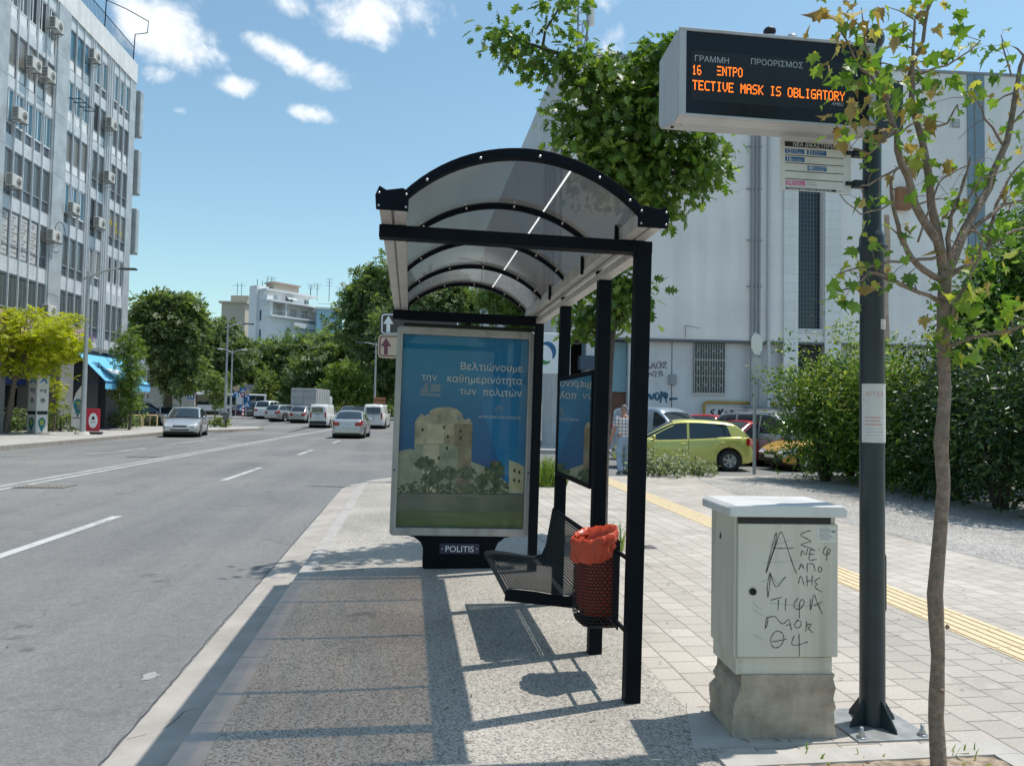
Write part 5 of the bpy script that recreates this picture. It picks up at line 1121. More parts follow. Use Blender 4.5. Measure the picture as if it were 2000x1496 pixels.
mb = MB(); mb.text('onan', .95, FA, .03, .03); mb.text('onan', .3, FRM((ubb - 1.2, dY - .098, zB - .32), (-1, 0, 0), (0, 0, 1)), .01, .01)
obj('lettering', mb, m_whitepanel, aw)
mb = MB(); FA2 = FRM(V((ua + (ubb - ua) * .80, -.1, zA)) + sl_ * 1.3, (-1, 0, 0), -sl_)
for st in ([(-.6, .5), (-.3, .3), (0, 0), (.3, .2), (.45, .6)], [(0, 0), (-.2, -.4), (-.1, -.9)], [(0, 0), (.2, -.5), (.45, -.8)], [(-.2, .5), (0, .25), (.2, .5)], [(-.5, .1), (-.1, .1)]): mb.ribbon([(x * .9, y * .9) for x, y in st], .11, FA2, .03)
obj('logo_figure', mb, m_awnd, aw)

# air conditioning units
m_acw = pm('off_white_ac_casing', (.60, .58, .54), .55, var=.06, vs=4); m_acd = pm('dark_ac_grille', (.05, .05, .055), .6)
def ac_unit(px, py, lab, flip=False):
    u, z = FU(px, py); p = WL(u, .14, z); t = thing('air_conditioner', lab, 'air conditioner', p, math.atan2(uL.y, uL.x), group='air conditioners on the office facade')
    mb = MB(); mb.span((-.42, .0, -.30), (.42, .34, .30)); obj('casing', mb, m_acw, t, bevel=.02)
    mb = MB(); mb.lathe([(.235, .003), (.235, .012), (.20, .012), (.20, .003)], (-.12 if not flip else .12, .341, 0), 20, axis=(V((1, 0, 0)), Z, V((0, 1, 0)))); 
    for r in (.06, .11, .16): mb.lathe([(r, .003), (r + .012, .003), (r + .012, .010), (r, .010)], (-.12 if not flip else .12, .341, 0), 16, axis=(V((1, 0, 0)), Z, V((0, 1, 0))))
    obj('fan_grille', mb, m_acw, t)
    mb = MB(); mb.lathe([(0, .002), (.2, .002), (.2, 0)], (-.12 if not flip else .12, .341, 0), 18, axis=(V((1, 0, 0)), Z, V((0, 1, 0)))); obj('fan', mb, m_acd, t)
    mb = MB()
    for k in range(7): mb.span((.420, .05, -.25 + k * .075), (.426, .29, -.21 + k * .075))
    obj('side_slots', mb, m_acd, t)
    mb = MB()
    for x in (-.32, .32): mb.bar((x, -.12, -.33), (x, .42, -.33), .035, .04); mb.bar((x, -.1, -.62), (x, .36, -.35), .025)
    obj('bracket', mb, m_framed, t)
for px, py, lab in ((98, 50, 'white air conditioner high on the facade left of the grey pilaster, nearest the roof'), (174, 110, 'white air conditioner under the top floor windows right of the grey pilaster'), (54, 126, 'left one of two air conditioners side by side under the open dark window'), (83, 147, 'right one of two air conditioners side by side under the open dark window'), (26, 225, 'white air conditioner at the left picture edge on a dark bracket, third row down'), (14, 354, 'air conditioner with bare front cut close to the left edge under blue panes'),
                    (208, 243, 'white two fan air conditioner between the third row of narrow windows and drain pipes'), (203, 346, 'white air conditioner beside the drain pipes at fourth row of windows'), (133, 408, 'white boxy air conditioner below the white framed panes right of the pilaster'), (184, 436, 'white air conditioner under the narrow windows of the fifth row'), (93, 461, 'big white air conditioner on the pilaster edge with a loop of black cable'), (84, 607, 'white air conditioner just above the yellow green tree crown')):
    ac_unit(px, py, lab)
u, z = FU(104, 462); mb = MB(); P = [WL(u + .55 * math.cos(a) - .1, .3, z + .2 + .6 * math.sin(a)) for a in np.linspace(-.5, 5.4, 22)]; mb.tube(P, .02, 6); tag(obj('cable', mb, m_ink), 'loop of black cable beside an air conditioner on the grey pilaster', 'cable')
u, z = FU(148, 205); t = thing('empty_bracket', 'empty dark steel air conditioner bracket on the white panels', 'bracket', WL(u, .1, z), math.atan2(uL.y, uL.x)); mb = MB()
for x in (-.9, -.3, .3, .9): mb.bar((x, -.1, 0), (x, .6, 0), .04)
for y in (.05, .55): mb.bar((-.95, y, .03), (.95, y, .03), .035)
obj('steel_frame', mb, m_rail, t)

# ---------------------------------------------------------------- white public building on the right
def blockwall(name, col, c2, line):
    m, nt, N, L, out = nm(name); b = N.new('ShaderNodeBsdfPrincipled'); b.inputs['Roughness'].default_value = .75; L.new(b.outputs[0], out.inputs[0]); b.inputs['Specular IOR Level'].default_value = .3
    tc = N.new('ShaderNodeTexCoord'); mp = N.new('ShaderNodeMapping'); mp.inputs['Rotation'].default_value = (math.pi / 2, 0, 0); L.new(tc.outputs['Object'], mp.inputs[0])
    cx = N.new('ShaderNodeSeparateXYZ'); L.new(tc.outputs['Object'], cx.inputs[0]); cb_ = N.new('ShaderNodeCombineXYZ'); ad = N.new('ShaderNodeMath'); ad.operation = 'ADD'; L.new(cx.outputs[0], ad.inputs[0]); L.new(cx.outputs[1], ad.inputs[1]); L.new(ad.outputs[0], cb_.inputs[0]); L.new(cx.outputs[2], cb_.inputs[1])
    br = N.new('ShaderNodeTexBrick'); L.new(cb_.outputs[0], br.inputs['Vector']); br.inputs['Brick Width'].default_value = 2.6; br.inputs['Row Height'].default_value = .42; br.inputs['Mortar Size'].default_value = .012; br.inputs['Scale'].default_value = 1; br.inputs['Mortar Smooth'].default_value = .6
    br.inputs['Color1'].default_value = c4(col); br.inputs['Color2'].default_value = c4(c2); br.inputs['Mortar'].default_value = c4(line)
    n = N.new('ShaderNodeTexNoise'); n.inputs['Scale'].default_value = .35; n.inputs['Detail'].default_value = 9; L.new(tc.outputs['Object'], n.inputs['Vector']); r = N.new('ShaderNodeMapRange'); L.new(n.outputs[0], r.inputs[0]); r.inputs[1].default_value = .3; r.inputs[2].default_value = .7; r.inputs[3].default_value = .9; r.inputs[4].default_value = 1.06
    mp2 = N.new('ShaderNodeMapping'); mp2.inputs['Scale'].default_value = (1.6, 1.6, .09); L.new(tc.outputs['Object'], mp2.inputs[0]); n2 = N.new('ShaderNodeTexNoise'); n2.inputs['Scale'].default_value = 1; n2.inputs['Detail'].default_value = 8; L.new(mp2.outputs[0], n2.inputs['Vector'])
    r2 = N.new('ShaderNodeMapRange'); L.new(n2.outputs[0], r2.inputs[0]); r2.inputs[1].default_value = .42; r2.inputs[2].default_value = .75; r2.inputs[3].default_value = 1.0; r2.inputs[4].default_value = .88
    k = N.new('ShaderNodeMath'); k.operation = 'MULTIPLY'; L.new(r.outputs[0], k.inputs[0]); L.new(r2.outputs[0], k.inputs[1])
    v = N.new('ShaderNodeVectorMath'); v.operation = 'SCALE'; L.new(br.outputs[0], v.inputs[0]); L.new(k.outputs[0], v.inputs['Scale']); L.new(v.outputs[0], b.inputs['Base Color']); return m
m_wall = blockwall('white_painted_blocks', (.85, .81, .79), (.865, .825, .80), (.80, .765, .745)); m_walllow = pm('grey_render', (.62, .63, .64), .8, var=.07, vs=1.2, stain=((.45, .44, .42), .4, 2)); m_pil2 = blockwall('pale_pilaster_stone', (.76, .75, .74), (.80, .79, .78), (.58, .57, .56))
m_grill = pm('white_grille_bars', (.5, .52, .52), .5); m_pipe = pm('grey_downpipe', (.30, .31, .33), .5, var=.1); m_pipew = pm('pale_downpipe', (.55, .57, .58), .5, var=.1); m_dglass = glassmat('dark_grid_glass', (.012, .03, .042), .12, spec=.5); m_bluepanel = pm('blue_grey_panel', (.20, .28, .34), .4, var=.15, vs=.8)
m_brown = pm('brown_timber', (.30, .13, .06), .6, var=.2, vs=5); m_darkhole = pm('dark_opening', (.02, .022, .025), .7, var=.4)
K0 = A(1092, 872, 33.3); K0.z = 0.0; thR = math.radians(-3.86); uR = V((math.cos(thR), math.sin(thR), 0)); nR = V((math.sin(thR), -math.cos(thR), 0))   # nR points to the camera
wb = thing('public_building', 'long white windowless public building with barred windows and down pipes', 'building', K0, thR)
def FR_(px, py):
    p = hit(px, py, K0, nR) - K0; return (p.dot(uR), p.z)
BL = 24.0; HB = FR_(1300, 117)[1]; zled = FR_(1400, 664)[1]
mb = MB(); xg0, zg1 = FR_(1557.5, 270); xg1, zg0 = FR_(1608, 643)
mb.span((0, 0, zled), (xg0, 11.9, HB)); mb.span((xg1, 0, zled), (BL, 11.9, HB)); mb.span((xg0 + .002, 0, zg1), (xg1 - .002, 11.9, HB - .001)); mb.span((xg0 + .002, 0.001, zled + .001), (xg1 - .002, 11.9, zg0)); obj('front_wall', mb, m_wall, wb)
mb = MB(); mb.span((-.06, -.06, HB), (BL, 12, HB + .12)); obj('roof_edge', mb, pm('grey_coping', (.30, .31, .32), .7), wb)
xb0 = FR_(1229, 800)[0]
mb = MB(); mb.span((xb0, .28, -.2), (BL, 11.8, zled - .002)); obj('lower_wall', mb, m_walllow, wb)
mb = MB(); mb.span((-.01, -.05, zled - .11), (BL, .27, zled - .004)); obj('ledge', mb, pm('dark_ledge', (.14, .15, .16), .7), wb)
# ground-floor recess at the left end with blue and brown boards
mb = MB(); mb.span((.5, 2.5, -.2), (xb0 - .01, 3.0, zled - .12)); obj('recess_back', mb, m_darkhole, wb)
mb = MB(); mb.span((.02, .02, -.2), (.45, .5, zled - .12)); mb.span((1.15, .02, -.2), (1.5, .4, zled - .12)); obj('corner_column', mb, m_wall, wb)
xx, z1 = FR_(1193, 690); x2, z0 = FR_(1229, 765); mb = MB(); mb.span((xx - 1.2, .6, z0), (xb0 - .02, .75, zled - .13)); obj('blue_board', mb, pm('faded_blue_board', (.22, .36, .42), .6, var=.08), wb)
mb = MB(); mb.span((xx - 1.2, .7, -.1), (xb0 - .02, .82, z0 - .01)); obj('brown_shutter', mb, pm('red_brown_shutter', (.16, .075, .05), .7, var=.2, vs=3), wb)
mb = MB(); x0, z_ = FR_(1130, 700); x1, _ = FR_(1165, 700); mb.span((x0, -.5, z_ - .5), (x1, .3, z_ + .1)); obj('shop_canopy', mb, pm('slate_blue_canopy', (.06, .085, .12), .6), wb)
# barred window
x0, z1 = FR_(1359, 666); x1, z0 = FR_(1418, 768); mb = MB(); mb.span((x0, .20, z0), (x1, .285, z1)); bw_ = obj('barred_window', mb, glassmat('dark_barred_glass', (.035, .045, .05), .2), wb)
mb = MB(); mb.span((x0 - .05, .17, z0 - .08), (x1 + .05, .30, z0 - .005)); obj('sill', mb, m_walllow, bw_)
mb = MB()
for i in range(13): x = x0 + (x1 - x0) * i / 12; mb.tube([(x, .15, z0), (x, .15, z1)], .014, 5)
for f in (0, .33, .64, .99): mb.bar((x0, .15, z0 + (z1 - z0) * f), (x1, .15, z0 + (z1 - z0) * f), .03, .02)
for f in (.82, .48, .15):
    for g in (.12, .35, .62, .86):
        c = V((x0 + (x1 - x0) * g, .14, z0 + (z1 - z0) * f)); mb.tube([c + V((-.1, 0, -.1)), c + V((.1, 0, .1))], .012, 4); mb.tube([c + V((-.1, 0, .1)), c + V((.1, 0, -.1))], .012, 4)
obj('window_bars', mb, m_grill, bw_)
mb = MB(); mb.span(((x0 + x1) / 2 - .03, .16, z0), ((x0 + x1) / 2 + .03, .199, z0 + (z1 - z0) * .62)); mb.span((x0, .16, z0 + (z1 - z0) * .62), (x1, .199, z0 + (z1 - z0) * .66)); obj('casement', mb, pm('weathered_casement', (.25, .25, .23), .6), bw_)
# tall gridded window between pilasters
mb = MB(); mb.span((xg0 + .01, .35, zg0 + .01), (xg1 - .01, .45, zg1 - .01)); gw = obj('tall_window', mb, m_dglass, wb)
mb = MB(); nxg, nzg = 8, int((zg1 - zg0) / .2)
for i in range(1, nxg): x = xg0 + (xg1 - xg0) * i / nxg; mb.span((x - .007, .33, zg0 + .01), (x + .007, .349, zg1 - .01))
for j in range(1, nzg): z = zg0 + (zg1 - zg0) * j / nzg; mb.span((xg0 + .01, .325, z - .007), (xg1 - .01, .3295, z + .007))
obj('glazing_bars', mb, pm('grey_glazing_bar', (.22, .25, .27), .5), gw)
mb = MB(); mb.span((xg0 - .1, -.03, zg0 - .22), (xg1 + .4, .34, zg0 - .03)); obj('window_sill', mb, m_walllow, gw)
for x0_, x1_ in ((1529, 1557), (1609, 1640)):
    a, b = FR_(x0_, 500)[0], FR_(x1_, 500)[0]; mb = MB(); mb.span((a, -.14, -.1), (b, -.003, HB - .02)); obj('pilaster', mb, m_pil2, wb, bevel=.01)
a, z1 = FR_(1562, 668); b, z0 = FR_(1608, 668); mb = MB(); mb.span((a, .2, .6), (b, .27, zled - .12)); obj('lower_opening', mb, m_darkhole, wb)
a, b = FR_(1889, 300)[0], FR_(1921, 300)[0]; mb = MB(); mb.span((a, -.08, zled + .2), (b, -.003, HB - .05)); bs2 = obj('blue_strip', mb, m_bluepanel, wb)
mb = MB(); mb.span((a + .32, -.11, zled + .2), (a + .37, -.081, HB - .06)); obj('strip_rib', mb, m_framed, bs2)
x, z = FR_(1866, 242); mb = MB(); mb.span((x - .19, -.03, z - .19), (x + .19, -.003, z + .19)); vv_ = obj('air_vent', mb, m_framed, wb); mb = MB()
for k in range(5): mb.span((x - .15, -.05, z - .15 + k * .065), (x + .15, -.031, z - .115 + k * .065))
obj('vent_slats', mb, m_walllow, vv_)
x, z1 = FR_(1747, 368); x1, z0 = FR_(1773, 412); mb = MB(); mb.span((x, -.3, z0), (x1, -.003, z1)); obj('brown_box', mb, m_brown, wb, bevel=.01)
m_rust = pm('rust_stain', (.46, .33, .25), .8, var=.3, vs=1.5); x, z1 = FR_(1731, 420); _, z0 = FR_(1731, 668)
mb = MB(); P = [(x - .02 + .11 * math.sin(t_ * 5) * .3 - .10, z1 + (z0 - z1) * t_) for t_ in np.linspace(0, 1, 10)] + [(x + .14 + .05 * math.sin(t_ * 7), z1 + (z0 - z1) * t_) for t_ in np.linspace(1, 0, 10)]
mb.prism(P, 0, .002, FRM((0, -.001, 0), (1, 0, 0), (0, 0, 1))); obj('rust_streak', mb, m_rust, wb)
mb = MB()
for px_ in (1467, 1475, 1482):
    x = FR_(px_, 500)[0]; mb.tube([(x, -.09, .5), (x, -.09, FR_(px_, 150)[1])], .055, 8)
for py_ in (288, 370, 470, 560): x, z = FR_(1475, py_); mb.bar((x - .42, -.06, z), (x + .3, -.06, z), .05)
obj('drain_pipes', mb, m_pipe, wb)
x = FR_(1500, 500)[0]; mb = MB(); mb.tube([(x, -.10, .6), (x, -.10, FR_(1503, 180)[1])], .075, 10); obj('pale_pipe', mb, m_pipew, wb)
mb = MB(); x0, z = FR_(1377, 785); x1, _ = FR_(1466, 785); x2 = FR_(1515, 785)[0]
mb.tube([(x0, .12, z - 1.2), (x0, .12, z - .14), (x0 + .04, .12, z - .03), (x0 + .15, .12, z), (x1, .12, z)], .065, 10); mb.tube([(x1 + .9, .12, z), (x2, .12, z), (x2 + .08, .12, z - .1), (x2 + .08, .12, z - .6)], .065, 10); obj('gas_pipe', mb, pm('yellow_gas_pipe', (.42, .27, .05), .5, var=.12), wb)
mb = MB(); x0, z0 = FR_(1455, 880); x1, z1 = FR_(1520, 797); mb.span((x0, -.35, 0), (x1, .25, z1)); obj('meter_cupboard', mb, pm('dark_grey_cupboard', (.13, .14, .155), .6), wb, bevel=.02)
mb = MB(); x, z = FR_(1316, 665); mb.span((x - .012, .262, .5), (x + .012, .279, z)); obj('wall_cable', mb, m_ink, wb)
mb = MB(); x, z = FR_(1316, 740); mb.span((x - .16, .1, z - .25), (x + .16, .279, z + .2)); obj('wall_box', mb, m_pipe, wb, bevel=.02)
mb = MB(); x, z1 = FR_(1338, 636); mb.tube([(x, -.08, z1 - .55), (x, -.08, z1)], .02, 6); mb.tube([(x, -.06, z1), (x + .65, -.06, z1 - .1)], .012, 5); obj('wall_bracket', mb, m_pipe, wb)
def GF(px, py): x, z = FR_(px, py); return (x, z)
FG = FRM((0, .279, 0), (1, 0, 0), (0, 0, 1))
def gstrokes(sts, w, m, nme, fx):
    mb = MB()
    for st in sts: mb.ribbon([GF(*fx(p)) for p in smooth_poly(st, 1)], w, FG, .004)
    return obj(nme, mb, m, wb)
z4 = lambda p: (1180 + p[0] * 460 / 1912, 600 + p[1] * 360 / 1496)
gstrokes([[(382, 440), (360, 455), (375, 475), (388, 490), (358, 500)], [(392, 500), (410, 435), (428, 498)], [(398, 475), (425, 475)], [(465, 440), (440, 450), (438, 490), (465, 492)], [(468, 435), (470, 495)], [(505, 440), (470, 468), (500, 492)], [(500, 440), (525, 445), (490, 480), (525, 492)], [(372, 565), (380, 520), (405, 562), (412, 515)], [(415, 528), (435, 520), (438, 538), (415, 562), (445, 560)], [(458, 515), (460, 560)], [(460, 518), (490, 520), (465, 538), (500, 545), (462, 560)]], .055, pm('grey_graffiti', (.20, .19, .22), .7), 'wall_graffiti', z4)
gstrokes([[(360, 750), (372, 690), (400, 760), (415, 700)], [(440, 690), (420, 720), (440, 760), (465, 720), (445, 690)], [(480, 680), (470, 775)], [(505, 690), (490, 720), (515, 740), (530, 700), (505, 690), (520, 775)], [(540, 745), (610, 740)]], .10, pm('blue_graffiti', (.05, .13, .20), .7), 'wall_graffiti', z4)
gstrokes([[(915, 830), (875, 845), (910, 870), (880, 905)], [(950, 830), (945, 905)], [(985, 825), (950, 868), (990, 910)], [(1010, 850), (995, 880), (1010, 905), (1030, 880), (1010, 850)], [(1045, 910), (1045, 840), (1070, 845), (1065, 870), (1045, 875)], [(1080, 910), (1095, 850), (1110, 905)], [(1085, 890), (1105, 888)], [(1118, 905), (1125, 845), (1140, 905)]], .075, m_ink, 'wall_graffiti', z4)
gstrokes([[(570, 900), (598, 810), (625, 895)], [(580, 870), (620, 865)], [(575, 915), (620, 905), (600, 940)]], .05, m_postink, 'wall_graffiti', z4)
# roof items
def roofthing(px, py, D): return A(px, py, D)
t = thing('roof_chimney', 'small pale flue with a dark cap on the white building roof', 'chimney', A(1503, 80, 36)); mb = MB(); mb.lathe([(0, -.6), (.2, -.6), (.2, .25), (0, .25)], n=14); obj('flue', mb, m_pipew, t); mb = MB(); mb.lathe([(0, .62), (.2, .6), (.29, .5), (.29, .36), (.2, .3), (0, .3)], n=14); obj('cap', mb, m_blackm, t)
t = thing('roof_vent', 'low rounded vent peeping over the white building roof edge', 'vent', A(1546, 80, 36)); mb = MB(); mb.lathe([(.3, -.5), (.28, .1), (.2, .26), (0, .32)], n=14); obj('vent_hood', mb, m_pipe, t)
t = thing('antenna_mast', 'mobile phone mast with a long white aerial on the white building roof', 'antenna', A(1137, 118, 40)); mb = MB()
for x in (-.25, .25): mb.tube([(x, 0, -.6), (x, 0, 4.4)], .05, 6)
for k in range(12): mb.bar((-.25, 0, k * .36), (.25, 0, k * .36 + (.3 if k % 2 else -.3)), .03)
for k in range(6): mb.tube([(rnd.uniform(-.3, .4), .1, .2), (rnd.uniform(-.3, .4), .1, 1.2), (rnd.uniform(-.1, .5), .1, 2.2)], .025, 5)
obj('mast', mb, m_pipe, t); mb = MB(); mb.lathe([(0, 1.9), (.16, 1.92), (.17, 4.4), (0, 4.45)], (.48, 0, 0), 12); obj('aerial', mb, m_whitepanel, t)
mb = MB(); mb.span((.28, -.05, 2.4), (.45, .05, 2.5)); mb.span((.28, -.05, 3.6), (.45, .05, 3.7)); obj('aerial_bracket', mb, m_pipe, t)
# receding side wall
mb = MB(); mb.span((.0, .06, zled), (.012, 44, HB - .02)); m2 = MB()
fw = thing('side_wing', 'side wing of the white building with a tall brown window frame', 'building', K0 + uR * .0 + nR * -.2, 0.0)
mb = MB(); mb.span((-.25, .3, 3.9), (-.04, 34, HB - .1)); mb.span((-.25, .3, 0), (-.04, 3.0, 3.89)); mb.span((-.25, 5, 0), (-.04, 34, 3.89)); obj('wall', mb, m_walllow, fw)
def FS(px, py): return AX(px, py, K0.x - .26) - V((K0.x, K0.y + .2 * math.cos(thR), 0))
a = FS(1068, 300); b = FS(1084, 250); mb = MB(); mb.span((-.32, b.y, 6.5), (-.252, a.y, 13.2)); w_ = obj('window', mb, G_[0], fw); mb = MB()
for y in (b.y, (a.y + b.y) / 2, a.y): mb.span((-.36, y - .25, 6.4), (-.3, y + .25, 13.4))
mb.span((-.36, b.y, 13.2), (-.3, a.y, 13.7)); obj('brown_frame', mb, pm('pale_brown_frame', (.36, .24, .14), .6), w_)
# round green and blue shop sign beside the corner
t = thing('shop_sign', 'white projecting shop sign with a green and blue swirl', 'sign', A(1066, 690, 31.5), math.radians(-8)); mb = MB(); mb.span((-.62, -.08, -.85), (.62, .08, .85)); obj('board', mb, m_whitepanel, t, bevel=.03)
def swirl(a0, a1, m, nme):
    mb = MB(); n = 24; O_, I_ = [], []
    for i in range(n + 1):
        a = a0 + (a1 - a0) * i / n; wdt = .05 + .17 * math.sin(math.pi * i / n); O_.append((.34 * math.cos(a) + wdt * math.cos(a) * .5, .40 * math.sin(a) + wdt * math.sin(a) * .5)); I_.append((.34 * math.cos(a) - wdt * math.cos(a) * .5, .40 * math.sin(a) - wdt * math.sin(a) * .5))
    mb.grid([[V((p[0], -.084, p[1])), V((q[0], -.084, q[1]))] for p, q in zip(O_, I_)], sm=False); obj(nme, mb, m, t)
swirl(2.4, 5.3, pm('leaf_green_print', (.05, .26, .09), .5), 'green_swirl'); swirl(-.6, 2.1, pm('deep_blue_print', (.02, .12, .28), .5), 'blue_swirl')
mb = MB(); mb.span((-.04, .08, -.1), (.04, 1.8, .1)); obj('bracket', mb, m_pipe, t)
# ---------------------------------------------------------------- far buildings
m_farwhite = pm('white_render', (.74, .75, .76), .8, var=.05, vs=.2); m_farbeige = pm('beige_render', (.46, .38, .31), .8, var=.08, vs=.2); m_farblue = pm('pale_blue_render', (.36, .55, .68), .8, var=.05, vs=.2)
m_farbrown = pm('buff_render', (.50, .44, .36), .8, var=.08, vs=.2); m_bluedoor = pm('blue_balcony_door', (.03, .07, .15), .6); m_shut = pm('grey_shutter', (.42, .43, .42), .7, var=.06); m_rail2 = pm('pale_railing', (.5, .52, .54), .5); m_aerial = pm('dark_aerial', (.08, .085, .09), .6)
DB = 150.0; Bc = A(527, 650, DB); Bc.z = 0.4
angB = math.radians(90 - 44.8)   # heading of the bright face in the XY plane
ub_ = V((math.cos(angB), math.sin(angB), 0)); nb_ = V((math.sin(angB), -math.cos(angB), 0))
bk = thing('apartment_block', 'white stepped apartment block with blue balcony doors rising above the trees', 'building', Bc, angB)
def FB(px, py):
    p = hit(px, py, Bc, nb_) - Bc; return p.dot(ub_), p.z
LBk = FB(620, 600)[0]; zt = FB(511, 562)[1]; zs4 = FB(529, 613)[1]
z_b1, z_b2 = FB(529, 590)[1], FB(529, 613)[1]
mb = MB(); DP_ = 6.2
mb.span((0, .02, 0), (LBk, DP_, z_b2 - .2)); mb.span((0, 2.2, z_b2 - .2), (LBk, DP_, z_b1 + .15)); mb.span((-.001, .02, z_b2 - .2), (.5, 2.3, z_b1 + .15)); mb.span((0.0, 2.3, z_b1 + .15), (LBk - .5, DP_, zt)); mb.span((-.6, 3.9, 0), (2.2, DP_ + .2, zt + 1.1)); mb.span((-.3, .9, z_b1 - .3), (1.2, 2.4, z_b1 + 1.5)); obj('wall', mb, m_farwhite, bk)
mb = MB(); mb.span((-.2, 1.2, zt), (LBk + 1.2, DP_ + .2, zt + .35)); mb.span((-.3, -.6, z_b1 + .15), (LBk + .3, 3.4, z_b1 + .5)); mb.span((-.3, -.9, z_b2 - .55), (LBk + .3, 2.3, z_b2 - .2)); obj('slab', mb, m_farwhite, bk)
mb = MB(); mb.span((LBk - .3, -.8, z_b2 - .2), (LBk, 2.2, z_b1 + .15)); obj('balcony_post', mb, m_farwhite, bk); mb = MB(); mb.span((LBk * .30, -.3, z_b2 - .2), (LBk * .315, 2.2, z_b1 + .15)); obj('balcony_post', mb, m_farwhite, bk)
for f0, f1, m in ((.03, .16, m_bluedoor), (.32, .46, m_bluedoor), (.56, .68, m_shut), (.80, .92, m_shut)):
    mb = MB(); mb.span((LBk * f0, 2.08, z_b2 - .15), (LBk * f1, 2.19, z_b1 - .55)); d_ = obj('balcony_door', mb, m, bk); mb = MB(); x = LBk * (f0 + f1) / 2; mb.span((x - .06, 2.0, z_b2 - .15), (x + .06, 2.079, z_b1 - .55)); obj('frame', mb, m_farwhite, d_)
for f0, f1, zz in ((.45, .60, 0), (.86, .95, 0), (.2, .27, 0)):
    mb = MB(); mb.span((LBk * f0, 2.2, z_b1 + .6), (LBk * f1, 2.29, zt - .7)); d_ = obj('window', mb, G_[0] if f0 > .3 else m_shut, bk); mb = MB(); mb.span((LBk * (f0 + f1) / 2 - .05, 2.14, z_b1 + .6), (LBk * (f0 + f1) / 2 + .05, 2.19, zt - .7)); obj('frame', mb, m_farwhite, d_)
mb = MB()
for f in np.linspace(.02, .99, 22): mb.bar((LBk * f, -.8, z_b2 - .2), (LBk * f, -.8, z_b2 + .7), .03)
mb.bar((0, -.8, z_b2 + .7), (LBk, -.8, z_b2 + .7), .05); obj('balcony_railing', mb, m_rail2, bk)
mb = MB(); mb.grid([[V((LBk * .42, 3.0, zt - .1)), V((LBk * .42, .8, zt - 1.2))], [V((LBk * .62, 3.0, zt - .1)), V((LBk * .62, .8, zt - 1.2))]], sm=False); mb.span((LBk * .45, -.9, z_b2 - 2.2), (LBk * .98, -.2, z_b2 - 1.2)); obj('sun_awning', mb, m_whitepanel, bk)
for k, (x, y) in enumerate(((-4.6, 6.4), (-4.6, 6.4), (-9.6, 6.4))): pass
mb = MB(); 
for zz in (z_b1 - 2.3, z_b1 - 6.2): mb.span((-.05, 3.0, zz - 1.2), (-.002, 3.5, zz + .9))
obj('stair_window', mb, m_bluedoor, bk)
mb = MB(); mb.span((3, 3.2, zt + .35), (9, 6, zt + 2.0)); mb.span((2.6, 2.9, zt + 2.0), (9.4, 6.2, zt + 2.25)); obj('roof_house', mb, m_farbeige, bk)
mb = MB()
for x, y, h_ in ((2.5, 5, 2.9), (3.6, 5, 3.1), (13.5, 5, 3.0), (16, 6, 3.6), (18.5, 5, 5.0), (21.5, 5, 3.5), (14.2, 6, 2.4), (.2, 5, 2.2), (1.4, 5, 2.0)):
    b_ = zt + .3; mb.tube([(x, y, b_), (x, y, b_ + h_)], .07, 5)
    if h_ > 2.9:
        for q in (.7, .85, 1.0): mb.bar((x - 1.1 * q, y, b_ + h_ * q), (x + 1.1 * q, y, b_ + h_ * q), .06)
mb.span((2.0, 4.6, zt + .4), (4.2, 5.4, zt + 1.1)); obj('roof_aerials', mb, m_aerial, bk)
def farblock(name, lab, px0, px1, pyt, D, m, rot, depth=12, floors=0, m2=None, side_w=None):
    a = A(px0, pyt, D); b = A(px1, pyt, D); w = (b - a).length; t = thing(name, lab, 'building', (a.x, a.y, .3), rot); h = a.z - .3
    mb = MB(); mb.span((0, 0, 0), (w, depth, h)); obj('wall', mb, m, t); mb = MB(); mb.span((-.5, -.5, h), (w + .5, depth + .5, h + .4)); obj('roof_slab', mb, m2 or m, t); return t, w, h
t, w, h = farblock('apartment_building', 'low buff building with a flat roof left of the white block', 433, 479, 592, 165, m_farbrown, math.radians(-8)); mb = MB(); mb.span((1.2, 2, h + .4), (w, 10, h + 2.0)); obj('roof_room', mb, m_farbrown, t)
mb = MB()
for x in (2.2, w - 2): mb.tube([(x, 3, h), (x, 3, h + 5)], .06, 5); mb.bar((x - 1, 3, h + 4.4), (x + 1, 3, h + 4.4), .06)
obj('aerials', mb, m_aerial, t)
t, w, h = farblock('apartment_building', 'pale blue building just right of the white block behind trees', 620, 668, 604, 152, m_farblue, math.radians(10), m2=m_farwhite)
mb = MB(); mb.span((.9, -.06, h - 4.2), (2.6, -.002, h - 2.2)); w_ = obj('window', mb, m_shut, t)
mb = MB(); mb.tube([(w * .55, 1, h), (w * .55, 1, h + 1.6)], .06, 5); mb.bar((0, .2, h + 1.2), (w, .2, h + 1.2), .06); obj('roof_rail', mb, m_aerial, t)
# buff apartment house behind the big left tree
t, w, h = farblock('apartment_house', 'cream apartment house with stacked balconies half hidden behind the dark left tree', 236, 318, 612, 88, m_farwhite, math.radians(6)); nfl = 5
for k in range(nfl):
    z = h - 2.2 - k * 2.75; mb = MB(); mb.span((0, -1.3, z - 1.15), (w * .62, -.001, z - .95)); mb.span((0, -1.3, z - .94), (w * .62, -1.2, z - .05)); bl = obj('balcony', mb, m_farbeige if k > 1 else m_farwhite, t)
    for j in range(3): mb = MB(); mb.span((.3 + j * w * .2, -.08, z - .9), (.3 + j * w * .2 + 1.5, -.003, z + 1.1)); obj('balcony_door', mb, G_[0], bl)
mb = MB(); mb.span((w * .70, -.6, 0), (w + 3.5, 6, h - 5)); obj('side_wing', mb, pm('stone_coloured_render', (.40, .36, .32), .8, var=.06, vs=.3), t)

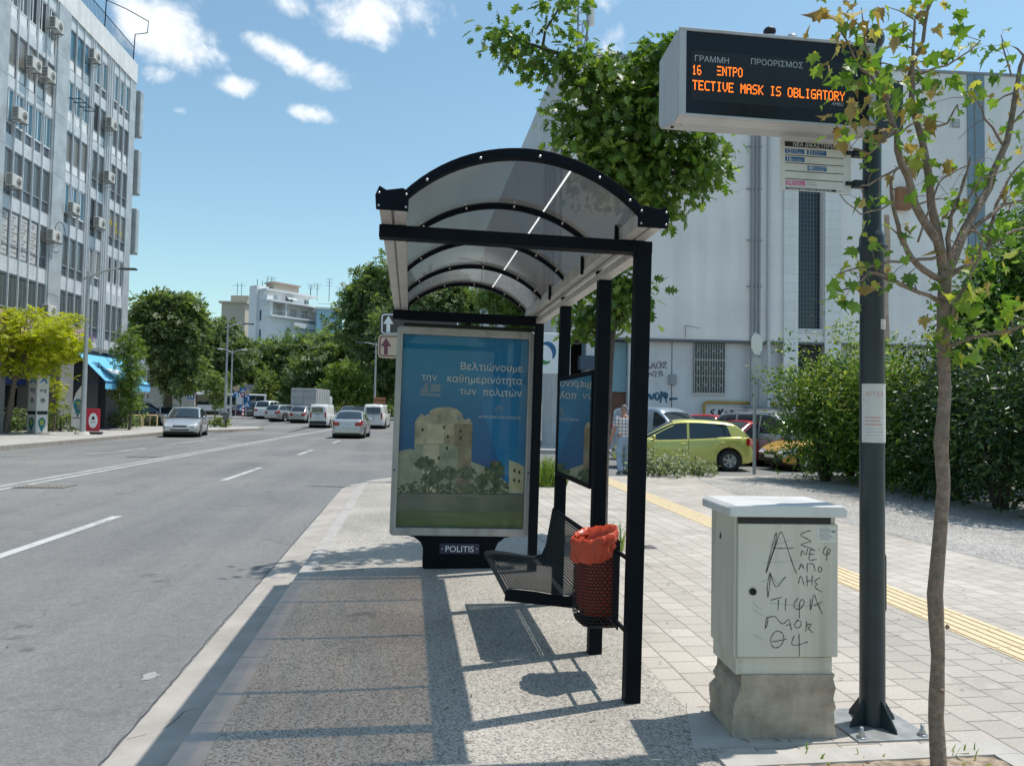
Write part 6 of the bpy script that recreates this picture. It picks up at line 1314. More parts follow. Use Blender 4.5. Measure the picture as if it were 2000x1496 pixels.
# ---------------------------------------------------------------- trees and shrubs
sp = T_spray(); rh = T_rhomb(1, .6, .2)
lm_dark = leafmat('dark_green_leaf', (.06, .10, .05), (.175, .24, .10), (.30, .35, .17), .38); lm_mid = leafmat('mid_green_leaf', (.07, .12, .046), (.20, .265, .09), (.32, .36, .15), .38); lm_bright = leafmat('bright_green_leaf', (.065, .125, .026), (.17, .25, .05), (.28, .33, .09), .4)
lm_yel = leafmat('yellow_green_leaf', (.24, .30, .02), (.46, .47, .035), (.52, .50, .07), .5); lm_plane = leafmat('grey_green_leaf', (.055, .10, .05), (.18, .245, .10), (.31, .36, .18), .40); lm_oak = leafmat('lobed_oak_leaf', (.045, .10, .022), (.125, .205, .04), (.24, .32, .08), .42, .36)
lm_maple = leafmat('maple_leaf', (.07, .15, .028), (.18, .29, .05), (.38, .37, .08), .45, .45); lm_dry = leafmat('dry_curled_leaf', (.22, .15, .06), (.40, .29, .13), (.5, .42, .18), .3, .7)
lm_hedge = leafmat('glossy_privet_leaf', (.035, .09, .016), (.11, .21, .035), (.22, .32, .07), .36, .34); lm_hedgey = leafmat('privet_flower_tip', (.15, .20, .045), (.30, .34, .09), (.44, .45, .18), .4, .5); lm_hdark = leafmat('shaded_green_leaf', (.012, .035, .012), (.04, .085, .022), (.09, .15, .04), .25, .35)  # the darkest leaf has the overhang's shade on the shrubs put into its colour
lm_grey = leafmat('silver_grey_leaf', (.13, .17, .10), (.27, .31, .20), (.42, .44, .33), .3, .6); lm_grass = leafmat('grass_blade', (.09, .16, .025), (.20, .27, .06), (.38, .36, .16), .4)
def ftree(name, lab, bx, by, Dd, ells, ncl, per, sig, size, lm, trunkw=.3, tmpl=sp, kx=None, group='trees along the far street', **kw):
    c = [EL(*e, kw.get('D2', Dd)) for e in ells]; kw.pop('D2', None)
    b = A(bx, by, Dd); b.z = .0 if Dd < 60 else .35
    cm = sum((q[0] for q in c), V()) / len(c); top = V((cm.x, cm.y, cm.z - .1 * (cm.z)))
    return tree(name, lab, b, [b + V((0, 0, -.2)), b.lerp(top, .4) + V((rnd.uniform(-.15, .15), 0, 0)), top], (trunkw, trunkw * .45), c, ncl, per, sig, size, tmpl, lm, group=group, **kw)
# left pavement
ftree('street_tree', 'yellow green leafy tree on the left pavement before the shops', 8, 842, 37, [(70, 668, 85, 58), (-20, 650, 70, 60), (130, 655, 42, 40), (30, 620, 40, 25), (95, 705, 40, 22), (20, 720, 18, 14), (-60, 640, 60, 60)], 230, 26, .28, .27, lm_yel, .17, group=None, up=.9)
ftree('street_tree', 'slim young tree in front of the blue awning', 252, 836, 46, [(255, 665, 22, 22), (250, 700, 26, 24), (262, 735, 25, 28), (245, 760, 28, 18), (252, 792, 22, 16)], 90, 22, .22, .24, lm_bright, .09, group=None)
ftree('sapling', 'yellow green sapling branch hanging beside the white shop totem', 103, 845, 40, [(110, 760, 14, 16), (100, 790, 8, 12)], 14, 16, .14, .2, lm_yel, .05, group=None)
ftree('street_tree', 'huge dark feathery tree with a thick bare trunk past the shops', 327, 812, 58, [(335, 632, 52, 40), (308, 618, 30, 32), (362, 645, 26, 38), (335, 685, 38, 40), (348, 735, 26, 24), (330, 600, 42, 18), (368, 616, 14, 14)], 280, 30, .42, .75, lm_dark, .42, group=None, droop=.4)
ftree('island_tree', 'small bright tree on the kerb corner left of the bus', 386, 822, 60, [(386, 727, 26, 24), (378, 748, 18, 12)], 46, 24, .26, .32, lm_mid, .08)
ftree('island_tree', 'small twin stemmed tree in the grass tuft near the bus', 421, 826, 57, [(421, 745, 20, 12), (418, 765, 16, 16), (426, 785, 10, 12)], 40, 20, .22, .28, lm_mid, .07)
# the wooded mass behind the junction
for lab, bx, D, ells, lm in (('rounded green tree left of the white block with the lamp before it', 430, 112, [(425, 695, 44, 62), (455, 706, 34, 46), (400, 720, 30, 40), (425, 660, 34, 26)], lm_dark),
                             ('broad mid green tree below the white block', 510, 120, [(505, 714, 48, 44), (475, 720, 40, 40), (535, 722, 40, 44), (500, 695, 35, 25)], lm_mid),
                             ('olive topped tree right of centre hiding the foot of the white block', 590, 116, [(590, 712, 62, 48), (560, 698, 38, 30), (628, 690, 42, 34), (645, 715, 40, 40)], lm_plane),
                             ('dark spreading tree behind the box truck', 640, 104, [(650, 720, 50, 45), (610, 740, 45, 38), (682, 700, 30, 40)], lm_dark),
                             ('tall grey green plane tree at the left edge of the shelter', 735, 96, [(735, 600, 60, 58), (700, 640, 42, 40), (760, 550, 40, 40), (720, 560, 34, 34), (740, 680, 50, 50), (770, 640, 60, 60), (690, 600, 26, 20)], lm_plane),
                             ('dark tree seen through the shelter above the poster', 860, 84, [(850, 600, 75, 40), (800, 630, 60, 40), (910, 610, 50, 42), (870, 570, 50, 22), (840, 660, 90, 40)], lm_dark),
                             ('dark tree by the side wall seen between poster and shelter posts', 1020, 92, [(985, 690, 60, 70), (1030, 650, 50, 60), (950, 720, 50, 60), (1060, 730, 50, 50)], lm_dark),
                             ('dark bushy tree filling the gap behind the small island trees', 350, 118, [(365, 720, 40, 55), (340, 760, 40, 30), (395, 760, 40, 30), (310, 745, 30, 40)], lm_dark)):
    ftree('tree', lab, bx, 806, D, ells, 210, 26, .75, 1.05, lm, .4, D2=D)
ftree('tree', 'low leafy tree closing the gap behind the roof crate van', 752, 812, 92, [(748, 745, 34, 44), (775, 720, 40, 50), (735, 775, 26, 26)], 90, 24, .6, .85, lm_plane, .25)
ftree('tree', 'bright green small tree with a thin trunk behind the vans', 678, 812, 82, [(675, 745, 36, 30), (650, 765, 26, 20), (700, 765, 26, 22), (672, 722, 24, 14)], 90, 24, .42, .55, lm_bright, .16)
ftree('tree', 'narrow cone shaped evergreen among the dark trees', 518, 808, 100, [(517, 760, 16, 34), (516, 738, 10, 16), (520, 785, 22, 18)], 60, 24, .4, .55, lm_mid, .16)
ftree('tree', 'light green tree behind the shelter roof by the building corner', 1000, 860, 40, [(1000, 600, 52, 34), (965, 580, 30, 22), (1055, 620, 36, 60), (1060, 680, 16, 40), (1075, 590, 20, 40), (1020, 650, 40, 30)], 120, 24, .32, .36, lm_bright, .14, group=None)
# low bushes and the dark planting under the wood: a belt nobody could count
mb_pts, mo = [], []
for _ in range(150):
    px = rnd.uniform(280, 1000); D = rnd.uniform(108, 130); c = A(px, 800, D); hgt = rnd.uniform(1.0, 4.2)
    P = np.array([c.x, c.y, .4 + hgt * .5]) + nr.normal(size=(170, 3)) * np.array([1.5, 1.3, hgt * .36]); P[:, 2] = np.maximum(P[:, 2], .4); mb_pts.append(P); mo.append(nr.normal(size=P.shape) * .3)
und = thing('undergrowth', 'dark belt of bushes under the far trees', 'undergrowth'); und['kind'] = 'stuff'
leaves_mesh('leaves', np.concatenate(mb_pts), .85, sp, lm_dark, und, .5, np.concatenate(mo))
def shrub(name, lab, px, py, D, rx, h, n, size, lm, tips=None, tmpl=rh, group=None, z=0.0, stems=9, shell=.5, sig=None, off=(0, 0)):
    b = A(px, py, D); b.z = z; t = thing(name, lab, 'shrub', b, group=group); mb = MB()
    for _ in range(stems):
        a = rnd.uniform(0, 6.28); e = V((math.cos(a) * rx * rnd.uniform(.2, .8), math.sin(a) * rx * rnd.uniform(.2, .8), h * rnd.uniform(.5, .9))); mb.tube([(e.x * .1, e.y * .1, 0), (e.x * .5, e.y * .5, e.z * .6), e], [.012 * h + .004, .008 * h, .003], 5)
    obj('stems', mb, m_barkd, t); ell = [(V((0, 0, h * .52)), (rx, rx, h * .5)), (V((rx * .3, -rx * .2, h * .36)), (rx * .85, rx * .85, h * .36)), (V((-rx * .35, -rx * .1, h * .40)), (rx * .8, rx * .8, h * .4))]
    P, O_ = crown_points(ell, max(10, n // 45), 45, sig or rx * .17, shell); k = P[:, 2] > .02; P, O_ = P[k], O_[k]; leaves_mesh('foliage', P, size, tmpl, lm, t, .6, O_)
    if tips:
        k = (P[:, 2] > h * .45) & (O_[:, 2] > .05) & (nr.uniform(size=len(P)) < .6); leaves_mesh('flower_tips', P[k] + O_[k] * size * .8 + np.array([0, 0, size * .4]), size * .9, tmpl, tips, t, .4, O_[k])
    return t
shrub('shrub', 'rounded green shrub between the white totem and the flag', 117, 850, 41, 1.0, 1.45, 1500, .14, lm_mid, z=.05, group='shrubs on the left pavement')
shrub('shrub', 'bronze green shrub by the yellow hoop railings', 243, 838, 49, 1.05, 1.35, 1300, .15, lm_plane, z=.05, group='shrubs on the left pavement')
shrub('shrub', 'dark shrub at the left picture edge', 12, 855, 38.5, 1.1, 1.3, 1300, .14, lm_dark, z=.05, group='shrubs on the left pavement')
for px, py, D, r, h, lab in ((291, 822, 56, .5, .9, 'small bright plant in the pale planter among hoop railings'), (345, 818, 60, .9, 1.6, 'leafy bush behind the silver car'), (432, 828, 56, .75, .8, 'tuft of rough grass at the kerb corner'), (640, 806, 100, 2, 1.6, 'dark low bush behind the box truck')): shrub('shrub', lab, px, py, D, r, h, 500, .18, lm_mid if px != 432 else lm_grass, z=.05 if D < 58 else .3, group='shrubs on the left pavement')
# right side: tall privets along the pebble field
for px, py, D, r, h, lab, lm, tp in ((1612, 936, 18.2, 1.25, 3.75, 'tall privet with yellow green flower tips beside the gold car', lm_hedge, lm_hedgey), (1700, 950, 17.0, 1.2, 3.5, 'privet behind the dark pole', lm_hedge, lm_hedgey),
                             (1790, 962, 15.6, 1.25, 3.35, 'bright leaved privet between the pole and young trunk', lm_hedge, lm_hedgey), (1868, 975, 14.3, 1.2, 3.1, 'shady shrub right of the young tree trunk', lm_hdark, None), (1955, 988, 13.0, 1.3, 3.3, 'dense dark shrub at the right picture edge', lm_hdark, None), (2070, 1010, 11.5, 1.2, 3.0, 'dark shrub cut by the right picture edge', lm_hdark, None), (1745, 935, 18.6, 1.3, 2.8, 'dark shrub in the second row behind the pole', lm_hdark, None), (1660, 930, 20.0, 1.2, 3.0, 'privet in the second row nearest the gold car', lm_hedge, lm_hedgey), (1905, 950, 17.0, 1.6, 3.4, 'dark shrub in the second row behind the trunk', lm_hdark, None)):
    shrub('tall_shrub', lab, px, py, D, r, h, 8200, .118, lm, tp, tmpl=T_rhomb(1, .42, .2), group='tall shrubs along the pebble field', stems=14, shell=.45)
ftree('street_tree', 'bright leaved tree rising over the shrubs at the right picture edge', 2010, 960, 16.5, [(1985, 520, 60, 90), (1960, 610, 70, 60), (2040, 560, 90, 130), (1930, 650, 60, 50), (2030, 420, 50, 50), (1905, 600, 55, 60), (1880, 690, 50, 45), (1960, 700, 70, 60)], 330, 30, .24, .17, lm_hedge, .10, tmpl=T_rhomb(1, .45, .2), group=None)
shrub('low_shrub', 'silver grey low shrub on the pavement edge before the yellow car', 1290, 926, 19.0, .85, .62, 1500, .10, lm_grey, z=0, stems=20); shrub('low_shrub', 'small grey shrub touching the silver shrub on its right', 1352, 926, 19.2, .62, .42, 900, .09, lm_grey, z=0, stems=14)
# far tree behind the shelter posts: the lobed oak
ob_ = G(1172, 1058); ob_.z = 0
oc = [EL(1290, 210, 105, 105, 9.2), (A(1240, 330, 9.4), (.75, .75, .55)), EL(1150, 150, 70, 55, 9.0), EL(1370, 320, 60, 50, 9.2), EL(1290, 400, 40, 45, 9.3), EL(992, 85, 36, 30, 8.6), EL(1085, 15, 40, 25, 8.7), EL(1060, 118, 40, 22, 8.8), EL(1290, 130, 45, 45, 9.0), EL(1190, 600, 62, 55, 9.5), EL(1150, 620, 34, 40, 9.5), EL(1225, 560, 45, 40, 9.4)]
oc += [EL(1150, 235, 62, 55, 9.1), EL(1200, 330, 60, 50, 9.3)]
oc = [(c, (max(.12, r[0]), max(.12, r[1] * .9), max(.1, r[2]))) for c, r in oc]
def oaklimbs(mb, base):
    def L_(*p, r=(.03, .012)): Q = [A(x, y, d) - base for x, y, d in p]; mb.tube(Q, [r[0] + (r[1] - r[0]) * i / (len(Q) - 1) for i in range(len(Q))], 7)
    L_((1200, 480, 9.4), (1240, 380, 9.3), (1250, 260, 9.2), (1290, 150, 9.1), (1310, 90, 9.0), r=(.06, .012)); L_((1225, 400, 9.3), (1150, 190, 9.0), (1090, 105, 8.8), (1040, 88, 8.7), (1000, 80, 8.6), r=(.04, .008)); L_((1060, 92, 8.75), (1065, 60, 8.7), (1090, 20, 8.7), (1105, -20, 8.7), r=(.018, .008)); L_((1240, 380, 9.3), (1330, 330, 9.2), (1400, 290, 9.2), r=(.03, .008)); L_((1220, 440, 9.3), (1290, 420, 9.3), r=(.025, .008))
oak = tree('street_tree', 'young oak with deeply lobed leaves behind the shelter and display', ob_, [ob_, A(1178, 880, 9.5), A(1188, 700, 9.5), A(1200, 560, 9.45), A(1212, 450, 9.4)], (.085, .055), oc, 400, 17, .15, .145, T_oak(), lm_oak, bark=m_barkd, cat='tree', limbs=False, up=.5, shell=.4, extra=oaklimbs, droop=.25)
# ---------------------------------------------------------------- the young maple in the tree pit, right foreground
TB = V((2.277, 3.02, 0))
mt = thing('young_maple', 'young maple with sparse curling leaves growing from the near tree pit', 'tree', TB)
def TP(px, py, D=3.36): return A(px, py, D) - TB
mb = MB()
tr_ = [V((0, 0, -.02)), TP(1828, 1400, 3.28), TP(1832, 1280, 3.30), TP(1826, 1160, 3.31), TP(1836, 1040, 3.32), TP(1843, 950, 3.33), TP(1838, 870, 3.34), TP(1846, 760, 3.35), TP(1842, 690, 3.35), TP(1844, 600, 3.36), TP(1846, 530, 3.36)]
rr_ = [.032, .031, .028, .032, .027, .026, .029, .025, .026, .028, .027]; T2, R2 = [], []
for i in range(len(tr_) - 1):
    for q in range(4): T2.append(tr_[i].lerp(tr_[i + 1], q / 4)); R2.append((rr_[i] + (rr_[i + 1] - rr_[i]) * q / 4) * rnd.uniform(.96, 1.05))
T2.append(tr_[-1]); R2.append(rr_[-1]); mb.tube(T2, R2, 12)
for z in (.35, .62, .9, 1.15, 1.42, 1.7): a = rnd.uniform(3.5, 6); mb.lathe([(0, .012), (.008, .009), (.012, 0)], (.03 * math.cos(a) + .03 * (z / 2), .033 * math.sin(a) + .01, z), 7, axis=(Z, V((-math.sin(a), math.cos(a), 0)), V((math.cos(a), math.sin(a), 0))))
obj('trunk', mb, m_barky, mt)
limbs_ = [([(1846, 535, 3.36), (1830, 470, 3.33), (1790, 400, 3.30), (1762, 320, 3.27), (1745, 240, 3.25), (1715, 150, 3.22), (1690, 90, 3.2)], .022, .007), ([(1843, 530, 3.37), (1822, 400, 3.38), (1805, 300, 3.40), (1785, 210, 3.42), (1778, 150, 3.43), (1800, 80, 3.45), (1815, 0, 3.46)], .020, .006), ([(1780, 200, 3.42), (1783, 120, 3.4), (1787, 40, 3.4)], .010, .005),
          ([(1850, 535, 3.36), (1885, 450, 3.42), (1930, 370, 3.5), (1965, 280, 3.56), (1985, 180, 3.6), (2000, 110, 3.62)], .024, .008), ([(1838, 548, 3.36), (1790, 520, 3.3), (1765, 480, 3.27), (1748, 420, 3.25), (1740, 350, 3.22)], .015, .006), ([(1850, 520, 3.36), (1855, 440, 3.34), (1870, 390, 3.32), (1895, 310, 3.3)], .012, .004), ([(1850, 545, 3.37), (1900, 510, 3.4), (1930, 480, 3.45), (1945, 400, 3.5), (1985, 330, 3.55)], .014, .005),
          ([(1930, 480, 3.45), (1965, 460, 3.5), (2010, 440, 3.55)], .010, .004), ([(1846, 640, 3.35), (1880, 570, 3.3), (1915, 500, 3.25), (1920, 470, 3.2)], .010, .004), ([(1840, 690, 3.36), (1900, 655, 3.3), (1960, 650, 3.28), (2010, 630, 3.25)], .011, .004), ([(1845, 500, 3.36), (1760, 510, 3.25), (1690, 520, 3.18), (1640, 535, 3.12)], .008, .003), ([(1800, 575, 3.33), (1740, 545, 3.24), (1700, 530, 3.18), (1670, 560, 3.14), (1640, 570, 3.12)], .008, .003), ([(1840, 590, 3.35), (1770, 560, 3.27), (1735, 548, 3.24)], .010, .006),
          ([(1890, 455, 3.43), (1960, 400, 3.48), (2010, 390, 3.52)], .012, .005), ([(1755, 330, 3.27), (1700, 360, 3.2), (1680, 365, 3.17)], .006, .003), ([(1745, 250, 3.25), (1700, 300, 3.18), (1660, 290, 3.14)], .007, .003), ([(1735, 190, 3.23), (1680, 130, 3.15), (1640, 60, 3.1)], .008, .003), ([(1778, 150, 3.43), (1850, 130, 3.45), (1915, 80, 3.5)], .007, .003), ([(1800, 260, 3.4), (1850, 240, 3.42), (1870, 205, 3.44)], .006, .003), ([(1960, 290, 3.56), (1925, 230, 3.5), (1900, 190, 3.48)], .006, .003), ([(1975, 150, 3.6), (1960, 90, 3.6), (1955, 70, 3.6)], .004, .002), ([(1880, 410, 3.33), (1920, 350, 3.3), (1970, 330, 3.28)], .005, .002), ([(1795, 470, 3.3), (1830, 360, 3.3), (1870, 330, 3.3), (1925, 310, 3.3)], .005, .002), ([(1740, 400, 3.25), (1680, 420, 3.18), (1640, 380, 3.12)], .004, .002)]
tips_ = []
for P, r0, r1 in limbs_:
    Q = [TP(*p) for p in P]; S2 = []
    for i in range(len(Q) - 1):
        for q in range(3): S2.append(Q[i].lerp(Q[i + 1], q / 3) + V((rnd.uniform(-1, 1), rnd.uniform(-1, 1), rnd.uniform(-1, 1))) * .006)
    S2.append(Q[-1]); m = len(S2); mb = MB(); mb.tube(S2, [r0 + (r1 - r0) * i / (m - 1) for i in range(m)], 8)
    for i in range(2, m):
        if rnd.random() < .5 or i == m - 1:
            d = V((rnd.gauss(0, 1), rnd.gauss(0, 1), rnd.gauss(.3, .7))).normalized() * rnd.uniform(.06, .17); e = S2[i] + d; mb.tube([S2[i], S2[i] + d * .5 + V((0, 0, .01)), e], [r1 * .7, r1 * .5, .0012], 5); tips_.append(e)
    obj('branch', mb, m_barky, mt)
clus = [(1665, 60, 3.08, .13, 34, 1), (1640, 30, 3.1, .09, 22, 1), (1690, 110, 3.12, .12, 30, .2), (1640, 150, 3.08, .10, 22, .1), (1700, 170, 3.15, .13, 34, .25), (1730, 130, 3.2, .10, 22, .2), (1660, 225, 3.1, .10, 22, .5), (1720, 240, 3.18, .14, 36, .25), (1745, 280, 3.22, .12, 26, .25), (1690, 275, 3.12, .08, 14, .5), (1760, 180, 3.25, .11, 26, .2), (1790, 30, 3.4, .14, 34, .3), (1830, 20, 3.44, .10, 22, .2), (1770, 90, 3.4, .08, 14, .3), (1815, 110, 3.42, .10, 20, .3), (1860, 80, 3.45, .07, 12, .1), (1915, 100, 3.5, .10, 20, .1), (1890, 170, 3.48, .10, 22, .1), (1840, 170, 3.44, .10, 20, .15), (1820, 240, 3.4, .09, 16, .3), (1800, 190, 3.4, .10, 20, .4), (1960, 140, 3.6, .08, 16, .5), (1985, 180, 3.6, .14, 30, .3), (1990, 260, 3.58, .12, 24, .2), (1950, 350, 3.5, .12, 26, .05), (1990, 330, 3.5, .10, 20, .1), (1800, 310, 3.33, .09, 18, .5), (1835, 330, 3.33, .07, 12, .4), (1875, 395, 3.32, .06, 10, .3), (1705, 465, 3.18, .09, 14, .05), (1715, 490, 3.18, .08, 10, 0), (1780, 445, 3.28, .05, 8, .6), (1705, 400, 3.17, .06, 9, .5), (1700, 535, 3.17, .08, 15, .15), (1655, 545, 3.12, .08, 14, .5), (1625, 590, 3.1, .05, 6, .1), (1740, 560, 3.24, .06, 9, .1), (1650, 575, 3.12, .05, 6, .2),
        (1860, 600, 3.33, .11, 20, .1), (1900, 540, 3.28, .13, 28, .05), (1930, 590, 3.28, .12, 24, .05), (1850, 650, 3.33, .10, 18, .1), (1880, 660, 3.3, .12, 22, .05), (1980, 620, 3.26, .12, 22, .1), (1845, 690, 3.33, .07, 10, .1), (1920, 500, 3.3, .10, 18, .1), (1985, 490, 3.4, .14, 28, .1), (1850, 430, 3.35, .06, 8, .5), (1845, 510, 3.35, .05, 8, .6), (1940, 440, 3.45, .11, 20, .1), (1730, 60, 3.2, .05, 8, .3)]
PL, PD = [], []
for px, py, D, s, n, dry in clus:
    n = max(3, int(n * .62)); c = TP(px, py, D); q = np.array(c) + nr.normal(size=(n, 3)) * np.array([s, s, s * .8]) * .58; k = nr.uniform(size=n) < dry * .62; PL.append(q[~k]); PD.append(q[k])
PL.append(np.array([tuple(e) for e in tips_]) [::2])
leaves_mesh('green_leaves', np.concatenate(PL), .052, (lambda q: ([(x, y, z * 1.5 - .12 * y) for x, y, z in q[0]], q[1]))(T_maple()), lm_maple, mt, .35, droop=.6, jit=.6)
leaves_mesh('dry_leaves', np.concatenate(PD), .055, (lambda q: ([(x, y, z * 2.6 - .3 * y * y) for x, y, z in q[0]], q[1]))(T_maple()), lm_dry, mt, .0, droop=.7, jit=.4)
# grass tufts and weeds
def tuft(lab, c, n, h, spread, cat='grass tuft', lm=None):
    P, t = [], thing('grass_tuft', lab, cat, c); mb = MB()
    for _ in range(n):
        a = rnd.uniform(0, 6.28); r = spread * math.sqrt(rnd.random()); b = V((r * math.cos(a), r * math.sin(a), 0)); l = h * rnd.uniform(.5, 1.1); d = V((rnd.gauss(0, .3), rnd.gauss(0, .3), 1)).normalized(); sd = d.cross(V((rnd.gauss(0, 1), rnd.gauss(0, 1), .1))).normalized() * (.006 + h * .004); bend = V((d.x, d.y, -.3)) * l * .35
        m_ = b + d * l * .55; e = b + d * l * .9 + bend; mb.add([b - sd, b + sd, m_ + sd * .8, m_ - sd * .8, e], [(0, 1, 2, 3), (3, 2, 4)])
    obj('blades', mb, lm or lm_grass, t); return t
tuft('long green grass tuft beside the shelter between the poster and posts', G(1068, 948), 420, .85, .42, 'grass tuft'); tuft('thin weeds growing behind the litter bin', G(1200, 1075), 40, .42, .14, 'weeds')
wd = tuft('tiny dry weeds in the tree pit soil', V((2.46, 3.1, .01)), 14, .09, .12, 'weeds'); tuft('short dry weeds in the soil left of the young trunk', V((1.9, 3.05, .01)), 12, .05, .25, 'weeds')
# ---------------------------------------------------------------- vehicles
def paint(name, c, metal=.0, rough=.28): return pm(name, c, rough, metal, var=.03, vs=2, coat=.6, spec=.5)
m_tyre = pm('tyre_rubber', (.018, .018, .019), .8, var=.2, vs=20); m_rim = pm('alloy_rim', (.45, .46, .47), .3, .6, var=.08); m_cglass = glassmat('car_glass', (.018, .028, .032), .03, spec=1.0); m_trim = pm('black_trim', (.018, .019, .02), .5, var=.1)
m_head = glassmat('headlamp_lens', (.50, .52, .54), .06, spec=1.0); m_tail = glassmat('red_tail_lens', (.38, .012, .012), .12, spec=.8); m_plate = pm('number_plate', (.68, .68, .66), .5, var=.04); m_seam_ = pm('panel_gap', (.012, .012, .012), .8)
def interp(P, x):
    if x <= P[0][0]: return P[0][1]
    for (a, u), (b, v) in zip(P[:-1], P[1:]):
        if x <= b: t = (x - a) / (b - a); return u + (v - u) * t
    return P[-1][1]
def sinterp(P, x):
    if x <= P[0][0]: return P[0][1]
    if x >= P[-1][0]: return P[-1][1]
    for i in range(len(P) - 1):
        if x <= P[i + 1][0]:
            a, b = P[i], P[i + 1]; t = (x - a[0]) / (b[0] - a[0])
            m0 = (b[1] - P[i - 1][1]) / (b[0] - P[i - 1][0]) if i else (b[1] - a[1]) / (b[0] - a[0]); m1 = (P[i + 2][1] - a[1]) / (P[i + 2][0] - a[0]) if i + 2 < len(P) else (b[1] - a[1]) / (b[0] - a[0]); h = b[0] - a[0]
            return (2 * t ** 3 - 3 * t * t + 1) * a[1] + (t ** 3 - 2 * t * t + t) * h * m0 + (-2 * t ** 3 + 3 * t * t) * b[1] + (t ** 3 - t * t) * h * m1
SHAPES = {  # length, width, belt line (x, z), roof line (x, z), wheel centres, wheel radius; x runs from tail (-) to nose (+)
    'hatch': dict(L=4.06, W=1.69, belt=[(-2.03, .62), (-1.98, .92), (-1.80, 1.0), (-1.2, 1.0), (0, .93), (.75, .90), (1.05, .93), (1.5, .84), (1.85, .70), (2.0, .55), (2.03, .48)], roof=[(-1.90, 1.0), (-1.72, 1.18), (-1.45, 1.36), (-.9, 1.43), (-.1, 1.45), (.3, 1.40), (.72, 1.20), (1.22, .93)], wx=(-1.30, 1.26), wr=.315, B=(-.12,), rear=(-1.90, -1.42)),
    'sedan': dict(L=4.62, W=1.73, belt=[(-2.31, .60), (-2.28, .90), (-2.15, .97), (-1.55, .99), (-.8, .95), (.4, .91), (.9, .92), (1.5, .84), (2.05, .72), (2.25, .60), (2.31, .50)], roof=[(-1.72, .98), (-1.35, 1.18), (-.95, 1.36), (-.4, 1.43), (.1, 1.43), (.45, 1.36), (.85, 1.13), (1.15, .93)], wx=(-1.33, 1.36), wr=.31, B=(-.18,), rear=(-1.72, -1.0)),
    'wagon': dict(L=4.6, W=1.75, belt=[(-2.3, .62), (-2.26, .95), (-2.05, 1.0), (-1.0, .97), (.4, .92), (.9, .93), (1.5, .85), (2.05, .73), (2.25, .6), (2.3, .5)], roof=[(-2.2, 1.0), (-2.05, 1.25), (-1.85, 1.40), (-1.2, 1.46), (-.2, 1.47), (.3, 1.42), (.75, 1.18), (1.2, .93)], wx=(-1.35, 1.33), wr=.315, B=(-.2, -1.15), rear=(-2.2, -1.85)),
    'suv': dict(L=4.5, W=1.86, belt=[(-2.25, .8), (-2.2, 1.1), (-2.0, 1.16), (-.8, 1.12), (.5, 1.08), (.95, 1.10), (1.55, 1.04), (2.0, .94), (2.2, .78), (2.25, .6)], roof=[(-2.15, 1.16), (-2.0, 1.5), (-1.8, 1.68), (-1.0, 1.75), (-.1, 1.76), (.35, 1.68), (.75, 1.40), (1.1, 1.10)], wx=(-1.32, 1.35), wr=.37, B=(-.15, -1.1), rear=(-2.15, -1.8)),
    'van': dict(L=4.1, W=1.70, belt=[(-2.05, .9), (-2.04, 1.1), (-1.0, 1.1), (.5, 1.06), (.85, 1.06), (1.3, 1.0), (1.8, .86), (2.0, .7), (2.05, .5)], roof=[(-2.04, 1.1), (-2.02, 1.6), (-1.95, 1.78), (-1.2, 1.84), (0, 1.84), (.3, 1.76), (.8, 1.35), (1.1, 1.06)], wx=(-1.28, 1.32), wr=.31, B=(.0, -.95), rear=(-2.04, -1.95), van=True),
    'bigvan': dict(L=4.75, W=1.90, belt=[(-2.37, .9), (-2.36, 1.15), (-1.0, 1.15), (.8, 1.1), (1.2, 1.1), (1.7, 1.03), (2.15, .9), (2.32, .7), (2.37, .5)], roof=[(-2.36, 1.15), (-2.32, 1.65), (-2.2, 1.86), (-1.2, 1.92), (.3, 1.92), (.75, 1.84), (1.15, 1.45), (1.5, 1.1)], wx=(-1.55, 1.5), wr=.34, B=(.15, -1.0), rear=(-2.36, -2.2), van=True)}
